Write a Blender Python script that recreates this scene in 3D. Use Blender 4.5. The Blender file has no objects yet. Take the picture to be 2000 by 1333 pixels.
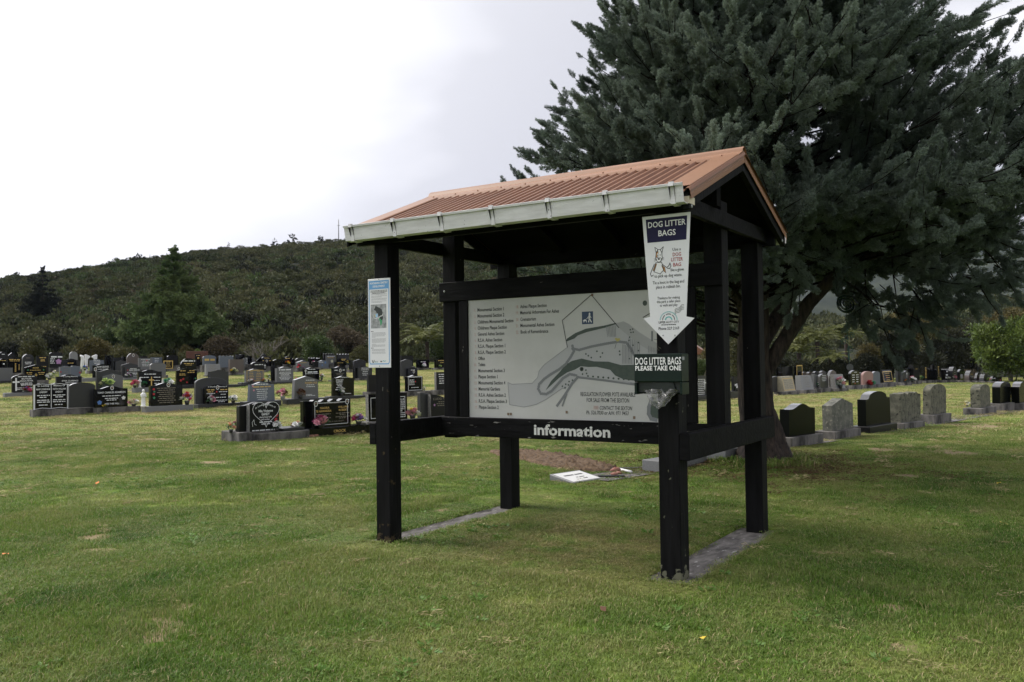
import bpy, bmesh, math, random
import numpy as np
from mathutils import Vector, Matrix, Euler, Quaternion

S = bpy.context.scene
COL = S.collection
R = math.radians
rnd = random.Random(7)

# ------------------------------------------------------------------ camera
CAM = np.array([4.8615, -5.4901, 1.4864])
YAW, PITCH, ROLL, FOC = -0.5666, 0.0252, -0.0130, 1680.85      # focal length in pixels of a 2000 px wide picture
FH = np.array([math.sin(YAW), math.cos(YAW), 0.0])              # level forward
RH = np.array([math.cos(YAW), -math.sin(YAW), 0.0])             # level right
_f = np.array([math.sin(YAW) * math.cos(PITCH), math.cos(YAW) * math.cos(PITCH), math.sin(PITCH)])
_u0 = np.cross(RH, _f)
_r = RH * math.cos(ROLL) + _u0 * math.sin(ROLL)
_u = -RH * math.sin(ROLL) + _u0 * math.cos(ROLL)
cd = bpy.data.cameras.new('camera')
cam = bpy.data.objects.new('camera', cd)
COL.objects.link(cam)
cam.matrix_world = Matrix(((_r[0], _u[0], -_f[0], CAM[0]), (_r[1], _u[1], -_f[1], CAM[1]), (_r[2], _u[2], -_f[2], CAM[2]), (0, 0, 0, 1)))
cd.sensor_width = 36.0
cd.lens = FOC / 2000 * 36
cd.clip_start, cd.clip_end = 0.1, 6000
S.camera = cam

# ------------------------------------------------------------------ world, sun, exposure
SUN_EL = R(48)
_sd = RH * -0.90 + FH * 0.44
SUN_AZ = math.atan2(_sd[0], _sd[1])
w = bpy.data.worlds.new("World")
S.world = w
w.use_nodes = True
nt = w.node_tree
nt.nodes.clear()
def N(nt, t, **k):
    n = nt.nodes.new(t)
    for a, v in k.items():
        if a in n.inputs.keys():
            n.inputs[a].default_value = v
        else:
            setattr(n, a, v)
    return n
def ramp(nt, stops, interp='LINEAR'):
    n = nt.nodes.new('ShaderNodeValToRGB')
    e = n.color_ramp.elements
    n.color_ramp.interpolation = interp
    while len(e) < len(stops): e.new(0.5)
    for i, (p, c) in enumerate(stops):
        e[i].position = p
        e[i].color = (*c, 1) if len(c) == 3 else c
    return n
L = nt.links.new
out = N(nt, 'ShaderNodeOutputWorld')
bg = N(nt, 'ShaderNodeBackground', Strength=0.1)
L(bg.outputs[0], out.inputs[0])
sky = N(nt, 'ShaderNodeTexSky', sky_type='NISHITA', sun_disc=False, sun_elevation=SUN_EL, sun_rotation=SUN_AZ)
tc = N(nt, 'ShaderNodeTexCoord')
mp = N(nt, 'ShaderNodeMapping')
mp.inputs['Scale'].default_value = (1.0, 1.0, 2.6)
mp.inputs['Location'].default_value = (3.248, -1.061, -0.203)
L(tc.outputs['Generated'], mp.inputs[0])
n1 = N(nt, 'ShaderNodeTexNoise', Scale=1.9, Detail=4.0, Roughness=0.47, Distortion=0.3)
L(mp.outputs[0], n1.inputs['Vector'])
n2 = N(nt, 'ShaderNodeTexNoise', Scale=3.6, Detail=6.0, Roughness=0.55)
L(mp.outputs[0], n2.inputs['Vector'])
# cloud brightness (radiance is a tenth of these numbers)
cl = ramp(nt, [(0.40, (2.85, 2.9, 3.25)), (0.49, (3.6, 3.65, 4.0)), (0.57, (5.0, 5.0, 5.25)), (0.68, (9.0, 8.9, 8.8))])
L(n1.outputs['Fac'], cl.inputs[0])
# brighter towards the hidden sun
dot = N(nt, 'ShaderNodeVectorMath', operation='DOT_PRODUCT')
L(tc.outputs['Generated'], dot.inputs[0])
dot.inputs[1].default_value = (_sd[0] * math.cos(R(34)), _sd[1] * math.cos(R(34)), math.sin(R(34)))
glr = N(nt, 'ShaderNodeMapRange', interpolation_type='LINEAR')
for i, v in ((1, 0.0), (2, 1.0), (3, 0.0), (4, 1.0)): glr.inputs[i].default_value = v
gl = N(nt, 'ShaderNodeMath', operation='POWER')
gl.inputs[1].default_value = 2.6
L(glr.outputs[0], gl.inputs[0])
L(dot.outputs['Value'], glr.inputs[0])
addg = N(nt, 'ShaderNodeMix', data_type='RGBA', blend_type='ADD')
addg.inputs[0].default_value = 1.0
mulg = N(nt, 'ShaderNodeMix', data_type='RGBA', blend_type='MIX')
L(gl.outputs[0], mulg.inputs[0])
mulg.inputs[6].default_value = (0, 0, 0, 1)
mulg.inputs[7].default_value = (5.0, 4.9, 4.75, 1)
L(cl.outputs[0], addg.inputs[6]); L(mulg.outputs[2], addg.inputs[7])
hole = ramp(nt, [(0.70, (0, 0, 0)), (0.80, (1, 1, 1))])
L(n2.outputs['Fac'], hole.inputs[0])
mixs = N(nt, 'ShaderNodeMix', data_type='RGBA')
L(hole.outputs[0], mixs.inputs[0])
L(addg.outputs[2], mixs.inputs[6]); L(sky.outputs[0], mixs.inputs[7])
L(mixs.outputs[2], bg.inputs[0])

sl = bpy.data.lights.new('sun', 'SUN')
sl.energy, sl.angle, sl.color = 1.5, R(18), (1.0, 0.95, 0.87)
sun = bpy.data.objects.new('sun', sl)
COL.objects.link(sun)
sv = Vector((_sd[0] * math.cos(SUN_EL), _sd[1] * math.cos(SUN_EL), math.sin(SUN_EL)))
sun.rotation_euler = sv.to_track_quat('Z', 'Y').to_euler()
sun.location = (0, 0, 40)
S.view_settings.view_transform = 'Standard'
S.view_settings.look = 'None'
S.view_settings.gamma = 1
S.view_settings.exposure = 1.08
S.view_settings.use_curve_mapping = False
S.cycles.max_bounces = 6
S.cycles.diffuse_bounces = 3
S.cycles.glossy_bounces = 2
S.cycles.transmission_bounces = 2
S.cycles.volume_bounces = 0
S.cycles.transparent_max_bounces = 6
S.cycles.use_denoising = True
S.cycles.sample_clamp_indirect = 4
S.cycles.use_adaptive_sampling = True
S.cycles.adaptive_threshold = 0.01

# ------------------------------------------------------------------ measuring helpers (pixels of the 2000 px photograph -> points of the place)
def pray(x, y):
    return _f + _r * (x - 1000) / FOC + _u * (666.5 - y) / FOC
def on_y(Y, x, y):
    v = pray(x, y); return CAM + v * ((Y - CAM[1]) / v[1])
def ppix(P):
    d = np.asarray(P, float) - CAM
    z = d @ _f
    return 1000 + FOC * (d @ _r) / z, 666.5 - FOC * (d @ _u) / z
def vw(r, d, z=0.0):
    return CAM * (1, 1, 0) + RH * r + FH * d + np.array([0, 0, z])
def rd(x, y):
    dx, dy = x - CAM[0], y - CAM[1]
    return dx * RH[0] + dy * RH[1], dx * FH[0] + dy * FH[1]
def sstep(a, b, x):
    t = np.clip((x - a) / (b - a), 0, 1); return t * t * (3 - 2 * t)
def gz(x, y):
    """lawn height: flat by the shelter, climbing gently at the back on the left; a low swell round the tree"""
    r, d = rd(np.asarray(x, float), np.asarray(y, float))
    wgt = sstep(8.0, -1.5, r)
    rise = 1.56 * np.clip((d - 25) / 33, 0, 1) ** 1.25
    tr, td = rd(TREE[0], TREE[1])
    mound = 0.10 * np.exp(-((r - tr) ** 2 + (d - td) ** 2) / 0.9 ** 2)
    roll_ = 0.015 * np.sin(x * 1.3 + 0.7) * np.sin(y * 0.9 + 1.1) * sstep(1.5, 4, np.hypot(np.maximum(np.abs(x - 1.345) - 1.3, 0), np.maximum(np.abs(y - 1) - 1, 0)) + 1.2)
    return rise * wgt + mound + roll_
TREE = vw(3.46, 11.95)
def px_ground(x, y, dmax=75.0):
    v = pray(x, y)
    t, P = 2.0, None
    prev = None
    while t < dmax:
        P = CAM + v * t
        h = P[2] - gz(P[0], P[1])
        if h <= 0:
            if prev is not None:
                a, b = t - 0.05, t
                for _ in range(12):
                    m = (a + b) / 2
                    Q = CAM + v * m
                    if Q[2] - gz(Q[0], Q[1]) > 0: a = m
                    else: b = m
                P = CAM + v * b
            return P
        prev = h
        t += 0.05
    P = CAM + v * dmax
    return np.array([P[0], P[1], gz(P[0], P[1])])

# ------------------------------------------------------------------ object helpers
def link(o, parent=None):
    COL.objects.link(o)
    if parent is not None: o.parent = parent
    return o
def tag(o, label=None, cat=None, group=None, kind=None):
    if label: o['label'] = label
    if cat: o['category'] = cat
    if group: o['group'] = group
    if kind: o['kind'] = kind
    return o
def thing(name, label, cat, loc=(0, 0, 0), rz=0.0, group=None):
    o = bpy.data.objects.new(name, None)
    o.empty_display_size = 0.2
    o.location = loc
    o.rotation_euler = (0, 0, rz)
    link(o)
    return tag(o, label, cat, group)

class MB:
    """gathers polygons for one mesh"""
    def __init__(s): s.v, s.f, s.m, s.sm = [], [], [], []
    def add(s, verts, faces, mat=0, smooth=False):
        b = len(s.v)
        s.v.extend([tuple(map(float, q)) for q in verts])
        for f in faces:
            s.f.append([i + b for i in f]); s.m.append(mat); s.sm.append(smooth)
        return s
    def box(s, x0, x1, y0, y1, z0, z1, mat=0, M=None):
        v = [(x0, y0, z0), (x1, y0, z0), (x1, y1, z0), (x0, y1, z0), (x0, y0, z1), (x1, y0, z1), (x1, y1, z1), (x0, y1, z1)]
        if M is not None: v = [tuple(M @ Vector(q)) for q in v]
        return s.add(v, [(0, 3, 2, 1), (4, 5, 6, 7), (0, 1, 5, 4), (1, 2, 6, 5), (2, 3, 7, 6), (3, 0, 4, 7)], mat)
    def tube(s, pts, rad, n=8, mat=0, cap=True):
        pts = [Vector(p) for p in pts]
        rad = [rad] * len(pts) if not hasattr(rad, '__len__') else rad
        rings = []
        ref = Vector((0.13, 0.2, 1)).normalized()
        for i, p in enumerate(pts):
            t = (pts[min(i + 1, len(pts) - 1)] - pts[max(i - 1, 0)])
            t = t.normalized() if t.length > 1e-9 else Vector((0, 0, 1))
            a = t.cross(ref)
            if a.length < 0.15: a = t.cross(Vector((1, 0, 0)))
            a.normalize(); b = t.cross(a)
            rings.append([p + (a * math.cos(2 * math.pi * k / n) + b * math.sin(2 * math.pi * k / n)) * rad[i] for k in range(n)])
        v = [q for rg in rings for q in rg]
        f = [(i * n + k, i * n + (k + 1) % n, (i + 1) * n + (k + 1) % n, (i + 1) * n + k) for i in range(len(pts) - 1) for k in range(n)]
        if cap:
            f += [tuple(range(n - 1, -1, -1)), tuple((len(pts) - 1) * n + k for k in range(n))]
        return s.add(v, f, mat, True)
    def lathe(s, prof, n=14, c=(0, 0, 0), mat=0):
        v = [(c[0] + r * math.cos(2 * math.pi * k / n), c[1] + r * math.sin(2 * math.pi * k / n), c[2] + z) for r, z in prof for k in range(n)]
        f = [(i * n + k, i * n + (k + 1) % n, (i + 1) * n + (k + 1) % n, (i + 1) * n + k) for i in range(len(prof) - 1) for k in range(n)]
        f += [tuple(range(n - 1, -1, -1)), tuple((len(prof) - 1) * n + k for k in range(n))]
        return s.add(v, f, mat, True)
    def ball(s, c, r, mat=0, n=8, m=5, jit=0.0):
        v = []
        for i in range(m + 1):
            th = math.pi * i / m
            for k in range(n):
                q = 1 + (rnd.uniform(-jit, jit) if jit else 0)
                v.append((c[0] + r[0] * q * math.sin(th) * math.cos(2 * math.pi * k / n), c[1] + r[1] * q * math.sin(th) * math.sin(2 * math.pi * k / n), c[2] + r[2] * q * math.cos(th)))
        f = [(i * n + k, (i + 1) * n + k, (i + 1) * n + (k + 1) % n, i * n + (k + 1) % n) for i in range(m) for k in range(n)]
        return s.add(v, f, mat, True)
    def prism(s, pts, y0, y1, mat=0):
        """outline (x, z) extruded from y0 (front) to y1"""
        n = len(pts)
        v = [(x, y0, z) for x, z in pts] + [(x, y1, z) for x, z in pts]
        f = [tuple(range(n)), tuple(range(2 * n - 1, n - 1, -1))] + [((i + 1) % n, i, n + i, n + (i + 1) % n) for i in range(n)]
        return s.add(v, f, mat)
    def build(s, name, mats, parent=None, bevel=0.0):
        me = bpy.data.meshes.new(name)
        me.from_pydata(s.v, [], s.f)
        for m in (mats if isinstance(mats, (list, tuple)) else [mats]): me.materials.append(m)
        me.polygons.foreach_set('material_index', s.m)
        me.polygons.foreach_set('use_smooth', s.sm)
        if bevel:
            bm = bmesh.new(); bm.from_mesh(me)
            ed = [e for e in bm.edges if len(e.link_faces) == 2 and e.calc_face_angle(0) > 0.5]
            bmesh.ops.bevel(bm, geom=ed, offset=bevel, segments=1, affect='EDGES', clamp_overlap=True)
            bm.to_mesh(me); bm.free()
        me.update()
        return link(bpy.data.objects.new(name, me), parent)

def np_mesh(name, verts, tris, mats):
    me = bpy.data.meshes.new(name)
    verts = np.asarray(verts, np.float32); tris = np.asarray(tris, np.int32)
    me.vertices.add(len(verts)); me.vertices.foreach_set('co', verts.ravel())
    k = tris.shape[1]
    me.loops.add(tris.size); me.loops.foreach_set('vertex_index', tris.ravel())
    me.polygons.add(len(tris))
    me.polygons.foreach_set('loop_start', np.arange(0, tris.size, k, dtype=np.int32))
    for m in (mats if isinstance(mats, (list, tuple)) else [mats]): me.materials.append(m)
    me.update(calc_edges=True)
    return me

# ------------------------------------------------------------------ text as flat print
_tc = {}
def text_poly(s, bold=0.0, shear=0.0):
    key = (s, bold, shear)
    if key in _tc: return _tc[key]
    cu = bpy.data.curves.new('t', 'FONT')
    cu.body = s
    cu.size = 1.0
    cu.resolution_u = 2
    cu.offset = bold
    cu.shear = shear
    o = bpy.data.objects.new('t', cu)
    me = bpy.data.meshes.new_from_object(o)
    v = [tuple(q.co[:2]) for q in me.vertices]
    f = [tuple(p.vertices) for p in me.polygons]
    bpy.data.objects.remove(o); bpy.data.curves.remove(cu); bpy.data.meshes.remove(me)
    _tc[key] = (v, f)
    return v, f
def text(mb, s, x0, x1, z, h, y, mat=0, bold=0.0, shear=0.0, arc=0.0):
    """print S between x0 and x1 on the plane y, baseline z, capital height h (x to the right, z up, seen from -y)"""
    v, f = text_poly(s, bold, shear)
    if not v: return
    a = np.array(v)
    mn, mx = a[:, 0].min(), a[:, 0].max()
    sx = (x1 - x0) / max(mx - mn, 1e-6)
    sz = h / 0.70
    P = []
    for px, pz in v:
        X = x0 + (px - mn) * sx
        Z = z + pz * sz
        if arc: Z += arc * (1 - ((X - (x0 + x1) / 2) / ((x1 - x0) / 2)) ** 2)
        P.append((X, y, Z))
    mb.add(P, f, mat)
def rect(mb, x0, x1, z0, z1, y, mat=0):
    mb.add([(x0, y, z0), (x1, y, z0), (x1, y, z1), (x0, y, z1)], [(0, 1, 2, 3)], mat)
def poly(mb, pts, y, mat=0):
    mb.add([(a, y, b) for a, b in pts], [tuple(range(len(pts)))], mat)
def stroke(mb, pts, wd, y, mat=0, closed=False):
    n = len(pts)
    for i in range(n if closed else n - 1):
        a, b = np.array(pts[i]), np.array(pts[(i + 1) % n])
        d = b - a
        l = np.hypot(*d)
        if l < 1e-9: continue
        t = d / l * wd * 0.35
        nn = np.array([-d[1], d[0]]) / l * wd / 2
        q = [a - nn - t, b - nn + t, b + nn + t, a + nn - t]
        mb.add([(p[0], y - 0.00002 * (i % 2), p[1]) for p in q], [(0, 1, 2, 3)], mat)
def ellipse(cx, cz, rx, rz, n=16):
    return [(cx + rx * math.cos(2 * math.pi * k / n), cz + rz * math.sin(2 * math.pi * k / n)) for k in range(n)]

# ------------------------------------------------------------------ materials
def mat(name, c1, c2=None, scale=6.0, rough=0.6, bump=0.0, bscale=None, detail=4.0, spec=0.5, lo=0.35, hi=0.65, stretch=None, spots=None, emit=None, rvar=0.0, coat=0.0, subs=0.0):
    m = bpy.data.materials.new(name)
    m.use_nodes = True
    t = m.node_tree
    b = t.nodes['Principled BSDF']
    b.inputs['Roughness'].default_value = rough
    b.inputs['Specular IOR Level'].default_value = spec
    b.inputs['Coat Weight'].default_value = coat
    if subs: b.inputs['Transmission Weight'].default_value = subs
    tcn = N(t, 'ShaderNodeTexCoord')
    vec = tcn.outputs['Object']
    if stretch:
        mpn = N(t, 'ShaderNodeMapping'); mpn.inputs['Scale'].default_value = stretch
        t.links.new(vec, mpn.inputs[0]); vec = mpn.outputs[0]
    if c2 is None:
        b.inputs['Base Color'].default_value = (*c1, 1)
        colout = None
    else:
        nz = N(t, 'ShaderNodeTexNoise', Scale=scale, Detail=detail, Roughness=0.6)
        t.links.new(vec, nz.inputs['Vector'])
        rp = ramp(t, [(lo, c1), (hi, c2)])
        t.links.new(nz.outputs['Fac'], rp.inputs[0])
        colout = rp.outputs[0]
    if spots:
        sc, th, cs = spots[:3]
        nz2 = N(t, 'ShaderNodeTexNoise', Scale=sc, Detail=3.0, Roughness=0.55)
        v2 = tcn.outputs['Object']
        if len(spots) > 3:
            mpn = N(t, 'ShaderNodeMapping'); mpn.inputs['Scale'].default_value = spots[3]
            t.links.new(v2, mpn.inputs[0]); v2 = mpn.outputs[0]
        t.links.new(v2, nz2.inputs['Vector'])
        rp2 = ramp(t, [(th, (0, 0, 0)), (min(th + 0.035, 1), (1, 1, 1))])
        t.links.new(nz2.outputs['Fac'], rp2.inputs[0])
        mx = N(t, 'ShaderNodeMix', data_type='RGBA')
        t.links.new(rp2.outputs[0], mx.inputs[0])
        if colout is None: mx.inputs[6].default_value = (*c1, 1)
        else: t.links.new(colout, mx.inputs[6])
        mx.inputs[7].default_value = (*cs, 1)
        colout = mx.outputs[2]
    if rvar:
        oi = N(t, 'ShaderNodeObjectInfo')
        hs = N(t, 'ShaderNodeHueSaturation')
        mr = N(t, 'ShaderNodeMapRange')
        mr.inputs[3].default_value, mr.inputs[4].default_value = 1 - rvar, 1 + rvar
        t.links.new(oi.outputs['Random'], mr.inputs[0])
        t.links.new(mr.outputs[0], hs.inputs['Value'])
        if colout is None: hs.inputs['Color'].default_value = (*c1, 1)
        else: t.links.new(colout, hs.inputs['Color'])
        colout = hs.outputs[0]
    if colout is not None: t.links.new(colout, b.inputs['Base Color'])
    if bump:
        nb = N(t, 'ShaderNodeTexNoise', Scale=bscale or scale * 4, Detail=4.0)
        t.links.new(vec, nb.inputs['Vector'])
        bp = N(t, 'ShaderNodeBump', Strength=bump, Distance=0.01)
        t.links.new(nb.outputs['Fac'], bp.inputs['Height'])
        t.links.new(bp.outputs[0], b.inputs['Normal'])
    return m
def leaf_mat(name, c1, c2, scale=0.6, rvar=0.25, rough=0.6, trans=0.15, fine=None):
    """foliage: colour clumps by place, each spray a little different, some light let through"""
    m = bpy.data.materials.new(name)
    m.use_nodes = True
    t = m.node_tree
    b = t.nodes['Principled BSDF']
    b.inputs['Roughness'].default_value = rough
    b.inputs['Specular IOR Level'].default_value = 0.25
    g = N(t, 'ShaderNodeNewGeometry')
    nz = N(t, 'ShaderNodeTexNoise', Scale=scale, Detail=4.0, Roughness=0.6)
    t.links.new(g.outputs['Position'], nz.inputs['Vector'])
    rp = ramp(t, [(0.36, c1), (0.64, c2)])
    t.links.new(nz.outputs['Fac'], rp.inputs[0])
    oi = N(t, 'ShaderNodeObjectInfo')
    ri = N(t, 'ShaderNodeMath', operation='ADD')
    t.links.new(oi.outputs['Random'], ri.inputs[0])
    t.links.new(g.outputs['Random Per Island'], ri.inputs[1])
    mr = N(t, 'ShaderNodeMapRange')
    mr.inputs[2].default_value = 2.0
    mr.inputs[3].default_value, mr.inputs[4].default_value = 1 - rvar, 1 + rvar
    t.links.new(ri.outputs[0], mr.inputs[0])
    hs = N(t, 'ShaderNodeHueSaturation')
    t.links.new(mr.outputs[0], hs.inputs['Value'])
    t.links.new(rp.outputs[0], hs.inputs['Color'])
    t.links.new(hs.outputs[0], b.inputs['Base Color'])
    tr = N(t, 'ShaderNodeBsdfTranslucent')
    t.links.new(hs.outputs[0], tr.inputs['Color'])
    mx = N(t, 'ShaderNodeMixShader')
    mx.inputs[0].default_value = trans
    o = t.nodes['Material Output']
    t.links.new(b.outputs[0], mx.inputs[1]); t.links.new(tr.outputs[0], mx.inputs[2])
    t.links.new(mx.outputs[0], o.inputs['Surface'])
    return m

M = {}
M['timber'] = mat('black_painted_timber', (0.0020, 0.0020, 0.0022), (0.0078, 0.0078, 0.0086), 5, 0.62, 0.35, 14, stretch=(3, 3, 0.35), spec=0.11, spots=(9, 0.735, (0.20, 0.19, 0.17), (2.0, 2.0, 1.1)))
M['timber_h'] = mat('black_painted_rail', (0.0022, 0.0022, 0.0024), (0.0082, 0.0082, 0.009), 5, 0.62, 0.35, 14, stretch=(0.5, 3, 3), spec=0.09, spots=(7, 0.745, (0.12, 0.115, 0.11), (1.6, 1.6, 6)))
M['timber_s'] = mat('scuffed_black_beam', (0.0022, 0.0022, 0.0024), (0.0082, 0.0082, 0.009), 5, 0.62, 0.35, 14, stretch=(0.5, 3, 3), spec=0.09, spots=(6, 0.665, (0.24, 0.23, 0.22), (1.5, 3, 8)))
M['timber_in'] = mat('black_roof_timber', (0.0018, 0.0018, 0.0018), (0.004, 0.004, 0.004), 4, 0.75, spec=0.06)
M['gutter'] = mat('grimy_white_gutter', (0.74, 0.725, 0.755), (0.60, 0.585, 0.60), 5, 0.45, stretch=(1, 2, 6), spots=(38, 0.70, (0.03, 0.03, 0.025)))
M['gutter_in'] = mat('cream_gutter_inside', (0.62, 0.55, 0.42))
M['roof'] = mat('terracotta_painted_steel', (0.190, 0.084, 0.044), (0.245, 0.114, 0.060), 2.2, 0.45, spec=0.35, stretch=(3, 0.6, 0.6), detail=6, spots=(52, 0.735, (0.07, 0.05, 0.035), (1, 0.5, 0.5)))
M['cap'] = mat('terracotta_flashing', (0.25, 0.126, 0.070), (0.30, 0.153, 0.087), 2.5, 0.40, spec=0.4)
M['concrete'] = mat('weathered_concrete', (0.045, 0.04, 0.038), (0.17, 0.158, 0.15), 14, 0.9, 0.6, 60, detail=8, stretch=(1, 0.35, 1), spots=(22, 0.635, (0.30, 0.29, 0.285), (1, 0.4, 1)))
M['white_panel'] = mat('white_sign_panel', (0.72, 0.72, 0.74), rough=0.35)
M['board'] = mat('faded_map_panel', (0.49, 0.49, 0.475), (0.54, 0.54, 0.53), 3, 0.38)
M['ink'] = mat('dark_print', (0.02, 0.021, 0.021), rough=0.6, spec=0.2)
M['ink_grey'] = mat('grey_print', (0.07, 0.075, 0.075), rough=0.6, spec=0.2)
M['ink_red'] = mat('faded_red_print', (0.48, 0.30, 0.27), rough=0.6)
M['red'] = mat('red_print', (0.33, 0.03, 0.03), rough=0.5)
M['navy'] = mat('navy_print', (0.010, 0.009, 0.045), rough=0.5, spec=0.2)
M['map_green'] = mat('map_green', (0.045, 0.068, 0.055), (0.065, 0.085, 0.072), 20, 0.6)
M['map_grey'] = mat('map_grey', (0.19, 0.20, 0.21), rough=0.6)
M['map_mid'] = mat('map_mid_grey', (0.36, 0.365, 0.365), rough=0.6)
M['map_pale'] = mat('map_pale_grey', (0.42, 0.425, 0.435), rough=0.6)
M['map_yel'] = mat('map_yellow', (0.45, 0.40, 0.12), rough=0.6)
M['sign_blue'] = mat('pictogram_blue', (0.016, 0.045, 0.11), rough=0.5)
M['notice_blue'] = mat('notice_blue', (0.12, 0.33, 0.62), rough=0.4)
M['pale_blue'] = mat('notice_light_blue', (0.30, 0.50, 0.72), rough=0.4)
M['print_grey'] = mat('small_print', (0.36, 0.36, 0.38), rough=0.5)
M['photo_grey'] = mat('aerial_picture', (0.16, 0.17, 0.17), (0.40, 0.41, 0.42), 26, 0.5, detail=8)
M['photo_dark'] = mat('aerial_bush', (0.018, 0.024, 0.022), rough=0.5)
M['photo_green'] = mat('aerial_green', (0.04, 0.30, 0.12), rough=0.5)
M['teal'] = mat('teal_print', (0.10, 0.42, 0.42), rough=0.5)
M['tan'] = mat('tan_print', (0.45, 0.22, 0.08), rough=0.5)
M['letter'] = mat('worn_white_letters', (0.72, 0.72, 0.70), (0.60, 0.60, 0.58), 12, 0.5, spots=(16, 0.63, (0.02, 0.02, 0.02)))
M['boxgreen'] = mat('dark_green_enamel', (0.002, 0.011, 0.008), (0.003, 0.014, 0.010), 3, 0.35, spec=0.22)
M['boxdark'] = mat('dark_box_recess', (0.004, 0.010, 0.008), rough=0.5)
M['white'] = mat('white_print', (0.78, 0.78, 0.78), rough=0.5)
M['rust'] = mat('rusty_bolt', (0.16, 0.09, 0.05), (0.25, 0.2, 0.15), 60, 0.8)
M['bolt'] = mat('galvanised_bolt', (0.35, 0.36, 0.38), rough=0.4)
# stones
M['black'] = mat('polished_black_granite', (0.003, 0.003, 0.0034), (0.006, 0.006, 0.0068), 90, 0.10, spec=0.30)
M['black2'] = mat('black_granite_satin', (0.005, 0.005, 0.0053), (0.010, 0.010, 0.0107), 90, 0.28, spec=0.25)
M['green_black'] = mat('dark_green_granite', (0.0025, 0.0032, 0.0024), (0.0045, 0.0056, 0.0042), 90, 0.25, spec=0.07)
M['edge'] = mat('glare_granite_top', (0.010, 0.010, 0.011), (0.02, 0.02, 0.021), 60, 0.12, spec=1.0, coat=1.0)  # slab tops only: lighter and extra glossy to imitate sky glare
M['edge_g'] = mat('glare_grey_top', (0.10, 0.10, 0.105), (0.16, 0.16, 0.165), 60, 0.2, spec=1.0, coat=1.0)  # same painted glare for the tops of grey slabs
M['dgrey'] = mat('dark_grey_granite', (0.022, 0.0225, 0.024), (0.035, 0.036, 0.039), 120, 0.30, spec=0.4)
M['mgrey'] = mat('grey_granite', (0.085, 0.087, 0.092), (0.135, 0.137, 0.145), 140, 0.35, spec=0.4)
M['bgrey'] = mat('blue_grey_granite', (0.09, 0.105, 0.135), (0.13, 0.148, 0.18), 140, 0.35, spec=0.4)
M['lgrey'] = mat('light_grey_granite', (0.15, 0.153, 0.157), (0.22, 0.224, 0.23), 140, 0.45, spec=0.35)
M['brown'] = mat('brown_granite', (0.065, 0.05, 0.045), (0.10, 0.08, 0.072), 120, 0.35)
M['pink'] = mat('pink_granite', (0.24, 0.13, 0.115), (0.33, 0.21, 0.19), 60, 0.4)
M['rough'] = mat('rock_pitched_granite', (0.09, 0.088, 0.084), (0.22, 0.215, 0.205), 30, 0.8, 0.9, 22)
M['lichen'] = mat('lichened_grey_stone', (0.075, 0.078, 0.066), (0.17, 0.168, 0.145), 7, 0.85, 0.6, 30, spots=(17, 0.60, (0.26, 0.25, 0.20)))
M['lichen2'] = mat('mossy_concrete_stone', (0.065, 0.066, 0.048), (0.15, 0.145, 0.11), 9, 0.9, 0.8, 26, spots=(12, 0.58, (0.025, 0.027, 0.02)))
M['kerb'] = mat('stained_concrete_base', (0.022, 0.0205, 0.02), (0.16, 0.15, 0.142), 4.5, 0.9, 0.5, 40, stretch=(1, 1, 0.5))
M['kerb_l'] = mat('grey_granite_base', (0.13, 0.134, 0.138), (0.20, 0.204, 0.208), 90, 0.6, spec=0.35)
M['gold'] = mat('gold_lettering', (0.50, 0.34, 0.10), rough=0.4)
M['silver'] = mat('white_lettering', (0.66, 0.67, 0.70), rough=0.45)
M['faint'] = mat('faint_lettering', (0.16, 0.14, 0.11), rough=0.5)
M['cream'] = mat('cream_panel', (0.25, 0.225, 0.165), (0.32, 0.29, 0.21), 12, 0.5)
M['skin_photo'] = mat('photo_face', (0.38, 0.27, 0.22), rough=0.4)
M['marble'] = mat('white_marble', (0.66, 0.66, 0.66), (0.74, 0.74, 0.73), 5, 0.45)
M['soil'] = mat('brown_soil', (0.062, 0.037, 0.021), (0.165, 0.108, 0.064), 25, 0.95, 0.8, 60)
M['terracotta'] = mat('broken_terracotta', (0.30, 0.13, 0.10), (0.36, 0.17, 0.13), 20, 0.7)
M['bark'] = mat('ridged_bark', (0.009, 0.007, 0.006), (0.060, 0.043, 0.034), 9, 0.95, 1.0, 16, stretch=(3, 3, 0.55), detail=7)
M['bark_d'] = mat('dark_twigs', (0.008, 0.0065, 0.0055), (0.022, 0.017, 0.014), 9, 0.95, spec=0.05)
M['bark_g'] = mat('grey_twig_bark', (0.10, 0.088, 0.078), (0.19, 0.17, 0.15), 8, 0.9)
M['wood'] = mat('red_brown_board', (0.070, 0.024, 0.016), (0.10, 0.036, 0.024), 5, 0.7, stretch=(0.4, 4, 4))
M['stem'] = mat('plant_stem', (0.04, 0.09, 0.02), rough=0.6)
M['petal_leaf'] = mat('flower_leaf', (0.025, 0.085, 0.03), (0.05, 0.14, 0.05), 30, 0.6)
M['pot'] = mat('dark_flower_pot', (0.03, 0.03, 0.03), rough=0.5)
M['potgrey'] = mat('grey_flower_pot', (0.20, 0.205, 0.21), rough=0.6)
M['plastic'] = mat('clear_plastic_bag', (0.26, 0.26, 0.255), (0.16, 0.16, 0.155), 14, 0.18, 0.5, 18, spec=0.7)
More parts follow.
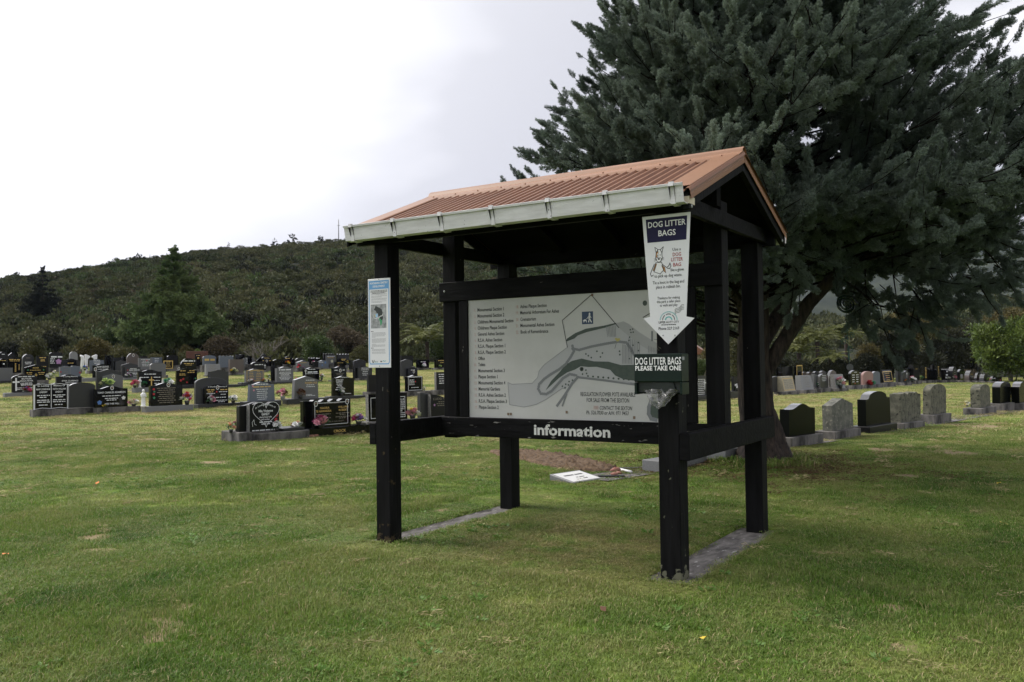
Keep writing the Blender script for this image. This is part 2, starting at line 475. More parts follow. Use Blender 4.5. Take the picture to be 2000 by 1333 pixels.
FLC = {'white': (0.72, 0.72, 0.70), 'cream': (0.66, 0.64, 0.46), 'pink': (0.62, 0.26, 0.34), 'hot': (0.62, 0.05, 0.20), 'red': (0.42, 0.02, 0.03), 'rose': (0.30, 0.03, 0.12),
       'peach': (0.70, 0.33, 0.20), 'purple': (0.26, 0.14, 0.42), 'mauve': (0.42, 0.22, 0.45), 'yellow': (0.70, 0.50, 0.05), 'orange': (0.75, 0.20, 0.02), 'lime': (0.42, 0.55, 0.16), 'blue': (0.08, 0.18, 0.45), 'dead': (0.13, 0.062, 0.03), 'green': (0.03, 0.22, 0.10)}
for k_, c_ in FLC.items():
    M['fl_' + k_] = mat('petal_' + k_, tuple(c * 0.82 for c in c_), c_, 40, 0.65)
# ------------------------------------------------------------------ scattering: one object, many sprays of leaf or grass geometry
_src = {}
def source(me):
    if me.name not in _src:
        _src[me.name] = bpy.data.objects.new(me.name, me)
    return _src[me.name]
_groups = {}
def scatter_group(key, meshes):
    if key in _groups: return _groups[key]
    g = bpy.data.node_groups.new('scatter_' + key, 'GeometryNodeTree')
    g.interface.new_socket('Geometry', in_out='INPUT', socket_type='NodeSocketGeometry')
    g.interface.new_socket('Geometry', in_out='OUTPUT', socket_type='NodeSocketGeometry')
    gi = g.nodes.new('NodeGroupInput'); go = g.nodes.new('NodeGroupOutput')
    j = g.nodes.new('GeometryNodeJoinGeometry')
    for me in reversed(meshes):
        oi = g.nodes.new('GeometryNodeObjectInfo')
        oi.inputs['Object'].default_value = source(me)
        oi.inputs['As Instance'].default_value = False
        ti = g.nodes.new('GeometryNodeGeometryToInstance')
        g.links.new(oi.outputs['Geometry'], ti.inputs[0])
        g.links.new(ti.outputs[0], j.inputs[0])
    ip = g.nodes.new('GeometryNodeInstanceOnPoints')
    ip.inputs['Pick Instance'].default_value = True
    def attr(nm, ty):
        a = g.nodes.new('GeometryNodeInputNamedAttribute'); a.data_type = ty
        a.inputs['Name'].default_value = nm
        return next(o for o in a.outputs if o.enabled and o.name == 'Attribute')
    er = g.nodes.new('FunctionNodeEulerToRotation')
    g.links.new(attr('rot', 'FLOAT_VECTOR'), er.inputs[0])
    g.links.new(er.outputs[0], ip.inputs['Rotation'])
    g.links.new(attr('scl', 'FLOAT_VECTOR'), ip.inputs['Scale'])
    g.links.new(attr('vi', 'INT'), ip.inputs['Instance Index'])
    g.links.new(gi.outputs[0], ip.inputs['Points'])
    g.links.new(j.outputs[0], ip.inputs['Instance'])
    g.links.new(ip.outputs[0], go.inputs[0])
    _groups[key] = g
    return g
def scatter(name, key, meshes, pts, rot, scl, seed=0, parent=None, kind='stuff'):
    pts = np.asarray(pts, np.float32)
    n = len(pts)
    me = bpy.data.meshes.new(name)
    me.vertices.add(n); me.vertices.foreach_set('co', pts.ravel())
    a = me.attributes.new('rot', 'FLOAT_VECTOR', 'POINT'); a.data.foreach_set('vector', np.asarray(rot, np.float32).ravel())
    scl = np.asarray(scl, np.float32)
    if scl.ndim == 1: scl = np.repeat(scl[:, None], 3, 1)
    a = me.attributes.new('scl', 'FLOAT_VECTOR', 'POINT'); a.data.foreach_set('vector', scl.ravel())
    a = me.attributes.new('vi', 'INT', 'POINT'); a.data.foreach_set('value', np.random.default_rng(seed).integers(0, len(meshes), n).astype(np.int32))
    for m in meshes[0].materials: me.materials.append(m)
    o = link(bpy.data.objects.new(name, me), parent)
    md = o.modifiers.new('scatter', 'NODES'); md.node_group = scatter_group(key, meshes)
    if kind: o['kind'] = kind
    return o
def aim_euler(dirs, spins):
    out = []
    for v, s in zip(dirs, spins):
        q = Vector(v).to_track_quat('Z', 'Y') @ Quaternion((0, 0, 1), s)
        out.append(tuple(q.to_euler()))
    return np.array(out)

def unit(a): return a / np.maximum(np.linalg.norm(a, axis=-1, keepdims=True), 1e-9)

ROT0 = math.atan2(0.9748, 0.2232)
# --- leaf geometry
def leaves(P, D, length, width, rng, fold=0.0):
    """flat pointed leaves at P along D: two triangles each"""
    n = len(P)
    D = unit(D)
    X = unit(np.cross(D, unit(rng.normal(size=(n, 3)))))
    Lh = np.asarray(length).reshape(-1, 1) * np.ones((n, 1)); Wh = np.asarray(width).reshape(-1, 1) * np.ones((n, 1))
    v = np.stack([P, P + D * Lh * 0.45 + X * Wh / 2, P + D * Lh, P + D * Lh * 0.45 - X * Wh / 2], 1).reshape(-1, 3)
    i = np.arange(n)[:, None] * 4
    return v, np.concatenate([i + [0, 1, 2], i + [0, 2, 3]], 0)
def plume_mesh(name, seed, m, L=0.6, fat=0.30, nl=0.046, nw=0.0085, rows=17, droop=0.0):
    """a feathery conifer spray: an axis with branchlets all round, each beset with fine needles"""
    g = np.random.default_rng(seed)
    P, D = [], []
    bend = g.normal(size=2) * 0.12
    for t in np.linspace(0.02, 1, rows):
        c = np.array([bend[0] * t * t * L, bend[1] * t * t * L - droop * t * t * L, t * L])
        bl = L * fat * (1.02 - t) ** 0.75 * (0.5 + 0.5 * min(1, t * 5)) + 0.03
        for k in range(4 if t < 0.9 else 3):
            az = g.uniform(0, 2 * math.pi); up = g.uniform(0.45, 1.1)
            d = np.array([math.cos(az), math.sin(az), up]); d /= np.linalg.norm(d)
            ln = bl * g.uniform(0.6, 1.25)
            q = max(3, int(ln / 0.022))
            s = np.linspace(0.12, 1, q)[:, None]
            pts = c + d * s * ln + np.array([0, 0, 0.10]) * s * s * ln
            for _ in range(3):
                P.append(pts + g.normal(size=pts.shape) * 0.004)
                D.append(d * 0.9 + g.normal(size=pts.shape) * 0.55 + np.array([0, 0, 0.25]))
    P, D = np.concatenate(P), np.concatenate(D)
    v, f = leaves(P, D, g.uniform(0.65, 1.25, len(P)) * nl, g.uniform(0.8, 1.2, len(P)) * nw, g)
    return np_mesh(name, v, f, m)
def clump_mesh(name, seed, m, n=170, ll=0.22, lw=0.10, flat=1.0, inner=0.55, up=0.5, lumps=7):
    """a lumpy ball of leaves of radius one"""
    g = np.random.default_rng(seed)
    C = unit(g.normal(size=(lumps, 3))) * g.uniform(0.25, 0.62, (lumps, 1)); C[:, 2] = np.abs(C[:, 2]) * 0.8
    k = g.integers(0, lumps, n)
    d = unit(g.normal(size=(n, 3)) + np.array([0, 0, up * 0.6]))
    P = C[k] + d * g.uniform(inner, 1.0, (n, 1)) ** 0.5 * 0.48
    P[:, 2] *= flat
    D = d + g.normal(size=(n, 3)) * 0.5 + np.array([0, 0, up])
    v, f = leaves(P, D, g.uniform(0.7, 1.3, n) * ll, g.uniform(0.7, 1.3, n) * lw, g)
    return np_mesh(name, v, f, m)
def tuft_mesh(name, seed, m, n=90, rad=0.11, h=0.042, wd=0.0038):
    g = np.random.default_rng(seed)
    a, q = g.uniform(0, 2 * math.pi, n), rad * np.sqrt(g.uniform(0, 1, n))
    B = np.stack([q * np.cos(a), q * np.sin(a), np.full(n, -0.006)], 1)
    az = g.uniform(0, 2 * math.pi, n); lean = np.abs(g.normal(0.55, 0.35, n))
    hh = h * g.uniform(0.45, 1.2, n)
    o = np.stack([np.cos(az), np.sin(az), np.zeros(n)], 1)
    X = np.stack([-np.sin(az), np.cos(az), np.zeros(n)], 1)
    w2 = (wd * g.uniform(0.7, 1.3, n) / 2)[:, None]
    Z = np.array([0, 0, 1.0])
    mid = B + o * (lean * hh * 0.35)[:, None] + Z * (hh * 0.6)[:, None]
    tip = B + o * (lean * hh * 1.1)[:, None] + Z * (hh * np.clip(1.05 - lean * 0.35, 0.3, 1))[:, None]
    v = np.stack([B - X * w2, B + X * w2, mid + X * w2 * 0.8, mid - X * w2 * 0.8, tip], 1).reshape(-1, 3)
    i = np.arange(n)[:, None] * 5
    return np_mesh(name, v, np.concatenate([i + [0, 1, 2], i + [0, 2, 3], i + [3, 2, 4]], 0), m)

# ------------------------------------------------------------------ ground
STRIPS = [(-0.095, 0.20, -0.055, 2.075), (2.435, 2.775, -0.085, 2.06)]
BARE = [(180, 1054, 26, 6), (190, 1079, 34, 4), (318, 1222, 36, 9), (300, 1252, 34, 8), (372, 1190, 30, 8), (340, 1236, 30, 6), (586, 1206, 16, 8), (512, 1182, 8, 3),
        (1540, 1183, 14, 3), (1745, 1195, 34, 8), (1760, 1270, 30, 10), (1775, 932, 26, 4), (1872, 887, 40, 6), (1905, 833, 56, 6), (1720, 880, 30, 4),
        (700, 938, 24, 3), (420, 905, 40, 3), (365, 952, 20, 3), (292, 1010, 16, 3), (1270, 1225, 10, 3), (560, 880, 40, 4), (300, 860, 60, 3), (1980, 1110, 24, 5), (860, 1000, 18, 3)]
_bare = []
for x_, y_, rx_, ry_ in BARE:
    q_ = px_ground(x_, y_)
    r_, d_ = rd(q_[0], q_[1])
    _bare.append((r_, d_, (1.5 if y_ > 990 else 1.0) * rx_ / FOC * d_, (1.5 if y_ > 990 else 1.0) * ry_ * d_ * d_ / (FOC * CAM[2])))
SOIL = [(952, 886), (985, 882), (1040, 884), (1100, 892), (1160, 905), (1205, 917), (1195, 925), (1140, 924), (1085, 917), (1030, 904), (975, 893)]
SOIL3 = np.array([px_ground(*q) for q in SOIL])
def in_poly(x, y, pg):
    c = np.zeros(np.shape(x), bool)
    j = len(pg) - 1
    for i in range(len(pg)):
        xi, yi, xj, yj = pg[i][0], pg[i][1], pg[j][0], pg[j][1]
        if yi != yj: c ^= ((yi > y) != (yj > y)) & (x < (xj - xi) * (y - yi) / (yj - yi) + xi)
        j = i
    return c
def wear_at(x, y):
    r, d = rd(x, y)
    wv = np.zeros(np.shape(x))
    for r0, d0, a, b in _bare:
        q = ((r - r0) / a) ** 2 + ((d - d0) / b) ** 2
        wv = np.maximum(wv, np.exp(-q * 0.9))
    return wv
# dry strip: ground colours shared by the sheet and by the blades
def lawn_colour(t):
    """colour of the lawn by place: lush, tired and straw-coloured patches, mown bands at the back, lightened to look sunlit"""
    g = N(t, 'ShaderNodeNewGeometry')
    pos = g.outputs['Position']
    def noise(sc, det, st=None):
        n = N(t, 'ShaderNodeTexNoise', Scale=sc, Detail=det, Roughness=0.6)
        v = pos
        if st:
            mpn = N(t, 'ShaderNodeMapping'); mpn.inputs['Rotation'].default_value = (0, 0, R(-77 + 90)); mpn.inputs['Scale'].default_value = st
            t.links.new(v, mpn.inputs[0]); v = mpn.outputs[0]
        t.links.new(v, n.inputs['Vector'])
        return n.outputs['Fac']
    a = ramp(t, [(0.33, (0.064, 0.142, 0.015)), (0.47, (0.136, 0.226, 0.033)), (0.65, (0.222, 0.268, 0.068))])
    t.links.new(noise(0.62, 6), a.inputs[0])
    dry = ramp(t, [(0.47, (0, 0, 0)), (0.66, (1, 1, 1))])
    t.links.new(noise(1.7, 6), dry.inputs[0])
    # mown, strawy lawn farther back, its straw colour lightened to look sunlit
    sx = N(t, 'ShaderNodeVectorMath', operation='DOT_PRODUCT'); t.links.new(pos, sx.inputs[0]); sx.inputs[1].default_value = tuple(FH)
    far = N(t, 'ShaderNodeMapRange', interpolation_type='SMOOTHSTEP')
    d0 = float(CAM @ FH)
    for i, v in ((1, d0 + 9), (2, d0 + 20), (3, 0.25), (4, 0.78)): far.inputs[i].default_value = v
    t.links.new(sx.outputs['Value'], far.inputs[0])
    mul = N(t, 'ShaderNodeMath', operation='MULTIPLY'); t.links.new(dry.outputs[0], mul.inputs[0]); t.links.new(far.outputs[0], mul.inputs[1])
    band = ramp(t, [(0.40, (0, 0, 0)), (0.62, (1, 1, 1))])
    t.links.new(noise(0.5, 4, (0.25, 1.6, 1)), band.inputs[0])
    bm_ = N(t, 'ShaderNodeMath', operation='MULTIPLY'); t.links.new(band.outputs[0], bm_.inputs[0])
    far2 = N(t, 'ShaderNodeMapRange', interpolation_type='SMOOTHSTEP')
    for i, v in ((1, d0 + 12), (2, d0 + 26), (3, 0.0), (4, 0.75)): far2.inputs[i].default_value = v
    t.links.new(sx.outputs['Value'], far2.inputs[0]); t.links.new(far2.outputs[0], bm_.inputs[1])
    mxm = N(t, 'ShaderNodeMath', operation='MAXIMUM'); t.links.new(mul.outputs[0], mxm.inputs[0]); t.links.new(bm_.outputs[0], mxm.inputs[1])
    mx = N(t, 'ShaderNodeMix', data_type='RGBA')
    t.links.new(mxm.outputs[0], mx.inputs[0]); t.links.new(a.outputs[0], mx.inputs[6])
    mx.inputs[7].default_value = (0.48, 0.42, 0.20, 1)  # straw tone, raised to put sunlight into the distant lawn
    # the grass that the roof keeps dry has browned
    q = N(t, 'ShaderNodeVectorMath', operation='DISTANCE'); t.links.new(pos, q.inputs[0]); q.inputs[1].default_value = (1.55, 0.75, 0.0)
    dq = N(t, 'ShaderNodeMapRange', interpolation_type='SMOOTHSTEP')
    for i, v in ((1, 1.75), (2, 0.45), (3, 0.0), (4, 1.0)): dq.inputs[i].default_value = v
    t.links.new(q.outputs['Value'], dq.inputs[0])
    dn = ramp(t, [(0.36, (0, 0, 0)), (0.56, (0.7, 0.7, 0.7))]); t.links.new(noise(3.1, 5), dn.inputs[0])
    dm = N(t, 'ShaderNodeMath', operation='MULTIPLY'); t.links.new(dq.outputs[0], dm.inputs[0]); t.links.new(dn.outputs[0], dm.inputs[1])
    m2 = N(t, 'ShaderNodeMix', data_type='RGBA'); t.links.new(dm.outputs[0], m2.inputs[0]); t.links.new(mx.outputs[2], m2.inputs[6])
    m2.inputs[7].default_value = (0.28, 0.235, 0.105, 1)
    return m2.outputs[2], g
def blade_mat(name, straw=0.12):
    m = bpy.data.materials.new(name); m.use_nodes = True
    t = m.node_tree; b = t.nodes['Principled BSDF']
    b.inputs['Roughness'].default_value = 0.55; b.inputs['Specular IOR Level'].default_value = 0.3
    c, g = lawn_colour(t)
    rp = ramp(t, [(0.0, (0.60, 0.62, 0.58)), (1 - straw, (1.25, 1.25, 1.2))])
    t.links.new(g.outputs['Random Per Island'], rp.inputs[0])
    ml = N(t, 'ShaderNodeMix', data_type='RGBA', blend_type='MULTIPLY'); ml.inputs[0].default_value = 1
    t.links.new(c, ml.inputs[6]); t.links.new(rp.outputs[0], ml.inputs[7])
    st = ramp(t, [(1 - straw, (0, 0, 0)), (1 - straw + 0.01, (1, 1, 1))]); t.links.new(g.outputs['Random Per Island'], st.inputs[0])
    mx = N(t, 'ShaderNodeMix', data_type='RGBA'); t.links.new(st.outputs[0], mx.inputs[0]); t.links.new(ml.outputs[2], mx.inputs[6])
    mx.inputs[7].default_value = (0.42, 0.35, 0.18, 1)
    t.links.new(mx.outputs[2], b.inputs['Base Color'])
    tr = N(t, 'ShaderNodeBsdfTranslucent'); t.links.new(mx.outputs[2], tr.inputs[0])
    ms = N(t, 'ShaderNodeMixShader'); ms.inputs[0].default_value = 0.30
    t.links.new(b.outputs[0], ms.inputs[1]); t.links.new(tr.outputs[0], ms.inputs[2])
    t.links.new(ms.outputs[0], t.nodes['Material Output'].inputs[0])
    return m
def ground_mat():
    m = bpy.data.materials.new('lawn_soil'); m.use_nodes = True
    t = m.node_tree; b = t.nodes['Principled BSDF']
    b.inputs['Roughness'].default_value = 0.95; b.inputs['Specular IOR Level'].default_value = 0.1
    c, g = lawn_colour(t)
    fine = N(t, 'ShaderNodeTexNoise', Scale=16.0, Detail=7.0, Roughness=0.7); t.links.new(g.outputs['Position'], fine.inputs['Vector'])
    fr = ramp(t, [(0.3, (0.42, 0.40, 0.38)), (0.7, (1.0, 0.98, 0.92))]); t.links.new(fine.outputs['Fac'], fr.inputs[0])
    ml = N(t, 'ShaderNodeMix', data_type='RGBA', blend_type='MULTIPLY'); ml.inputs[0].default_value = 1
    t.links.new(c, ml.inputs[6]); t.links.new(fr.outputs[0], ml.inputs[7])
    at = N(t, 'ShaderNodeAttribute', attribute_name='wear')
    n = N(t, 'ShaderNodeTexNoise', Scale=9.0, Detail=6.0, Roughness=0.65); t.links.new(g.outputs['Position'], n.inputs['Vector'])
    ad = N(t, 'ShaderNodeMath', operation='MULTIPLY_ADD'); t.links.new(n.outputs['Fac'], ad.inputs[0]); ad.inputs[1].default_value = 1.5; t.links.new(at.outputs['Fac'], ad.inputs[2])
    wd_ = N(t, 'ShaderNodeMath', operation='SUBTRACT'); t.links.new(ad.outputs[0], wd_.inputs[0]); wd_.inputs[1].default_value = 0.75
    wr = ramp(t, [(0.42, (0, 0, 0)), (0.66, (1, 1, 1))]); t.links.new(wd_.outputs[0], wr.inputs[0])
    mx = N(t, 'ShaderNodeMix', data_type='RGBA'); t.links.new(wr.outputs[0], mx.inputs[0]); t.links.new(ml.outputs[2], mx.inputs[6])
    mx.inputs[7].default_value = (0.24, 0.19, 0.11, 1)
    t.links.new(mx.outputs[2], b.inputs['Base Color'])
    bp = N(t, 'ShaderNodeBump', Strength=0.6, Distance=0.03); t.links.new(fine.outputs['Fac'], bp.inputs['Height']); t.links.new(bp.outputs[0], b.inputs['Normal'])
    return m
def axis(lo, hi, fine, extra, far):
    a = list(np.arange(lo, hi + 1e-6, fine)) + list(extra)
    s, q = fine, hi
    while q < far: s *= 1.16; q += s; a.append(q)
    s, q = fine, lo
    while q > -far: s *= 1.16; q -= s; a.append(q)
    return np.array(sorted(set(np.round(a, 4))))
ex, ey = [], []
for a, b_, c_, d_ in STRIPS:
    for q in (a, b_): ex += [q - 0.012, q + 0.012]
    for q in (c_, d_): ey += [q - 0.012, q + 0.012]
gx = axis(-9.0, 9.0, 0.13, ex, 1600); gy = axis(-4.0, 14.0, 0.13, ey, 1600)
GX, GY = np.meshgrid(gx, gy, indexing='ij')
LAWN = 0.014                                           # turf stands a little above the cast concrete
GZ = gz(GX, GY) + LAWN
for a, b_, c_, d_ in STRIPS:
    GZ[(GX > a) & (GX < b_) & (GY > c_) & (GY < d_)] = -0.05
GZ[in_poly(GX, GY, SOIL3)] -= 0.03
nx, ny = GX.shape
idx = np.arange(nx * ny).reshape(nx, ny)
quads = np.stack([idx[:-1, :-1], idx[1:, :-1], idx[1:, 1:], idx[:-1, 1:]], -1).reshape(-1, 4)
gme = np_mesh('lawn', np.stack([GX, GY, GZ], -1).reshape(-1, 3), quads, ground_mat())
wa = gme.attributes.new('wear', 'FLOAT', 'POINT'); wa.data.foreach_set('value', wear_at(GX, GY).astype(np.float32).ravel())
gme.polygons.foreach_set('use_smooth', np.ones(len(gme.polygons), bool))
tag(link(bpy.data.objects.new('lawn', gme)), kind='structure')

for i_, (a, b_, c_, d_) in enumerate(STRIPS):
    o = MB().box(a, b_, c_, d_, -0.12, 0.0).build('concrete_strip', M['concrete'], bevel=0.006)
    tag(o, kind='structure')

# loose brown soil of a fresh grave
g_ = np.random.default_rng(5)
mn_, mx_ = SOIL3[:, :2].min(0), SOIL3[:, :2].max(0)
sx_ = np.arange(mn_[0], mx_[0], 0.045); sy_ = np.arange(mn_[1], mx_[1], 0.045)
SX, SY = np.meshgrid(sx_, sy_, indexing='ij')
SX = SX + g_.uniform(-0.014, 0.014, SX.shape); SY = SY + g_.uniform(-0.014, 0.014, SY.shape)
ins = in_poly(SX, SY, SOIL3)
SZ = gz(SX, SY) + np.where(ins, 0.03 + np.abs(g_.normal(0, 0.022, SX.shape)), -0.06)
idx = np.arange(SX.size).reshape(SX.shape)
keep = ins[:-1, :-1] | ins[1:, :-1] | ins[1:, 1:] | ins[:-1, 1:]
quads = np.stack([idx[:-1, :-1], idx[1:, :-1], idx[1:, 1:], idx[:-1, 1:]], -1)[keep]
tag(link(bpy.data.objects.new('loose_soil', np_mesh('loose_soil', np.stack([SX, SY, SZ], -1).reshape(-1, 3), quads, M['soil']))), kind='stuff')

# ------------------------------------------------------------------ grass
bm1 = blade_mat('grass_blades')
TUFT = [tuft_mesh('grass_tuft', 40 + i, bm1, h=0.036, n=100) for i in range(5)]
TUFT_F = [tuft_mesh('grass_tuft_far', 60 + i, bm1, n=80, rad=0.26, h=0.055, wd=0.009) for i in range(4)]
def keep_grass(x, y):
    k = np.ones(len(x), bool)
    for a, b_, c_, d_ in STRIPS: k &= ~((x > a - 0.03) & (x < b_ + 0.03) & (y > c_ - 0.03) & (y < d_ + 0.03))
    k &= ~in_poly(x, y, SOIL3)
    wv = wear_at(x, y)
    k &= g_.uniform(0, 1, len(x)) > np.clip(wv * 1.9 - 0.35, 0, 0.93)
    r, d = rd(x, y)
    tr, td = rd(TREE[0], TREE[1])
    k &= np.hypot(r - tr, d - td) > 0.42
    return k
def lawn_points(n, d0, d1, lat):
    d = np.sqrt(g_.uniform(d0 ** 2, d1 ** 2, n)); r = g_.uniform(-1, 1, n) * (lat * d + 2.6)
    x = CAM[0] + RH[0] * r + FH[0] * d; y = CAM[1] + RH[1] * r + FH[1] * d
    k = keep_grass(x, y)
    return x[k], y[k]
xa, ya = lawn_points(34000, 0.6, 9.0, 0.74); xb, yb = lawn_points(31000, 8.6, 19.0, 0.74)
x, y = np.concatenate([xa, xb]), np.concatenate([ya, yb])
n = len(x)
trim = ((x > -0.62 + 0.02 * np.sin(y * 5)) & (x < 3.05) & (y > -0.42 + 0.04 * np.sin(x * 4)) & (y < 2.95))       # trimmed shorter round the shelter
lush = np.sin(x * 0.9 + 2.0 * np.sin(y * 0.6)) * np.sin(y * 1.1 - 0.5 * x + 1.0)
patch = 0.60 + 0.36 * np.clip(lush, -0.6, 1) + 0.50 * (0.5 + 0.5 * np.sin(x * 2.1 + 1.3 * np.sin(y * 1.7)) * np.sin(y * 2.4 + 0.6))
sc = g_.uniform(0.75, 1.2, n)
hz_ = sc * patch * np.where(trim, 0.36, np.where((x > -0.80) & (x < 3.2) & (y > -0.55) & (y < 3.1), 1.5, 1.1))
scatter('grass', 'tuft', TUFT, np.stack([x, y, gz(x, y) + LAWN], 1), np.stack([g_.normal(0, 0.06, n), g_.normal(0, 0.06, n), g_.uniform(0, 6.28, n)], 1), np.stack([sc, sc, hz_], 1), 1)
x, y = lawn_points(30000, 16.0, 58.0, 0.74)
n = len(x)
sc = g_.uniform(0.8, 1.5, n)
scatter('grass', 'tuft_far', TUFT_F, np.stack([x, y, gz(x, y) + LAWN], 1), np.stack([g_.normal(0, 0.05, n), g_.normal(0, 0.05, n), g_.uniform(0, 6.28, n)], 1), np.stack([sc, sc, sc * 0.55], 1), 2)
# longer fringe along the turf edges and round the tree
fx, fy = [], []
for a, b_, c_, d_ in STRIPS:
    q = g_.uniform(c_, d_, 150); fx += list(np.where(g_.uniform(size=150) < 0.5, a - 0.035, b_ + 0.035)); fy += list(q)
    q = g_.uniform(a, b_, 30); fy += list(np.where(g_.uniform(size=30) < 0.5, c_ - 0.035, d_ + 0.035)); fx += list(q)
th = g_.uniform(0, 6.28, 260); rr = g_.uniform(0.42, 0.75, 260)
fx += list(TREE[0] + rr * np.cos(th)); fy += list(TREE[1] + rr * np.sin(th))
x, y = np.array(fx), np.array(fy); n = len(x)
nf = n - 260
FR = [tuft_mesh('grass_fringe', 80 + i, bm1, n=40, rad=0.045, h=0.05, wd=0.0045) for i in range(3)]
sc = np.where(np.arange(n) < nf, g_.uniform(0.7, 1.1, n), g_.uniform(1.0, 2.6, n))
sc = np.where(np.arange(n) < nf, sc * 0.72, sc)
scatter('grass', 'fringe', FR, np.stack([x, y, gz(x, y) + LAWN - 0.004], 1), np.stack([g_.normal(0, 0.1, n), g_.normal(0, 0.1, n), g_.uniform(0, 6.28, n)], 1), sc, 3)

# dry clippings left by the mower, mostly in swathes farther back; little weeds nearer
M['straw'] = leaf_mat('dry_clippings', (0.30, 0.25, 0.12), (0.46, 0.39, 0.21), 3.0, 0.3, 0.8, 0.1)
M['weed'] = leaf_mat('lawn_weeds', (0.085, 0.175, 0.028), (0.150, 0.250, 0.055), 2.0, 0.3, 0.5, 0.3)
def clip_mesh(seed):
    g = np.random.default_rng(seed); n_ = 34
    P_ = np.stack([g.normal(0, 0.075, n_), g.normal(0, 0.035, n_), g.uniform(0.016, 0.034, n_)], 1)
    v, f = leaves(P_, np.stack([g.normal(0, 1, n_), g.normal(0, 0.6, n_), g.normal(0, 0.18, n_)], 1), g.uniform(0.03, 0.075, n_), 0.006, g)
    return np_mesh('clippings', v, f, M['straw'])
def weed_mesh(seed):
    g = np.random.default_rng(seed); n_ = 16
    a = g.uniform(0, 6.28, n_); q = g.uniform(0, 0.05, n_)
    P_ = np.stack([q * np.cos(a), q * np.sin(a), np.full(n_, 0.012)], 1)
    v, f = leaves(P_, np.stack([np.cos(a), np.sin(a), g.uniform(0.2, 0.7, n_)], 1), g.uniform(0.025, 0.05, n_), 0.018, g)
    return np_mesh('weed', v, f, M['weed'])
CLP = [clip_mesh(700 + i) for i in range(4)]; WEE = [weed_mesh(720 + i) for i in range(3)]
xa, ya = lawn_points(9000, 9.5, 36.0, 0.70)
rr_, dd_ = rd(xa, ya)
sw = 0.5 + 0.5 * np.sin((rr_ * 0.70 - dd_ * 0.71) * 3.2 + 1.3 * np.sin(rr_ * 0.8) + np.sin(dd_ * 0.5))      # swathes run along the rows
k_ = g_.uniform(0, 1, len(xa)) < sw ** 1.6 * np.clip((dd_ - 9) / 7, 0.08, 1)
xa, ya = xa[k_], ya[k_]; n = len(xa); sc = g_.uniform(0.7, 1.6, n)
scatter('grass_clippings', 'clip', CLP, np.stack([xa, ya, gz(xa, ya) + LAWN + 0.004], 1), np.stack([np.zeros(n), np.zeros(n), ROT0 + g_.normal(0, 0.5, n)], 1), sc, 8)
xa, ya = lawn_points(5200, 2.6, 13.0, 0.70)
k_ = np.sin(xa * 1.9 + 1.2) * np.sin(ya * 1.6 + xa * 0.7) + g_.uniform(-0.5, 0.5, len(xa)) > 0.62
xa, ya = xa[k_], ya[k_]; n = len(xa)
scatter('lawn_weeds', 'weed', WEE, np.stack([xa, ya, gz(xa, ya) + LAWN + 0.006], 1), np.stack([np.zeros(n), np.zeros(n), g_.uniform(0, 6.28, n)], 1), g_.uniform(0.4, 0.95, n), 9)
xa, ya = lawn_points(420, 2.6, 12.0, 0.70); n = len(xa)
scatter('grass_clippings', 'clip', CLP, np.stack([xa, ya, gz(xa, ya) + LAWN + 0.010], 1), np.stack([np.zeros(n), np.zeros(n), g_.uniform(0, 6.28, n)], 1), g_.uniform(0.35, 0.8, n), 10)

M['litter'] = leaf_mat('conifer_litter', (0.075, 0.042, 0.022), (0.15, 0.09, 0.05), 3.0, 0.3, 0.9, 0.0)
def litter_mesh(seed):
    g = np.random.default_rng(seed); n_ = 40
    P_ = np.stack([g.normal(0, 0.09, n_), g.normal(0, 0.09, n_), g.uniform(0.012, 0.03, n_)], 1)
    v, f = leaves(P_, np.stack([g.normal(0, 1, n_), g.normal(0, 1, n_), g.normal(0, 0.12, n_)], 1), g.uniform(0.02, 0.06, n_), 0.006, g)
    return np_mesh('litter', v, f, M['litter'])
LIT = [litter_mesh(740 + i) for i in range(3)]
n = 620; th = g_.uniform(0, 6.28, n); q_ = 0.35 + np.abs(g_.normal(0, 1.3, n))
xa, ya = TREE[0] + q_ * np.cos(th), TREE[1] + q_ * np.sin(th); k_ = keep_grass(xa, ya) | (q_ < 0.5); xa, ya = xa[k_], ya[k_]; n = len(xa)
scatter('conifer_litter', 'litter', LIT, np.stack([xa, ya, gz(xa, ya) + LAWN + 0.006], 1), np.stack([np.zeros(n), np.zeros(n), g_.uniform(0, 6.28, n)], 1), g_.uniform(0.6, 1.3, n), 11)

# ------------------------------------------------------------------ hill behind the graves, far mountains
def yh(x): return 708.9 - 0.013 * (x - 1000)
HX = [-1400, -600, 0, 130, 250, 330, 430, 520, 640, 720, 800, 1000, 1200, 1320, 1420, 1520, 1650, 1800, 1900, 1990, 2200, 3400]
HY = [600, 570, 544, 532, 514, 500, 487, 480, 472, 467, 463, 458, 470, 520, 590, 634, 642, 630, 612, 594, 580, 580]
D0, DR = 58.0, 205.0
def hill_z(px, d):
    yr = np.interp(px, HX, HY)
    zr = CAM[2] + (yh(px) - yr) / FOC * DR
    zb = np.where(px < 1250, 1.3, -0.2)
    t = np.clip((d - D0) / (DR - D0), 0, 1)
    z = zb + (zr - zb) * t ** 1.04
    a = (px - 1000) / FOC * d
    z = z + t * (1 - t) * 4 * (1.1 * np.sin(a * 0.09 + d * 0.05) + 0.8 * np.sin(a * 0.21 - d * 0.11 + 1) + 0.4 * np.sin(a * 0.5 + d * 0.3))
    z = z - np.clip(d - DR, 0, None) * 0.30
    return np.where(d < D0, zb - 0.5, z)
pxs = np.linspace(-1500, 3500, 190); ds = np.concatenate([[50.0], np.linspace(D0, DR + 60, 64)])
PX, DD = np.meshgrid(pxs, ds, indexing='ij')
RR = (PX - 1000) / FOC * DD
HZ = hill_z(PX, DD)
HZ[:, 0] = -0.6
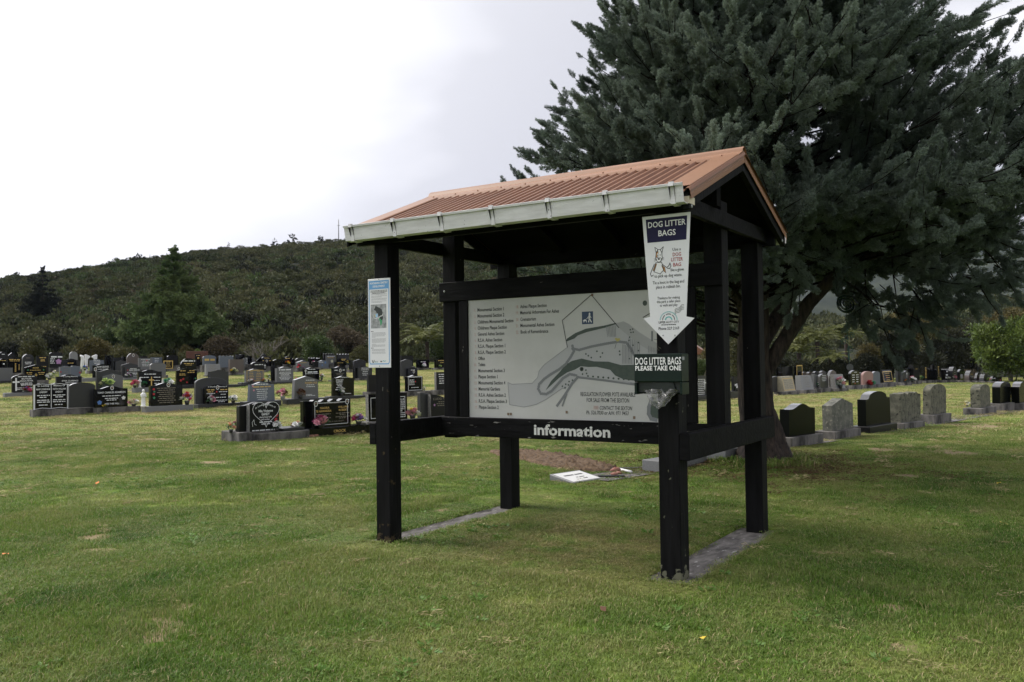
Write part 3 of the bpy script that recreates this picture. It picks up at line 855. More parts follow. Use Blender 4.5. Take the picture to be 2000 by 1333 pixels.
P = CAM * (1, 1, 0) + RR[..., None] * RH + DD[..., None] * FH
P[..., 2] = HZ
idx = np.arange(PX.size).reshape(PX.shape)
quads = np.stack([idx[:-1, :-1], idx[1:, :-1], idx[1:, 1:], idx[:-1, 1:]], -1).reshape(-1, 4)
M['hill'] = mat('hillside_earth_and_scrub', (0.010, 0.013, 0.007), (0.030, 0.032, 0.017), 0.4, 0.95, 1.0, 1.2, spec=0.1)
hme = np_mesh('hill', P.reshape(-1, 3), quads, M['hill']); hme.polygons.foreach_set('use_smooth', np.ones(len(hme.polygons), bool))
tag(link(bpy.data.objects.new('hill', hme)), kind='structure')

M['scrub'] = leaf_mat('scrub_leaves', (0.036, 0.050, 0.018), (0.104, 0.106, 0.048), 0.06, 0.5, 0.7, 0.1)
SCR = [clump_mesh('scrub_clump', 200 + i, M['scrub'], n=260, ll=0.20, lw=0.13, flat=0.9, lumps=5, inner=0.75) for i in range(5)]
n = 15000
px_ = g_.uniform(-260, 1620, n); d_ = np.sqrt(g_.uniform(D0 ** 2, (DR + 4) ** 2, n))
r_ = (px_ - 1000) / FOC * d_
P = CAM * (1, 1, 0) + r_[:, None] * RH + d_[:, None] * FH
P[:, 2] = hill_z(px_, d_) - 0.1
sc = (0.6 + 1.15 * g_.uniform(0, 1, n) ** 2.5) * np.where(d_ > DR - 12, 0.6, 1.0)
scatter('hillside_scrub', 'scrub', SCR, P, np.stack([g_.normal(0, 0.12, n), g_.normal(0, 0.12, n), g_.uniform(0, 6.28, n)], 1), np.stack([sc, sc, sc * g_.uniform(0.75, 1.25, n)], 1), 4)
n = 2600
px_ = g_.uniform(1300, 2300, n); d_ = g_.uniform(110, DR + 5, n)
r_ = (px_ - 1000) / FOC * d_
P = CAM * (1, 1, 0) + r_[:, None] * RH + d_[:, None] * FH
P[:, 2] = hill_z(px_, d_) - 0.1
sc = g_.uniform(1.2, 2.8, n)
scatter('hillside_scrub', 'scrub', SCR, P, np.stack([g_.normal(0, 0.12, n), g_.normal(0, 0.12, n), g_.uniform(0, 6.28, n)], 1), np.stack([sc, sc, sc * g_.uniform(0.9, 1.5, n)], 1), 5)

MX = [-2500, 900, 1250, 1400, 1550, 1700, 1820, 1950, 2100, 2400, 3600]
MY = [700, 640, 560, 530, 522, 500, 470, 436, 415, 400, 520]
pxs = np.linspace(900, 3600, 150); ds = np.linspace(420, 1500, 50)
PX, DD = np.meshgrid(pxs, ds, indexing='ij')
zr = (yh(PX) - np.interp(PX, MX, MY)) / FOC * 1250
t = np.clip((DD - 420) / 830, 0, 1.3)
Z = -2 + zr * np.where(t < 1, t, 1 - (t - 1) * 0.8) ** 1.05 + 9 * np.sin(PX * 0.021 + DD * 0.01) * t * (1.0 - 0.6 * t) + 5 * np.sin(PX * 0.06 - DD * 0.017) * t * (1.0 - 0.6 * t) + g_.normal(0, 1.6, PX.shape) * t
P = CAM * (1, 1, 0) + ((PX - 1000) / FOC * DD)[..., None] * RH + DD[..., None] * FH
P[..., 2] = Z
idx = np.arange(PX.size).reshape(PX.shape)
quads = np.stack([idx[:-1, :-1], idx[1:, :-1], idx[1:, 1:], idx[:-1, 1:]], -1).reshape(-1, 4)
M['mount'] = mat('far_forest', (0.018, 0.024, 0.014), (0.04, 0.048, 0.028), 0.02, 0.95, spec=0.1, detail=8)
mme = np_mesh('mountains', P.reshape(-1, 3), quads, M['mount'])
tag(link(bpy.data.objects.new('mountains', mme)), kind='structure')
# ------------------------------------------------------------------ the information shelter
W, LA, LB = 0.15, 2.539, 1.883
sh = thing('information_shelter', 'open black timber shelter with terracotta steel roof on four posts', 'shelter')
# paint worn off at the foot of the posts: pale bare patches that belong to each post
def post_mat(name, z0, c):
    m = M['timber'].copy(); m.name = name
    t = m.node_tree; b = t.nodes['Principled BSDF']
    src = b.inputs['Base Color'].links[0].from_socket
    tcn = N(t, 'ShaderNodeTexCoord'); sp = N(t, 'ShaderNodeSeparateXYZ'); t.links.new(tcn.outputs['Object'], sp.inputs[0])
    mr = N(t, 'ShaderNodeMapRange'); mr.inputs[1].default_value, mr.inputs[2].default_value = z0, 0.0
    t.links.new(sp.outputs['Z'], mr.inputs[0])
    nz = N(t, 'ShaderNodeTexNoise', Scale=17.0, Detail=6.0, Roughness=0.6); t.links.new(tcn.outputs['Object'], nz.inputs['Vector'])
    ma = N(t, 'ShaderNodeMath', operation='MULTIPLY_ADD'); t.links.new(mr.outputs[0], ma.inputs[0]); ma.inputs[1].default_value = 0.23; t.links.new(nz.outputs['Fac'], ma.inputs[2])
    rp = ramp(t, [(0.66, (0, 0, 0)), (0.69, (1, 1, 1))]); t.links.new(ma.outputs[0], rp.inputs[0])
    mx = N(t, 'ShaderNodeMix', data_type='RGBA'); t.links.new(rp.outputs[0], mx.inputs[0]); t.links.new(src, mx.inputs[6]); mx.inputs[7].default_value = (*c, 1)
    t.links.new(mx.outputs[2], b.inputs['Base Color'])
    return m
pm_a = post_mat('peeling_post', 0.14, (0.13, 0.13, 0.09))
pm_b = post_mat('mossy_post_foot', 0.20, (0.055, 0.04, 0.022))
for x0, y0, pm in ((0, 0, pm_b), (LA, 0, pm_a), (0, LB, M['timber']), (LA, LB, M['timber'])):
    MB().box(x0, x0 + W, y0, y0 + W, -0.06, 2.495 + 0.0, 0).build('post', pm, sh, 0.005)
for x0 in (0, LA):
    MB().box(x0 + 0.002, x0 + W - 0.002, 0.951, 1.101, 0.80, 2.72).build('hanging_post', M['timber'], sh, 0.005)
TH = M['timber_h']
MB().box(LA + W, 2.761, 0.0, 2.04, 0.814, 0.996).build('side_rail', TH, sh, 0.006)
MB().box(-0.072, 0.0, 0.0, 2.04, 0.814, 0.996).build('side_rail', TH, sh, 0.006)
MB().box(-0.010, 2.70, 0.906, 0.951, 2.060, 2.238).build('top_beam', TH, sh, 0.005)
ib = MB().box(0.003, LA + W - 0.003, 0.906, 0.951, 0.823, 0.995).build('name_beam', M['timber_s'], sh, 0.005)
mb = MB(); text(mb, 'information', 1.006, 1.737, 0.864, 0.088, 0.9045, 0, bold=0.030)
# smaller x-height letters: print as drawn
mb.build('lettering', M['letter'], ib)
for x0, x1 in ((0.212, 0.310), (2.385, 2.478)):
    MB().box(x0, x1, 0.912, 0.949, 0.997, 2.058).build('batten', M['timber'], sh, 0.004)
# beams under the eaves, ties, rafters
TI = M['timber_in']
MB().box(-0.174, 2.800, -0.022, 0.045 - 0.067 + 0.045, 2.497, 2.60).build('eave_beam', TH, sh, 0.004)
MB().box(-0.174, 2.800, 2.012, 2.055, 2.47, 2.60).build('eave_beam', TH, sh, 0.004)
for x0, x1 in ((LA + W + 0.001, LA + W + 0.046), (-0.046, -0.001)):
    MB().box(x0, x1, 0.03, 2.005, 2.4985, 2.616).build('tie_beam', TH, sh, 0.004)
def slope_z(y, off=0.0):                                           # underside of the steel, at y
    return 2.602 + 0.395 * (min(y, 2.033 - y) + 0.15) + off
def rafter(x0, x1, name, m, depth=0.115, ylo=-0.145):
    for s in (0, 1):
        f = (lambda y: y) if s == 0 else (lambda y: 2.033 - y)
        a, b = ylo, 1.0165
        v = []
        for x in (x0, x1):
            v += [(x, f(a), slope_z(a) - depth), (x, f(b) - (0.0008 if s == 0 else -0.0008), slope_z(b) - depth), (x, f(b) - (0.0008 if s == 0 else -0.0008), slope_z(b) - 0.012), (x, f(a), slope_z(a) - 0.012)]
        fc = [(0, 1, 2, 3), (7, 6, 5, 4), (0, 4, 5, 1), (1, 5, 6, 2), (2, 6, 7, 3), (3, 7, 4, 0)]
        if s: fc = [q[::-1] for q in fc]
        MB().add(v, fc).build(name, m, sh, 0.003)
rafter(2.803, 2.845, 'barge_rafter', M['timber'], 0.128)
rafter(-0.155, -0.176, 'barge_rafter', M['timber'], 0.128)
for xx in (0.70, 1.345, 1.99):
    rafter(xx - 0.022, xx + 0.022, 'rafter', TI, 0.10, -0.02)
MB().box(-0.15, 2.80, 0.995, 1.038, 2.90, 2.985).build('ridge_beam', TI, sh)
for x0 in (2.715,):
    MB().box(2.7375, 2.775, 0.60, 0.69, 2.617, 2.80).build('gable_strut', TI, sh)
for P_ in ((2.8455, -0.10, 2.50), (2.8455, 2.09, 2.52)):
    MB().ball(P_, (0.006, 0.013, 0.013), 0, 8, 4).build('bolt', M['bolt'], sh)
MB().ball((0.055, 0.9045, 2.155), (0.011, 0.005, 0.011), 0, 8, 4).build('bolt', M['bolt'], sh)
# roof steel: ribbed sheets, ridge cap, barge flashings
RX0, RX1 = -0.165, 2.853
def sheet(side):
    f = (lambda y: y) if side == 0 else (lambda y: 2.033 - y)
    prof, x = [], RX0 + 0.02
    pitch = 0.0838
    while x < RX1 - 0.03:
        prof += [(x, 0), (x + 0.044, 0.003), (x + 0.055, 0.021), (x + 0.074, 0.021), (x + 0.0835, 0.001)]
        x += pitch
    v, fc = [], []
    for px_, dz in prof:
        for y in (-0.195, 1.0):
            v.append((px_, f(y), slope_z(y) + dz))
    for px_, dz in prof:
        for y in (-0.195, 1.0):
            v.append((px_, f(y), slope_z(y) + dz - 0.0025))
    n = len(prof); o2 = 2 * n
    for i in range(n - 1):
        a, b, c, d = 2 * i, 2 * i + 1, 2 * i + 3, 2 * i + 2
        q = [(a, d, c, b), (a + o2, b + o2, c + o2, d + o2), (a, a + o2, d + o2, d), (b, c, c + o2, b + o2)]
        fc += q if side == 0 else [t[::-1] for t in q]
    MB().add(v, fc).build('roof_sheet', M['roof'], sh)
sheet(0); sheet(1)
# ridge cap: two wings folded down a little at their edges, rolled top
mb = MB()
ys = [(-0.158, -0.004), (-0.150, 0.012), (-0.052, 0.018), (-0.040, 0.038), (-0.012, 0.046), (0.012, 0.046), (0.040, 0.038), (0.052, 0.018), (0.150, 0.012), (0.158, -0.004)]
v = []
for x in (RX0 - 0.004, RX1 + 0.006):
    for dy, dz in ys:
        y = 1.0165 + dy
        v.append((x, y, slope_z(min(y, 2.033 - y)) + dz + 0.016))
for x in (RX0 - 0.004, RX1 + 0.006):
    for dy, dz in ys:
        y = 1.0165 + dy
        v.append((x, y, slope_z(min(y, 2.033 - y)) + dz + 0.0125))
k = len(ys)
fc = [(i, k + i, k + i + 1, i + 1) for i in range(k - 1)] + [(2 * k + i, 2 * k + i + 1, 3 * k + i + 1, 3 * k + i) for i in range(k - 1)]
fc += [(i, i + 1, 2 * k + i + 1, 2 * k + i) for i in range(k - 1)] + [(k + i + 1, k + i, 3 * k + i, 3 * k + i + 1) for i in range(k - 1)]
fc += [(0, 2 * k, 3 * k, k), (k - 1, 2 * k - 1, 4 * k - 1, 3 * k - 1)]
rc = mb.add(v, fc).build('ridge_cap', M['cap'], sh)
x = RX0 + 0.12
while x < RX1:
    y = 1.0165 - 0.128
    MB().lathe([(0.007, 0), (0.007, 0.006), (0.003, 0.011)], 6, (x, y, slope_z(y) + 0.029)).build('screw', M['roof'], rc)
    x += 0.2515
# dark boarding under the steel
for s_ in (0, 1):
    f_ = (lambda y: y) if s_ == 0 else (lambda y: 2.033 - y)
    v = []
    for x in (-0.150, 2.798):
        v += [(x, f_(-0.13), slope_z(-0.13) - 0.011), (x, f_(1.008), slope_z(1.008) - 0.011), (x, f_(1.008), slope_z(1.008) - 0.004), (x, f_(-0.13), slope_z(-0.13) - 0.004)]
    fc = [(0, 1, 2, 3), (7, 6, 5, 4), (0, 4, 5, 1), (1, 5, 6, 2), (2, 6, 7, 3), (3, 7, 4, 0)]
    MB().add(v, fc if s_ == 0 else [q[::-1] for q in fc]).build('roof_lining', TI, sh)
def flashing(xa, xb, xo, side):
    """flat on top from xa to xb, turned down at xb with a small out-turned lip"""
    f = (lambda y: y) if side == 0 else (lambda y: 2.033 - y)
    prof = [(xa, 0.024), (xa + (xb - xa) * 0.05, 0.030), (xb, 0.030), (xb + (xo - xb) * 0.5, -0.028), (xb + (xo - xb) * 0.7, -0.030), (xb + (xo - xb) * 0.7, -0.062)]
    v = []
    for off in (0, -0.003):
        for y in (-0.150, 1.012):
            for px_, dz in prof: v.append((px_ - (0.002 if off else 0) * (1 if xb > xa else -1), f(y), slope_z(y) + dz + off))
    k = len(prof)
    fc = []
    for i in range(k - 1):
        fc += [(i, i + 1, k + i + 1, k + i), (2 * k + i, 3 * k + i, 3 * k + i + 1, 2 * k + i + 1), (i, 2 * k + i, 2 * k + i + 1, i + 1), (k + i, k + i + 1, 3 * k + i + 1, 3 * k + i)]
    fc += [(0, k, 3 * k, 2 * k), (k - 1, 3 * k - 1, 4 * k - 1, 2 * k - 1)]
    MB().add(v, fc).build('barge_flashing', M['cap'], sh)
for s_ in (0, 1):
    flashing(2.655, 2.852, 2.864, s_)
    flashing(0.02, -0.172, -0.182, s_)
# gutter: an open trough with clips
def gutter(front):
    f = (lambda y: y) if front else (lambda y: 2.033 - y)
    prof = [(-0.245, 2.618), (-0.249, 2.634), (-0.237, 2.638), (-0.234, 2.622), (-0.214, 2.513), (-0.150, 2.508), (-0.128, 2.522), (-0.124, 2.600)]
    inn = [(y + (0.004 if i < 5 else 0), z + 0.005) for i, (y, z) in enumerate(prof)]
    v = []
    for x in (-0.120, 2.836):
        v += [(x, f(y), z) for y, z in prof] + [(x, f(y) + (0.004 if front else -0.004), z + (0.005 if 3 < i < 7 else 0.001)) for i, (y, z) in enumerate(prof)]
    k = len(prof)
    fc = []
    for i in range(k - 1):
        q = [(i, i + 1, 2 * k + i + 1, 2 * k + i), (k + i, 3 * k + i, 3 * k + i + 1, k + i + 1), (i, k + i, k + i + 1, i + 1), (2 * k + i, 2 * k + i + 1, 3 * k + i + 1, 3 * k + i)]
        fc += q if front else [t[::-1] for t in q]
    gt = MB().add(v, fc).build('gutter', M['gutter'], sh)
    for xb in (-0.036, 0.413, 0.883, 1.355, 1.836, 2.288, 2.763):
        c = [(y, z) for y, z in ((-0.256, 2.616), (-0.254, 2.645), (-0.236, 2.645), (-0.224, 2.560), (-0.220, 2.505), (-0.150, 2.499), (-0.118, 2.506))]
        inn = [(-0.247, 2.620), (-0.247, 2.638), (-0.238, 2.637), (-0.219, 2.560), (-0.213, 2.5125), (-0.150, 2.5065), (-0.118, 2.5135)]
        v = [(x, f(y), z) for x in (xb - 0.016, xb + 0.016) for y, z in c + inn[::-1]]
        m_ = len(c) * 2
        fc = [tuple(range(m_)), tuple(range(2 * m_ - 1, m_ - 1, -1))] + [((i + 1) % m_, i, m_ + i, m_ + (i + 1) % m_) for i in range(m_)]
        if front: fc = [t[::-1] for t in fc]
        MB().add(v, fc).build('gutter_clip', M['gutter'], gt)
gutter(True); gutter(False)
MB().box(2.81, 2.849, -0.15, -0.052, 2.512, 2.560).build('gutter_stop', M['gutter_in'], sh)

# ------------------------------------------------------------------ map panel
BY = 0.927
def B(x, y):
    q = on_y(BY, x, y); return (q[0], q[2])
bd = thing('map_board', 'large faded grey cemetery map panel framed by black beams', 'map board', (0.32, BY, 1.0))
BO = Vector((0.32, BY, 1.0))
def onboard(mb, name, mats, parent=None):
    mb.v = [(a - BO.x, b - BO.y, c - BO.z) for a, b, c in mb.v]
    return mb.build(name, mats, parent or bd)
onboard(MB().box(0.311, 2.384, BY, BY + 0.018, 0.9965, 2.0585), 'panel', M['board'])
Y1, Y2, Y3, Y4 = BY - 0.0010, BY - 0.0016, BY - 0.0022, BY - 0.0028
mb = MB()
ITEMS = ['Monumental Section 1', 'Monumental Section 2', 'Childrens Monumental Section', 'Childrens Plaque Section', 'General Ashes Section', 'R.S.A. Ashes Section', 'R.S.A. Plaque Section 1', 'R.S.A. Plaque Section 2',
         'Office', 'Toilets', 'Monumental Section 3', 'Plaque Section 1', 'Monumental Section 4', 'Memorial Gardens', 'R.S.A. Ashes Section 2', 'R.S.A. Plaque Section 3', 'Plaque Section 2']
ENDS = [984, 985, 1003, 990, 985, 981, 987, 988, 947, 948, 986, 972, 987, 977, 988, 990, 974]
for i, s in enumerate(ITEMS):
    yl = 609 + i * 11.82 + (0.25 * i if i > 8 else 0) * 0.1
    mb = MB(); a = B(932.5 + i * 0.19, yl); b = B(ENDS[i], yl - (0.6 if i < 8 else -0.1))
    text(mb, s, a[0], b[0], a[1], 0.0300, Y1, 0, bold=0.022)
    nlab = str(i + 1) + '.'
    c = B(924.6 + i * 0.22, yl + 0.2)
    text(mb, nlab, c[0] + (0.010 if i < 9 else 0), c[0] + 0.026, c[1], 0.026, Y1, 1, bold=0.008)
    onboard(mb, 'lettering', [M['ink_grey'], M['ink_red']])
IT2 = [('Ashes Plaque Section', 1016, 1068, 602.5), ('Memorial Arboretum For Ashes', 1016, 1092, 614.5), ('Crematorium', 1016.5, 1047, 627.5), ('Monumental Ashes Section', 1016.5, 1083, 639.5), ('Book of Remembrance', 1017, 1071, 652)]
for i, (s, xa, xb, yl) in enumerate(IT2):
    mb = MB(); a = B(xa, yl); b = B(xb, yl - 1)
    text(mb, s, a[0], b[0], a[1], 0.0300, Y1, 0, bold=0.022)
    c = B(1008, yl + 0.3); text(mb, str(18 + i) + '.', c[0], c[0] + 0.028, c[1], 0.027, Y1, 1, bold=0.008)
    onboard(mb, 'lettering', [M['ink_grey'], M['ink_red']])
for s, xa, xb, yl, h, mt, sh_ in (('REGULATION FLOWER POTS AVAILABLE', 1134, 1241, 774, 0.034, 0, 0), ('FOR SALE FROM THE SEXTON', 1146, 1229, 785.5, 0.034, 0, 0), ('ENQUIRIES:', 1140, 1169, 799.5, 0.030, 1, 0.15), ('CONTACT THE SEXTON', 1171.5, 1235, 800.5, 0.031, 0, 0.2), ('Ph. 526.7030 or A/H. 971 9453', 1145, 1228, 809.5, 0.031, 0, 0.2)):
    mb = MB(); a = B(xa, yl); b = B(xb, yl)
    text(mb, s, a[0], b[0], a[1], h, Y1, mt, bold=0.014, shear=sh_)
    onboard(mb, 'lettering', [M['ink_grey'], M['ink_red']])
mb = MB()
# site outline and fields, traced from the map itself: mats 0 mid grey, 1 green, 2 road grey, 3 ink, 4 yellow, 5 pale
bx = lambda x, y: B(840 + x * 0.26261, 550 + y * 0.26261)     # x, y on the enlarged map
poly(mb, [bx(*q) for q in ((579, 752), (610, 765), (760, 758), (800, 715), (812, 665), (850, 620), (1022, 490), (1010, 440), (1080, 395), (1160, 360), (1380, 310), (1440, 300), (1480, 320), (1560, 380), (1640, 430), (1705, 470), (1705, 770), (1520, 768), (1100, 720), (1010, 800), (985, 795), (860, 880), (790, 915), (700, 935), (592, 917))], Y1, 5)
poly(mb, [bx(*q) for q in ((1380, 312), (1440, 297), (1480, 318), (1560, 382), (1640, 432), (1705, 472), (1705, 540), (1640, 520), (1560, 470), (1470, 400), (1405, 345))], Y2, 0)
green = [(860, 815), (900, 745), (960, 680), (1010, 620), (1060, 592), (1130, 578), (1220, 592), (1330, 600), (1420, 618), (1540, 622), (1705, 640), (1705, 745), (1540, 745), (1440, 725), (1380, 700), (1340, 660), (1240, 640), (1180, 640), (1120, 632), (1080, 655), (1020, 680), (960, 715), (905, 770)]
poly(mb, [bx(x + rnd.uniform(-3, 3), y + rnd.uniform(-5, 5)) for x, y in green], Y2, 1)
poly(mb, [bx(*q) for q in ((1012, 440), (1020, 425), (1080, 385), (1160, 352), (1290, 330), (1385, 308), (1384, 318), (1300, 345), (1165, 378), (1100, 402), (1075, 425), (1020, 446))], Y3, 1)
poly(mb, [bx(*q) for q in ((1640, 880), (1625, 935), (1622, 985), (1640, 1025), (1680, 1035), (1705, 1010), (1705, 905))], Y2, 1)
stroke(mb, [bx(*q) for q in ((1650, 870), (1628, 935), (1626, 985), (1645, 1022), (1682, 1030))], 0.030, Y3, 2)
def scallop(pts, rr, step, y, m):
    d = 0
    for i in range(len(pts) - 1):
        a, b = np.array(pts[i]), np.array(pts[i + 1])
        l = np.hypot(*(b - a)); k = max(1, int(l / step))
        for j in range(k):
            c = bx(*(a + (b - a) * j / k))
            poly(mb, ellipse(c[0], c[1], rr, rr, 7), y - 0.00004 * (d % 3), m); d += 1
tree_road = [(1060, 480), (1070, 520), (1045, 565), (1010, 615), (960, 655), (900, 690), (850, 725), (812, 765), (805, 800), (825, 835), (865, 838), (905, 815), (945, 770), (990, 720), (1040, 690), (1090, 700)]
stroke(mb, [bx(*q) for q in tree_road], 0.020, Y3, 2)
scallop(tree_road, 0.0135, 13, Y4, 2)
road2 = [(1060, 500), (1110, 510), (1200, 485), (1300, 465), (1400, 448), (1460, 455), (1495, 500), (1515, 545)]
stroke(mb, [bx(*q) for q in road2], 0.020, Y3, 2); scallop(road2, 0.0125, 13, Y4, 2)
stroke(mb, [bx(*q) for q in ((1520, 765), (1300, 735), (1100, 712), (1060, 755), (1000, 850), (945, 925))], 0.022, Y3, 2)
stroke(mb, [bx(*q) for q in ((1015, 840), (985, 925))], 0.016, Y3, 2)
stroke(mb, [bx(*q) for q in ((1490, 756), (1300, 726), (1110, 704))], 0.004, Y4, 5)
for i in range(9): c = bx(1175 + i * 38, 705 + i * 3.2); poly(mb, ellipse(c[0], c[1], 0.010, 0.009, 7), Y4, 1)
for q in ((985, 780), (1010, 765), (1035, 745), (1005, 790), (1030, 770), (1060, 735), (1135, 690), (1130, 655), (1165, 685), (1160, 660), (1130, 650), (1160, 540), (1178, 553), (1200, 567), (1242, 520), (1283, 533), (1268, 562), (1410, 520), (1412, 545)):
    c = bx(*q); poly(mb, ellipse(c[0], c[1], 0.008, 0.008, 7), Y4, 1)
c = bx(1128, 652); poly(mb, ellipse(c[0], c[1], 0.019, 0.019, 9), Y4, 1)
c = bx(1598, 162); poly(mb, ellipse(c[0], c[1], 0.020, 0.022, 10), Y2, 1)
c = bx(1650, 158); poly(mb, ellipse(c[0], c[1], 0.018, 0.018, 10), Y2, 1)
for k in range(7):                                                # rows of graves as hatching
    stroke(mb, [bx(1312 + k * 11, 330), bx(1322 + k * 10, 412)], 0.0035, Y4, 2)
    stroke(mb, [bx(1432 + k * 11, 470 + k * 3), bx(1432 + k * 11, 612)], 0.0035, Y4, 2)
    stroke(mb, [bx(1480 + k * 13, 420 + k * 6), bx(1480 + k * 13, 520 + k * 8)], 0.0035, Y4, 2)
    stroke(mb, [bx(1625 + k * 12, 480 + k * 4), bx(1625 + k * 12, 530 + k * 1)], 0.0035, Y4, 2)
for q in ((1490, 360), (1508, 355), (1495, 380), (1512, 378), (1485, 415), (1480, 440), (1510, 475), (1550, 455), (1550, 515), (1485, 575)):
    c = bx(*q); poly(mb, ellipse(c[0], c[1], 0.007, 0.007, 6), Y4, 1)
for q in ((1385, 428), (1405, 430), (1395, 440)):
    c = bx(*q); poly(mb, ellipse(c[0], c[1], 0.014, 0.008, 8), BY - 0.0032, 4)
stroke(mb, [bx(1390, 445), bx(1375, 500)], 0.003, Y4, 3)
stroke(mb, [bx(1652, 375), bx(1652, 440)], 0.016, Y3, 2); stroke(mb, [bx(1668, 432), bx(1700, 432)], 0.004, Y3, 2)
for ln in (((1022, 490), (984, 290), (1200, 100), (1405, 345)), ((1585, 268), (1650, 230))):
    stroke(mb, [bx(*q) for q in ln], 0.0055, Y4, 3)
for ln in (((1022, 490), (850, 620), (812, 665), (800, 715), (760, 758), (610, 765), (579, 752), (592, 917), (700, 935), (790, 915), (860, 880), (985, 795), (1010, 800)),):
    stroke(mb, [bx(*q) for q in ln], 0.0035, Y3, 2)
onboard(mb, 'map_picture', [M['map_mid'], M['map_green'], M['map_grey'], M['ink'], M['map_yel'], M['map_pale']])
mb = MB()
a, b = B(1136.5, 609.5), B(1158.7, 633)
rect(mb, a[0], b[0], b[1], a[1], Y1, 0)
sx, sz, ox, oz = (b[0] - a[0]), (a[1] - b[1]), a[0], b[1]
U = lambda x, z: (ox + x * sx, oz + z * sz)
poly(mb, [U(0.69 + 0.07 * math.cos(q), 0.83 + 0.075 * math.sin(q)) for q in np.linspace(0, 6.28, 10)[:-1]], Y2, 1)
for pts, wd in ((((0.68, 0.72), (0.66, 0.45)), 0.15), (((0.67, 0.45), (0.60, 0.16)), 0.08), (((0.68, 0.45), (0.84, 0.15)), 0.08), (((0.66, 0.68), (0.52, 0.5), (0.46, 0.44)), 0.05), (((0.72, 0.66), (0.82, 0.5)), 0.05), (((0.46, 0.44), (0.30, 0.36)), 0.02)):
    stroke(mb, [U(*q) for q in pts], wd * sx, Y2, 1)
poly(mb, [U(*q) for q in ((0.08, 0.27), (0.20, 0.38), (0.33, 0.36), (0.42, 0.30), (0.44, 0.14), (0.39, 0.14), (0.36, 0.25), (0.22, 0.24), (0.19, 0.14), (0.14, 0.14), (0.15, 0.25))], Y2, 1)
onboard(mb, 'dog_walking_symbol', [M['sign_blue'], M['white']])
for q in ((993, 809), (998, 809), (1107, 805.5), (1239, 816), (1157, 576.5)):
    c = B(*q); mb = MB().box(c[0] - 0.010, c[0] + 0.009, Y4 - 0.001, BY - 0.0001, c[1] - 0.011, c[1] + 0.011)
    onboard(mb, 'rusty_fixing', M['rust'])

# ------------------------------------------------------------------ arrow sign on the front post
AY = -0.028
asn = thing('arrow_sign', 'white downward arrow sign about dog litter bags on the right front post', 'sign', (2.635, AY, 1.597))
def part(mb, name, mats, root, bevel=0.0):
    l = root.location
    mb.v = [(a - l.x, b - l.y, c - l.z) for a, b, c in mb.v]
    return mb.build(name, mats, root, bevel)
arrow = [(2.461, 2.476), (2.507, 1.788), (2.459, 1.777), (2.635, 1.597), (2.823, 1.768), (2.766, 1.779), (2.808, 2.476)][::-1]
part(MB().prism(arrow[::-1], AY, AY + 0.005), 'panel', M['white_panel'], asn)
mb = MB(); poly(mb, [(2.487, 2.455), (2.497, 2.294), (2.777, 2.294), (2.786, 2.455)][::-1], AY - 0.0006, 0)
part(mb, 'title_band', M['navy'], asn)
def A(x, y): q = on_y(AY, x, y); return (q[0], q[2])
mb = MB()
LM = [M['white'], M['ink'], M['red'], M['teal'], M['ink_grey']]
def T(s, xa, xb, yl, h, m, bold=0.0):
    mb = MB(); text(mb, s, A(xa, yl)[0], A(xb, yl)[0], A(xa, yl)[1], h, AY - 0.0012, m, bold); part(mb, 'lettering', LM, asn)
T('DOG LITTER', 1266, 1339.5, 446, 0.039, 0, 0.016); T('BAGS', 1286, 1320, 462, 0.039, 0, 0.016)
T('Use a', 1313.5, 1330, 490.5, 0.020, 1, 0.004)
T('DOG', 1314, 1330.5, 501, 0.024, 2, 0.015); T('LITTER', 1311, 1334, 511, 0.024, 2, 0.015); T('BAG', 1315, 1330.5, 521, 0.024, 2, 0.015)
T('like a glove', 1310, 1335.5, 530.5, 0.020, 1, 0.006); T('to pick up dog waste.', 1278.5, 1332.5, 543, 0.021, 1, 0.006)
T('Tie a knot in the bag and', 1275, 1336.5, 556, 0.021, 1, 0.006); T('place in rubbish bin.', 1281.5, 1329.5, 564.5, 0.021, 1, 0.006)
T('Thankyou for making', 1284, 1328, 585.5, 0.018, 1, 0.004); T('this park a safer place', 1283, 1329, 592.5, 0.018, 1, 0.004); T('to walk and play', 1289, 1323.5, 599.5, 0.018, 1, 0.004)
T('UPPER HUTT CITY', 1286.5, 1326.5, 632.5, 0.015, 1, 0.012); [rect(mb, A(1292 + 3.6 * k, 636)[0], A(1295 + 3.6 * k, 636)[0], A(1292, 636)[1], A(1292, 636)[1] + 0.006, AY - 0.001, 4) for k in range(8)]
T('Phone 527 2169', 1286.5, 1326.8, 645, 0.019, 1, 0.01)
part(mb, 'small_print', LM, asn)
mb = MB()                                                        # city emblem: rings of a rising sun with wind lines
c = A(1306, 625.5)
for r0, r1, mm, n_ in ((0.019, 0.027, 1, 18), (0.057, 0.064, 0, 30)):
    for k in range(n_):
        a0, a1 = math.pi * k / n_, math.pi * (k + (1 if mm else 0.62)) / n_
        poly(mb, [(c[0] + r * math.cos(t), c[1] + r * math.sin(t) * 0.92) for r, t in ((r0, a0), (r1, a0), (r1, a1), (r0, a1))], AY - 0.0010, mm)
for k in range(17):
    t = math.pi * (k + 0.5) / 17
    if k % 6 == 5: continue
    q = (c[0] + 0.043 * math.cos(t), c[1] + 0.041 * math.sin(t)); rect(mb, q[0] - 0.0025, q[0] + 0.0025, q[1] - 0.004, q[1] + 0.004, AY - 0.0010, 2)
for k in range(4):
    stroke(mb, [(c[0] + 0.045 + j * 0.0065, c[1] + 0.036 + k * 0.010 + j * 0.0036 + 0.004 * math.sin(j * 1.0)) for j in range(11)], 0.0026, AY - 0.0012, 2)
part(mb, 'city_emblem', [M['teal'], M['teal'], M['ink_grey']], asn)
mb = MB()                                                        # a plain line drawing of a white and tan dog
d0 = A(1285.5, 534.5); K = 0.00218
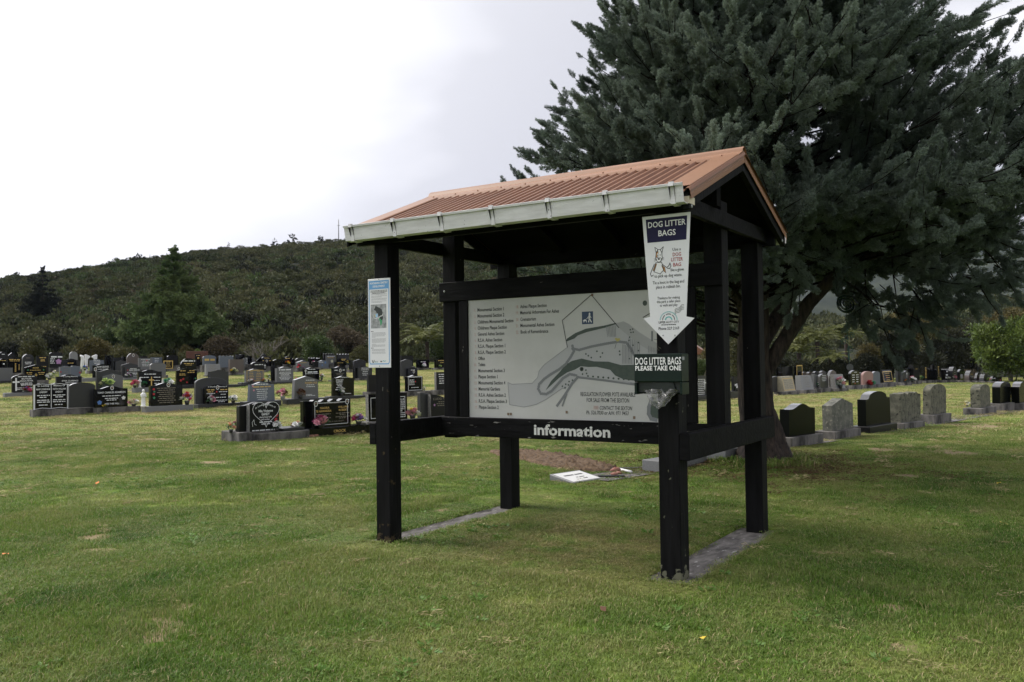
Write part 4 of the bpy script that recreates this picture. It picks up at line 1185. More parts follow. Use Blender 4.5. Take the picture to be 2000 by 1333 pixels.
Q = lambda x, z: (d0[0] + x * K * 0.86, d0[1] + z * K)
ya = AY - 0.0010
for pg, mt in (([(-9, 46), (-6, 66), (0, 74), (9, 74), (15, 66), (17, 48), (10, 36), (0, 36)], 0), ([(-7, 66), (-11, 82), (2, 74)], 0), ([(10, 73), (22, 82), (16, 64)], 0), ([(-8, 34), (-16, 6), (8, -2), (22, 10), (14, 34)], 0)):
    poly(mb, [Q(*q) for q in pg], ya, mt); stroke(mb, [Q(*q) for q in pg], 0.0038, ya - 0.0005, 1, True)
for pg in ([(-8, 50), (-6, 65), (1, 70), (3, 56), (-2, 50)], [(-8, 34), (-20, 10), (-14, 8), (-5, 28)], [(14, 24), (22, 6), (30, 0), (26, 18)]):
    poly(mb, [Q(*q) for q in pg], ya - 0.0003, 2); stroke(mb, [Q(*q) for q in pg], 0.0022, ya - 0.0006, 1, True)
for ex_ in (0, 9):
    poly(mb, [Q(ex_ + 3.2 * math.cos(q), 58 + 5 * math.sin(q)) for q in np.linspace(0, 6.28, 10)[:-1]], ya - 0.0007, 0)
    poly(mb, [Q(ex_ + 1.6 * math.cos(q), 57 + 2.6 * math.sin(q)) for q in np.linspace(0, 6.28, 8)[:-1]], ya - 0.0009, 1)
poly(mb, [Q(4 + 9 * math.cos(q), 43 + 7.5 * math.sin(q)) for q in np.linspace(0, 6.28, 14)[:-1]], ya - 0.0007, 0)
stroke(mb, [Q(4 + 9 * math.cos(q), 43 + 7.5 * math.sin(q)) for q in np.linspace(0, 6.28, 14)], 0.0026, ya - 0.0008, 1)
poly(mb, [Q(4 + 4.2 * math.cos(q), 45 + 3.2 * math.sin(q)) for q in np.linspace(0, 6.28, 10)[:-1]], ya - 0.0010, 1)
for k in (-1, 0, 1):
    stroke(mb, [Q(13, 43 + k * 2), Q(24, 45 + k * 4)], 0.0016, ya - 0.0006, 1); stroke(mb, [Q(-5, 43 + k * 2), Q(-15, 43 + k * 4)], 0.0016, ya - 0.0006, 1)
for ln in (((-14, 30), (-24, 12), (-30, 0)), ((16, 28), (34, 16), (42, 22)), ((-30, 0), (-26, -8), (-18, -4)), ((42, 22), (46, 30), (50, 20), (44, 12), (36, 14))):
    stroke(mb, [Q(*q) for q in ln], 0.0042, ya - 0.0006, 1)
part(mb, 'dog_drawing', [M['white'], M['ink'], M['tan']], asn)
for q in ((1295, 655.5), (1318, 655.5)):
    c = A(*q); part(MB().ball((c[0], AY, c[1]), (0.006, 0.003, 0.006), 0, 8, 4), 'screw', M['bolt'], asn)

# ------------------------------------------------------------------ litter bag dispenser
bxn = thing('bag_dispenser', 'dark green metal dispenser reading dog litter bags please take one', 'dispenser', (2.61, -0.01, 1.26))
F0 = -0.135
body = [(2.428, 1.300), (2.428, 1.534), (2.768, 1.534), (2.768, 1.300)]
part(MB().box(2.428, 2.768, F0, -0.003, 1.345, 1.534), 'body', M['boxgreen'], bxn, 0.006)
mb = MB()
mb.box(2.428, 2.445, F0 + 0.004, -0.003, 1.262, 1.343); mb.box(2.752, 2.768, F0 + 0.004, -0.003, 1.262, 1.343); mb.box(2.446, 2.751, -0.020, -0.003, 1.262, 1.343)
part(mb, 'side_plate', M['boxgreen'], bxn, 0.003)
part(MB().box(2.4455, 2.7515, F0 + 0.030, -0.0205, 1.275, 1.3445), 'recess', M['boxdark'], bxn)
part(MB().prism([(2.56, 1.343), (2.545, 1.30), (2.56, 1.268), (2.70, 1.268), (2.715, 1.30), (2.70, 1.343)], F0 + 0.016, F0 + 0.022), 'front_lip', M['boxdark'], bxn)
mb = MB()
def BX(x, y): q = on_y(F0 - 0.001, x, y); return (q[0], q[2])
a, b = BX(1240, 713.5), BX(1330.5, 711.5); text(mb, 'DOG LITTER BAGS', a[0] + 0.003, b[0], a[1] + 0.002, 0.048, F0 - 0.0012, 0, 0.016); part(mb, 'lettering', M['white'], bxn); mb = MB()
a, b = BX(1240, 724), BX(1330.5, 723.5); text(mb, 'PLEASE TAKE ONE', a[0] + 0.003, b[0], a[1], 0.030, F0 - 0.0012, 0, 0.03)
part(mb, 'lettering', M['white'], bxn)
mb = MB(); a = BX(1337, 704); rect(mb, 2.765 - 0.001, 2.767, 1.49, 1.515, F0 - 0.001, 0)
mb.v = []; mb.f = []; mb.m = []; mb.sm = []
mb.box(2.7665, 2.7695, -0.118, -0.082, 1.490, 1.512)
part(mb, 'lock_label', M['photo_grey'], bxn)
# crumpled clear bag hanging out of the slot
pb = thing('plastic_bag', 'crumpled clear plastic bag hanging out of the dispenser slot', 'bag', (2.60, -0.10, 1.29))
v, f = [], []
gg = random.Random(3)
nu, nv = 22, 14
for j in range(nv + 1):
    t = j / nv
    zt = 1.296 - 0.105 * t
    xl = 2.495 + 0.055 * t ** 1.2; xr = 2.745 - 0.055 * t
    for i in range(nu + 1):
        s = i / nu
        sag = -0.045 * (4 * s * (1 - s)) * t + 0.05 * (s) * t + (0.06 * (1 - t) if False else 0)
        x = xl + (xr - xl) * s
        yy = -0.122 - 0.022 * math.sin(math.pi * s) * t + 0.012 * math.sin(13 * s + 5 * t) + 0.008 * math.sin(23 * s - 7 * t) + gg.uniform(-0.003, 0.003)
        v.append((x + gg.uniform(-0.004, 0.004), yy, zt + sag + gg.uniform(-0.005, 0.005)))
for j in range(nv):
    for i in range(nu):
        a = j * (nu + 1) + i; f.append((a, a + 1, a + nu + 2, a + nu + 1))
part(MB().add(v, f), 'sheet', M['plastic'], pb)
bs = M['plastic'].node_tree.nodes['Principled BSDF']; bs.inputs['Alpha'].default_value = 0.62

# ------------------------------------------------------------------ development notice on the left post
NY = -0.010
nn = thing('notice_sign', 'narrow white notice with blue border on the left front post', 'sign', (0.06, NY, 1.459))
part(MB().box(-0.064, 0.182, NY, NY + 0.006, 1.459, 2.206), 'panel', M['white_panel'], nn, 0.002)
mb = MB()
x0, x1, z0, z1 = -0.052, 0.170, 1.487, 2.190
rect(mb, x0, x1, 2.118, z1, NY - 0.0006, 0)
stroke(mb, [(x0 + 0.003, 2.118), (x0 + 0.003, z0 + 0.02), (x0 + 0.012, z0 + 0.004), (x1 - 0.012, z0 + 0.004), (x1 - 0.003, z0 + 0.02), (x1 - 0.003, 2.118)], 0.008, NY - 0.0006, 0)
part(mb, 'border', M['notice_blue'], nn)
mb = MB()
def ln(z, a, b, m, h=0.004):
    x = a
    while x < b - 0.006:
        wd = min(rnd.uniform(0.008, 0.022), b - x); rect(mb, x, x + wd, z, z + h, NY - 0.0008, m); x += wd + 0.003
text(mb, 'AKATARAWA CEMETERY', -0.040, 0.158, 2.162, 0.016, NY - 0.0012, 2, 0.02); text(mb, 'DEVELOPMENT', -0.008, 0.126, 2.134, 0.016, NY - 0.0012, 2, 0.02)
for k in range(3): ln(2.103 - k * 0.010, -0.032 + 0.02 * (k == 2), 0.150 - 0.03 * (k == 2), 1, 0.005)
for z in (2.080, 2.071, 2.058, 2.049, 2.036, 2.027, 2.014, 2.005): ln(z, -0.024, 0.146 - 0.05 * (z in (2.049, 2.005)), 0)
NM = [M['print_grey'], M['ink_grey'], M['white'], M['photo_grey'], M['photo_dark'], M['photo_green'], M['pale_blue'], M['map_yel'], M['ink'], M['teal']]
part(mb, 'lettering', NM, nn); mb = MB()
rect(mb, -0.032, 0.138, 1.790, 1.990, NY - 0.0007, 3)
qx = lambda x, z: (-0.032 + 0.17 * x, 1.790 + 0.2 * z)
for pg, m, dy in (([(0.32, 0.94), (0.55, 0.86), (0.72, 0.78), (0.78, 0.6), (0.72, 0.52), (0.5, 0.48), (0.46, 0.62), (0.35, 0.66), (0.34, 0.72), (0.2, 0.78)], 4, 0), ([(0.55, 0.45), (0.78, 0.50), (0.8, 0.4), (0.72, 0.32), (0.6, 0.38)], 4, 0), ([(0.50, 0.44), (0.60, 0.40), (0.74, 0.30), (0.70, 0.16), (0.62, 0.10), (0.60, 0.26)], 5, 1), ([(0.30, 0.58), (0.46, 0.62), (0.44, 0.46), (0.32, 0.46)], 6, 1), ([(0.2, 0.52), (0.30, 0.58), (0.31, 0.48)], 7, 1)):
    poly(mb, [qx(*q) for q in pg[::-1]], NY - 0.0009 - 0.0002 * dy, m)
stroke(mb, [qx(*q) for q in ((0.78, 0.60), (0.76, 0.53), (0.60, 0.50), (0.52, 0.42), (0.40, 0.44), (0.36, 0.40), (0.2, 0.44), (0.19, 0.52))], 0.0035, NY - 0.0013, 2)
part(mb, 'site_picture', NM, nn); mb = MB()
ln(1.762, -0.032, -0.004, 1, 0.005)
for k, z in enumerate((1.750, 1.741, 1.732, 1.723, 1.714, 1.698, 1.689, 1.680, 1.671, 1.655, 1.646, 1.637)): ln(z, -0.022, (0.132, 0.128, 0.13, 0.12, 0.02)[k % 5], 0)
ln(1.622, -0.032, -0.006, 1, 0.005)
for z in (1.610, 1.601, 1.588, 1.579): ln(z, -0.022, 0.128, 0)
part(mb, 'lettering', NM, nn); mb = MB()
# council logos at the foot
stroke(mb, [(-0.020, 1.522), (-0.018, 1.508), (-0.010, 1.503), (-0.002, 1.508), (0.0, 1.522)], 0.006, NY - 0.0008, 8)
ln(1.510, 0.006, 0.042, 0, 0.005); ln(1.503, 0.006, 0.040, 9, 0.004)
ln(1.506, 0.070, 0.094, 8, 0.010); stroke(mb, [(0.094, 1.512), (0.104, 1.518), (0.114, 1.511), (0.128, 1.516)], 0.005, NY - 0.0010, 9)
part(mb, 'logo', NM, nn)
for z in (2.199, 1.472): part(MB().ball((0.059, NY, z), (0.004, 0.0025, 0.004), 0, 8, 4), 'screw', M['ink'], nn)
# ------------------------------------------------------------------ headstones
ROWDIR = np.array([0.2232, 0.9748, 0.0]); BACK = np.array([-0.9748, 0.2232, 0.0])      # along a row; away from the face
ROT = math.atan2(ROWDIR[1], ROWDIR[0])
def outline(shape, w, h, taper=0.0):
    a = w / 2
    b = a * (1 + taper)
    if shape == 'flat': top = [(a, h), (-a, h)]
    elif shape == 'serp':
        top = [(a * (1 - 2 * i / 16), h - 0.085 * w * (0.5 - 0.5 * math.cos(math.pi * min(1, abs(1 - 2 * i / 16) * 1.25)))) for i in range(17)]
    elif shape == 'arch':
        top = [(a * math.cos(math.pi * i / 14), h - 0.16 * w + 0.16 * w * math.sin(math.pi * i / 14)) for i in range(15)]
    elif shape == 'round':
        top = [(a * math.cos(math.pi * i / 16), h - a + a * math.sin(math.pi * i / 16)) for i in range(17)]
    elif shape == 'peak': top = [(a, h - 0.14 * w), (0, h), (-a, h - 0.14 * w)]
    elif shape == 'gable': top = [(a, h - 0.45 * w), (0, h), (-a, h - 0.45 * w)]
    elif shape == 'shoulder':
        top = [(a, h - 0.13 * w), (a * 0.80, h - 0.13 * w)] + [(a * 0.72 * math.cos(math.pi * i / 12), h - 0.10 * w + 0.10 * w * math.sin(math.pi * i / 12)) for i in range(13)] + [(-a * 0.80, h - 0.13 * w), (-a, h - 0.13 * w)]
    elif shape == 'wave': top = [(a * (1 - 2 * i / 20), h - 0.03 * w * (1 + math.sin(i * 1.25))) for i in range(21)]
    elif shape == 'book':
        top = [(a * (1 - 2 * i / 16), h - 0.05 * w * abs(math.sin(math.pi * (i / 8))) ** 0.7 * 0 - 0.045 * w * (0.5 + 0.5 * math.cos(2 * math.pi * abs(1 - i / 8) ** 0.8))) for i in range(17)]
    elif shape == 'half': top = [(a, h - 0.30 * w)] + [(a * (1 - 2 * i / 12), h - 0.30 * w * (1 - i / 12) ** 1.8) for i in range(1, 13)]
    elif shape == 'rugged': top = [(a * (1 - 2 * i / 9), h - rnd.uniform(0, 0.05) * w) for i in range(10)]
    return [(-b, 0), (b, 0)] + top
def words_line(mb, xa, xb, z, h, y, m):
    x = xa
    while x < xb - h * 0.6:
        wl = min(h * rnd.uniform(1.2, 4.2), xb - x)
        rect(mb, x, x + wl, z, z + h * 0.72, y, m)
        x += wl + h * 0.55
LET = ['silver', 'gold', 'faint']
EDGE = {'black': 'edge', 'black2': 'edge', 'green_black': 'edge', 'dgrey': 'edge', 'mgrey': 'edge_g', 'bgrey': 'edge_g', 'brown': 'edge'}  # stone to the glare material put on its top faces
STONES = {}
def head(key, xl, xr, yt, yb, g, shape, m, label, base=None, lines=None, text_=None, thick=0.12, taper=0.0, face=None, cross=None, photo=None, frame=None, group='headstones in rows across the lawn', lean=0.0, rough_sides=False, back=None, rose=None):
    """xl..xr, yt..yb: the slab's face in the photograph; g: where its base meets the lawn"""
    xc = (xl + xr) / 2
    P0 = px_ground(xc, g)
    for _ in range(3):                                             # settle the slab so that its face is centred where it is seen
        F = P0 + BACK * 0.10
        xx, _y = ppix(F)
        e1 = ppix(F + ROWDIR * 0.5)[0] - ppix(F - ROWDIR * 0.5)[0]
        P0 = P0 + ROWDIR * ((xc - xx) / e1)
    z0 = float(gz(P0[0], P0[1]))
    F = P0 + BACK * 0.10
    dep = float((F - CAM) @ FH)
    s = dep / FOC
    w = (xr - xl) / e1
    hb = max((g - yb) * s, 0.10)
    h = (yb - yt) * s
    root = thing('headstone', label, 'headstone', (F[0], F[1], z0), ROT, group)
    root.rotation_euler = (rnd.uniform(-0.012, 0.02), rnd.uniform(-0.012, 0.012), ROT + rnd.uniform(-0.03, 0.03))
    # local: x along the face, y back, z up; the face is y = 0
    bw = w * 0.5 + 0.10
    if base is None: base = (bw, bw, 'kerb')
    bl, br, bmn = base
    bl = bl if bl < 3 else (xc - bl) / e1; br = br if br < 3 else (br - xc) / e1
    if bmn: MB().box(-bl, br, -0.10, thick + 0.13, -0.10, hb).build('plinth', M[bmn], root, 0.008)
    ol = outline(shape, w, h, taper)
    sl = MB()
    tl = taper * h * 0.0
    n = len(ol)
    lz = lambda z: -0.0
    v = [(x, lean * z, z + hb) for x, z in ol] + [(x, thick + lean * z * (0.2 if lean else 1), z + hb) for x, z in ol]
    f = [tuple(range(n))]
    sl.add(v, [tuple(range(n)), tuple(range(2 * n - 1, n - 1, -1))], 0)
    for i in range(n):
        a_, b_ = ol[i], ol[(i + 1) % n]
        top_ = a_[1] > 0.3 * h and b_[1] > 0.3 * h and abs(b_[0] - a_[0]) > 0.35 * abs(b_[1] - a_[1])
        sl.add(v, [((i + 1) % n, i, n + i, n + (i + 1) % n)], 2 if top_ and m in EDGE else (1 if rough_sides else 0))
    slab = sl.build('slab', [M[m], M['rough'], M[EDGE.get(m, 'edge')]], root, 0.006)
    yy = lambda z: lean * (z - hb) - 0.0015
    if back:                                                       # a taller slab standing behind the front one
        bxl, bxr, byt, bsh, bm_ = back
        cw = (bxr - bxl) / e1; cx = ((bxl + bxr) / 2 - xc) / e1 + 0.02
        ch = (yb - byt) * s
        o2 = [(x + cx, z) for x, z in outline(bsh, cw, ch)]
        MB().prism([(x, z + hb - 0.0) for x, z in o2], thick + 0.003, thick + 0.13).build('back_slab', M[bm_], root, 0.006)
    def frm(mb, pts, wd, mt): 
        stroke(mb, pts, wd, -0.003, mt, True)
    if frame:
        mb = MB(); i_ = 0.06 * w
        pts = [(-w / 2 + i_, hb + i_), (w / 2 - i_, hb + i_), (w / 2 - i_ * (1 - taper), hb + h - i_ - 0.02 * w), (-w / 2 + i_ * (1 - taper), hb + h - i_ - 0.02 * w)]
        if frame[0] == 'book':
            pts = [(-w / 2 + 0.02, hb + 0.015), (-w * 0.25, hb + 0.045), (0, hb + 0.02), (w * 0.25, hb + 0.045), (w / 2 - 0.02, hb + 0.015), (w / 2 - 0.02, hb + h - 0.05 * w - 0.02), (w * 0.25, hb + h - 0.03), (0, hb + h - 0.06), (-w * 0.25, hb + h - 0.03), (-w / 2 + 0.02, hb + h - 0.05 * w - 0.02)]
            stroke(mb, [(0, hb + 0.02), (0, hb + h - 0.05)], 0.016, -0.0032, 0)
            stroke(mb, pts[:1] + pts[-1:], 0.045, -0.0034, 0); stroke(mb, [pts[4], pts[5]], 0.045, -0.0034, 0)
        stroke(mb, pts, frame[1], -0.003, 0, True)
        if lean: mb.v = [(a, b + lean * (c - hb), c) for a, b, c in mb.v]
        mb.build('border', M[frame[2]], slab)
    if lines or text_:
        mb = MB()
        for t in text_ or ():
            st, xa, xb, z, hh, mt = t[:6]
            text(mb, st, xa * w, xb * w, hb + z * h, hh * h, -0.0028, mt, 0.02, arc=(t[6] * h if len(t) > 6 else 0))
        for L_ in lines or ():
            z, wf, hh, mt = L_[:4]; cx = L_[4] if len(L_) > 4 else 0.0
            words_line(mb, (cx - wf / 2) * w, (cx + wf / 2) * w, hb + z * h, hh * h, -0.0028, mt)
        if lean: mb.v = [(a, b + lean * (c - hb), c) for a, b, c in mb.v]
        if mb.f: mb.build('inscription', [M[q] for q in LET], slab)
    if cross:
        mb = MB(); cx, cz, ch_, mt = cross
        x, z0_, hh = cx * w, hb + cz * h, ch_ * h
        rect(mb, x - hh * 0.055, x + hh * 0.055, z0_, z0_ + hh, -0.0030, 0); rect(mb, x - hh * 0.24, x + hh * 0.24, z0_ + hh * 0.62, z0_ + hh * 0.74, -0.0036, 0)
        if lean: mb.v = [(a, b + lean * (c - hb), c) for a, b, c in mb.v]
        mb.build('engraved_cross', M[mt], slab)
    for ph in photo or ():
        mb = MB(); cx, cz, rr = ph
        x, z, q = cx * w, hb + cz * h, rr * h
        poly(mb, ellipse(x, z, q * 0.78, q), -0.004, 0); poly(mb, ellipse(x, z, q * 0.58, q * 0.78), -0.0048, 1); poly(mb, ellipse(x, z + q * 0.12, q * 0.26, q * 0.34), -0.0056, 2)
        mb.build('portrait', [M['white'], M['ink'], M['skin_photo']], slab)
    for (cx, cz, rr, c_) in rose or ():
        mb = MB(); x, z, q = cx * w, hb + cz * h, rr * h
        poly(mb, [(x + q * (1 + 0.25 * math.sin(5 * t)) * math.cos(t), z + q * (1 + 0.25 * math.sin(5 * t)) * math.sin(t)) for t in np.linspace(0, 6.28, 14)[:-1]], -0.0034, 0)
        if lean: mb.v = [(a, b + lean * (c - hb), c) for a, b, c in mb.v]
        mb.build('engraved_flower', M['fl_' + c_], slab)
    STONES[key] = (root, w, hb, h, s, e1, xc, dep)
    return root
def ll(n, z0=0.15, z1=0.72, wd=0.7, h=0.055, m=0, cx=0.0):
    return [(z1 - (z1 - z0) * i / max(n - 1, 1), wd * rnd.uniform(0.6, 1.0), h, m, cx) for i in range(n)]

# ---- nearest row, left
o = head('gandy', 488, 546, 791, 845, 864, 'flat', 'black2', 'black headstone with raised heart panel, nearest stone left of the shelter', base=(0.30, 0.30, None), thick=0.13, back=(473, 541, 787, 'serp', 'black2'), rough_sides=True)
root, w_, hb_, h_, s_, e_, xc_, dp_ = STONES['gandy']
K = lambda x: (x - xc_) / e_
mb = MB(); hw = w_ * 0.46; pts = []
for i in range(33):
    t = -math.pi / 2 + math.pi * 2 * i / 32
    t = 2 * math.pi * i / 32
    pts.append((hw * (math.sin(t) ** 3) * 0.98 + 0.02, hb_ + h_ * 0.50 + h_ * 0.047 * (13 * math.cos(t) - 5 * math.cos(2 * t) - 2 * math.cos(3 * t) - math.cos(4 * t)) * 0.62))
zmax = max(p[1] for p in pts); zmin = min(p[1] for p in pts)
pts = [(x, hb_ + h_ * 0.17 + (z - zmin) / (zmax - zmin) * h_ * 0.90) for x, z in pts]
hp = MB().prism(pts[:-1][::-1], -0.022, 0.10).build('heart_panel', M['black2'], root, 0.004)
mb = MB(); stroke(mb, pts, 0.010, -0.0235, 0)
text(mb, 'In Loving Memory of', -hw * 0.72, hw * 0.76, hb_ + h_ * 0.83, h_ * 0.07, -0.024, 0, 0.02, arc=h_ * 0.13)
text(mb, 'Mia Vivienne', -hw * 0.48, hw * 0.56, hb_ + h_ * 0.72, h_ * 0.085, -0.024, 0, 0.03)
text(mb, 'GANDY', -hw * 0.27, hw * 0.33, hb_ + h_ * 0.60, h_ * 0.09, -0.024, 0, 0.03)
text(mb, 'dearly loved wife', -hw * 0.42, hw * 0.48, hb_ + h_ * 0.51, h_ * 0.06, -0.024, 0, 0.02)
text(mb, 'and mother', -hw * 0.28, hw * 0.34, hb_ + h_ * 0.43, h_ * 0.055, -0.024, 0, 0.02)
words_line(mb, -hw * 0.42, hw * 0.5, hb_ + h_ * 0.34, h_ * 0.055, -0.024, 0); words_line(mb, -hw * 0.28, hw * 0.36, hb_ + h_ * 0.27, h_ * 0.05, -0.024, 0)
mb.build('inscription', M['silver'], hp)
mb = MB(); words_line(mb, -w_ * 0.42, w_ * 0.40, hb_ + h_ * 0.05, h_ * 0.05, -0.003, 0)
stroke(mb, [(-w_ * 0.40, hb_ + h_ * 0.22), (-w_ * 0.42, hb_ + h_ * 0.36), (-w_ * 0.36, hb_ + h_ * 0.46), (-w_ * 0.34, hb_ + h_ * 0.30), (-w_ * 0.28, hb_ + h_ * 0.26)], 0.008, -0.003, 0)
mb.build('inscription', M['silver'], root)
mb = MB()
for cx_, cz_, r_ in ((0.41, 0.58, 0.055), (0.38, 0.42, 0.06), (0.43, 0.72, 0.03)): poly(mb, ellipse(cx_ * w_, hb_ + cz_ * h_, r_ * h_, r_ * h_ * 1.2, 9), -0.003, 0)
mb.build('engraved_flower', M['fl_red'], root)
pl = MB().box(K(467), K(540), -0.02, 0.72, -0.1, hb_ + 0.02)
pl.build('plinth', M['kerb'], root, 0.012)
MB().box(K(489.5), K(600), -0.16, 0.42, -0.1, hb_ - 0.01).build('plinth', M['kerb'], root, 0.012)
MB().box(K(548), K(592), -0.10, 0.36, hb_ - 0.008, hb_ + 0.05).build('ledge', M['dgrey'], root, 0.006)

head('crock', 612, 684, 781, 835, 853, 'wave', 'black', 'wide black double headstone with two oval portraits nearest the left front post', base=(570, 728, 'black'), thick=0.14,
     text_=[('IN LOVING MEMORY OF', -0.18, 0.32, 0.83, 0.045, 2), ('NAORA', -0.30, -0.05, 0.66, 0.075, 1), ('TE HAWAIKIRA', -0.42, 0.0, 0.55, 0.075, 1), ('WILLIAM', 0.18, 0.46, 0.66, 0.075, 1), ('ROBERT', 0.20, 0.44, 0.55, 0.075, 1), ('FOREVER IN OUR HEARTS', -0.20, 0.34, 0.17, 0.045, 2)],
     lines=[(0.46, 0.40, 0.04, 2, -0.22), (0.40, 0.18, 0.04, 2, -0.22), (0.32, 0.40, 0.04, 2, -0.22), (0.46, 0.36, 0.04, 2, 0.30), (0.40, 0.16, 0.04, 2, 0.30), (0.33, 0.38, 0.04, 2, 0.30), (0.28, 0.2, 0.04, 2, 0.3)], photo=[(-0.41, 0.86, 0.10), (0.43, 0.88, 0.10)], frame=('rect', 0.012, 'silver'), back=(600, 692, 783, 'flat', 'black'))
root, w_, hb_, h_, s_, e_, xc_, dp_ = STONES['crock']
mb = MB(); text(mb, 'CROCK', -w_ * 0.02, w_ * 0.32, hb_ * 0.42, hb_ * 0.28, -0.103, 0, 0.03); mb.build('family_name', M['gold'], root)
mb = MB()
for k in range(5): MB().box(-w_ * 0.98 + k * w_ * 0.11, -w_ * 0.98 + k * w_ * 0.11 + w_ * 0.10, -0.13 + 0.004 * (k % 2), 0.10, -0.08, 0.075).build('brick', M['terracotta'], root)
head('hood', 722, 796, 770, 822, 838, 'flat', 'black', 'black headstone with white border half hidden behind the left front post', text_=[('NELLIE', 0.26, 0.42, 0.72, 0.07, 0), ('JOHNSON', 0.22, 0.44, 0.62, 0.07, 0), ('HOOD', 0.26, 0.42, 0.52, 0.08, 0)], lines=ll(6, 0.08, 0.45, 0.3, 0.045, 0, 0.3), frame=('rect', 0.012, 'silver'), rough_sides=True)
head('ludd', 842, 884, 771, 817, 830, 'half', 'black2', 'dark headstone with rough grey edges beside the left hanging post of the board', text_=[('LUDD CH', -0.40, 0.3, 0.76, 0.09, 2)], lines=ll(3, 0.5, 0.66, 0.5, 0.05, 2), rough_sides=True, back=(827, 862, 767, 'half', 'dgrey'), rose=[(-0.34, 0.55, 0.05, 'mauve')])
# ---- second row, left
head('lindsay', 66, 134, 748.5, 800, 814.5, 'book', 'black', 'black headstone cut as an open book with silver edges, left of the plain grey one', base=(63, 186, 'kerb'), frame=('book', 0.014, 'silver'),
     text_=[('In Loving', -0.38, -0.06, 0.86, 0.06, 0), ('Memory Of', 0.07, 0.40, 0.86, 0.06, 0), ('MARY JOSEPHINE', -0.42, -0.03, 0.73, 0.06, 0), ('LINDSAY', -0.33, -0.11, 0.62, 0.065, 0), ('KEITH WILLIAM', 0.05, 0.42, 0.73, 0.06, 0), ('LINDSAY', 0.12, 0.34, 0.62, 0.065, 0)],
     lines=[(z, wf, 0.045, 0, cx) for cx in (-0.22, 0.23) for z, wf in ((0.51, 0.36), (0.44, 0.22), (0.33, 0.36), (0.26, 0.36), (0.15, 0.26))])
head('blank', 136, 185.5, 748, 797, 810.5, 'arch', 'dgrey', 'plain dark grey headstone without writing beside the open book stone', base=(0.3, 0.3, None))
head('adamson', 186, 250, 755, 796, 808, 'serp', 'black', 'black headstone with a round portrait and a white lily, right of the plain grey stone', base=(188, 274, 'kerb'),
     text_=[('TONY CHARLES ADAMSON', -0.42, 0.43, 0.66, 0.085, 0), ('FARE THEE WELL', -0.20, 0.24, 0.13, 0.07, 0)], lines=[(0.52, 0.55, 0.05, 0), (0.40, 0.40, 0.05, 0), (0.32, 0.30, 0.05, 0)], photo=[(0.02, 0.91, 0.10)], rose=[(0.37, 0.42, 0.085, 'white'), (-0.36, 0.24, 0.10, 'blue')])
head('verandah', 295, 357, 748, 793, 806, 'serp', 'black', 'black headstone with faint gold writing and painted roses beside a white statue', base=(284, 376, 'kerb_l'), thick=0.16, lines=ll(8, 0.12, 0.74, 0.75, 0.045, 2), photo=[(0.06, 0.90, 0.10)], rose=[(-0.40, 0.72, 0.05, 'red'), (-0.40, 0.52, 0.05, 'red'), (-0.38, 0.62, 0.04, 'green'), (-0.39, 0.36, 0.05, 'green')])
head('alicante', 400, 446.5, 752, 789, 797, 'arch', 'black', 'black headstone with gold names and a red rose before a broad dark arched slab', base=(385, 476, 'dgrey'), back=(385, 446, 738, 'arch', 'dgrey'), photo=[(0.04, 0.84, 0.11)],
     text_=[('In Wonderful Memory of', -0.36, 0.44, 0.86, 0.06, 0)], lines=[(0.70, 0.36, 0.07, 1, -0.24), (0.60, 0.28, 0.06, 1, -0.24), (0.70, 0.30, 0.07, 1, 0.30), (0.52, 0.36, 0.045, 0, -0.24), (0.44, 0.14, 0.045, 0, -0.24), (0.60, 0.36, 0.045, 0, 0.28), (0.46, 0.22, 0.045, 0, 0.28), (0.30, 0.78, 0.06, 0), (0.15, 0.5, 0.05, 0, 0.2), (0.07, 0.28, 0.05, 0, 0.2)], rose=[(0.0, 0.62, 0.045, 'red')])
head('bluegrey', 488, 536, 747, 784, 796, 'serp', 'bgrey', 'blue-grey headstone with pink flowers engraved at its left edge, behind the heart stone', base=(476, 548, 'dgrey'), taper=0.06, lines=[(0.86, 0.5, 0.06, 0), (0.72, 0.72, 0.085, 1)] + ll(6, 0.08, 0.60, 0.55, 0.045, 0), rose=[(-0.38, 0.80, 0.05, 'pink'), (-0.34, 0.58, 0.05, 'pink')])
head('lyle', 575.5, 621, 735.5, 779, 790, 'peak', 'mgrey', 'plain grey headstone with one gold name and dried flowers at its foot', base=(560, 640, 'dgrey'), taper=0.06, thick=0.16, text_=[('ROGER LYLE', -0.06, 0.46, 0.66, 0.075, 1)], lines=[(0.80, 0.38, 0.04, 0, 0.16), (0.59, 0.36, 0.035, 0, 0.18), (0.51, 0.38, 0.035, 0, 0.18), (0.16, 0.25, 0.03, 0, 0.12), (0.11, 0.42, 0.03, 0, 0.2)])
head('gaffey', 650.5, 692, 735, 774, 782, 'serp', 'black', 'black headstone with white writing on its left half only', base=(641, 716, 'dgrey'), text_=[('In Loving Memory of', -0.26, 0.26, 0.91, 0.045, 0), ('JOHN GUY', -0.38, -0.02, 0.76, 0.075, 0), ('GAFFEY', -0.36, -0.05, 0.66, 0.08, 0), ('HELEN', -0.30, -0.10, 0.48, 0.065, 0)], lines=[(0.58, 0.30, 0.04, 0, -0.2), (0.40, 0.32, 0.04, 0, -0.2), (0.30, 0.36, 0.05, 0, -0.22), (0.10, 0.30, 0.04, 0, 0.2)])
head('darkedge', 720, 752, 733, 766, 777, 'flat', 'black2', 'dark headstone mostly hidden behind the notice post, right of the half blank stone')
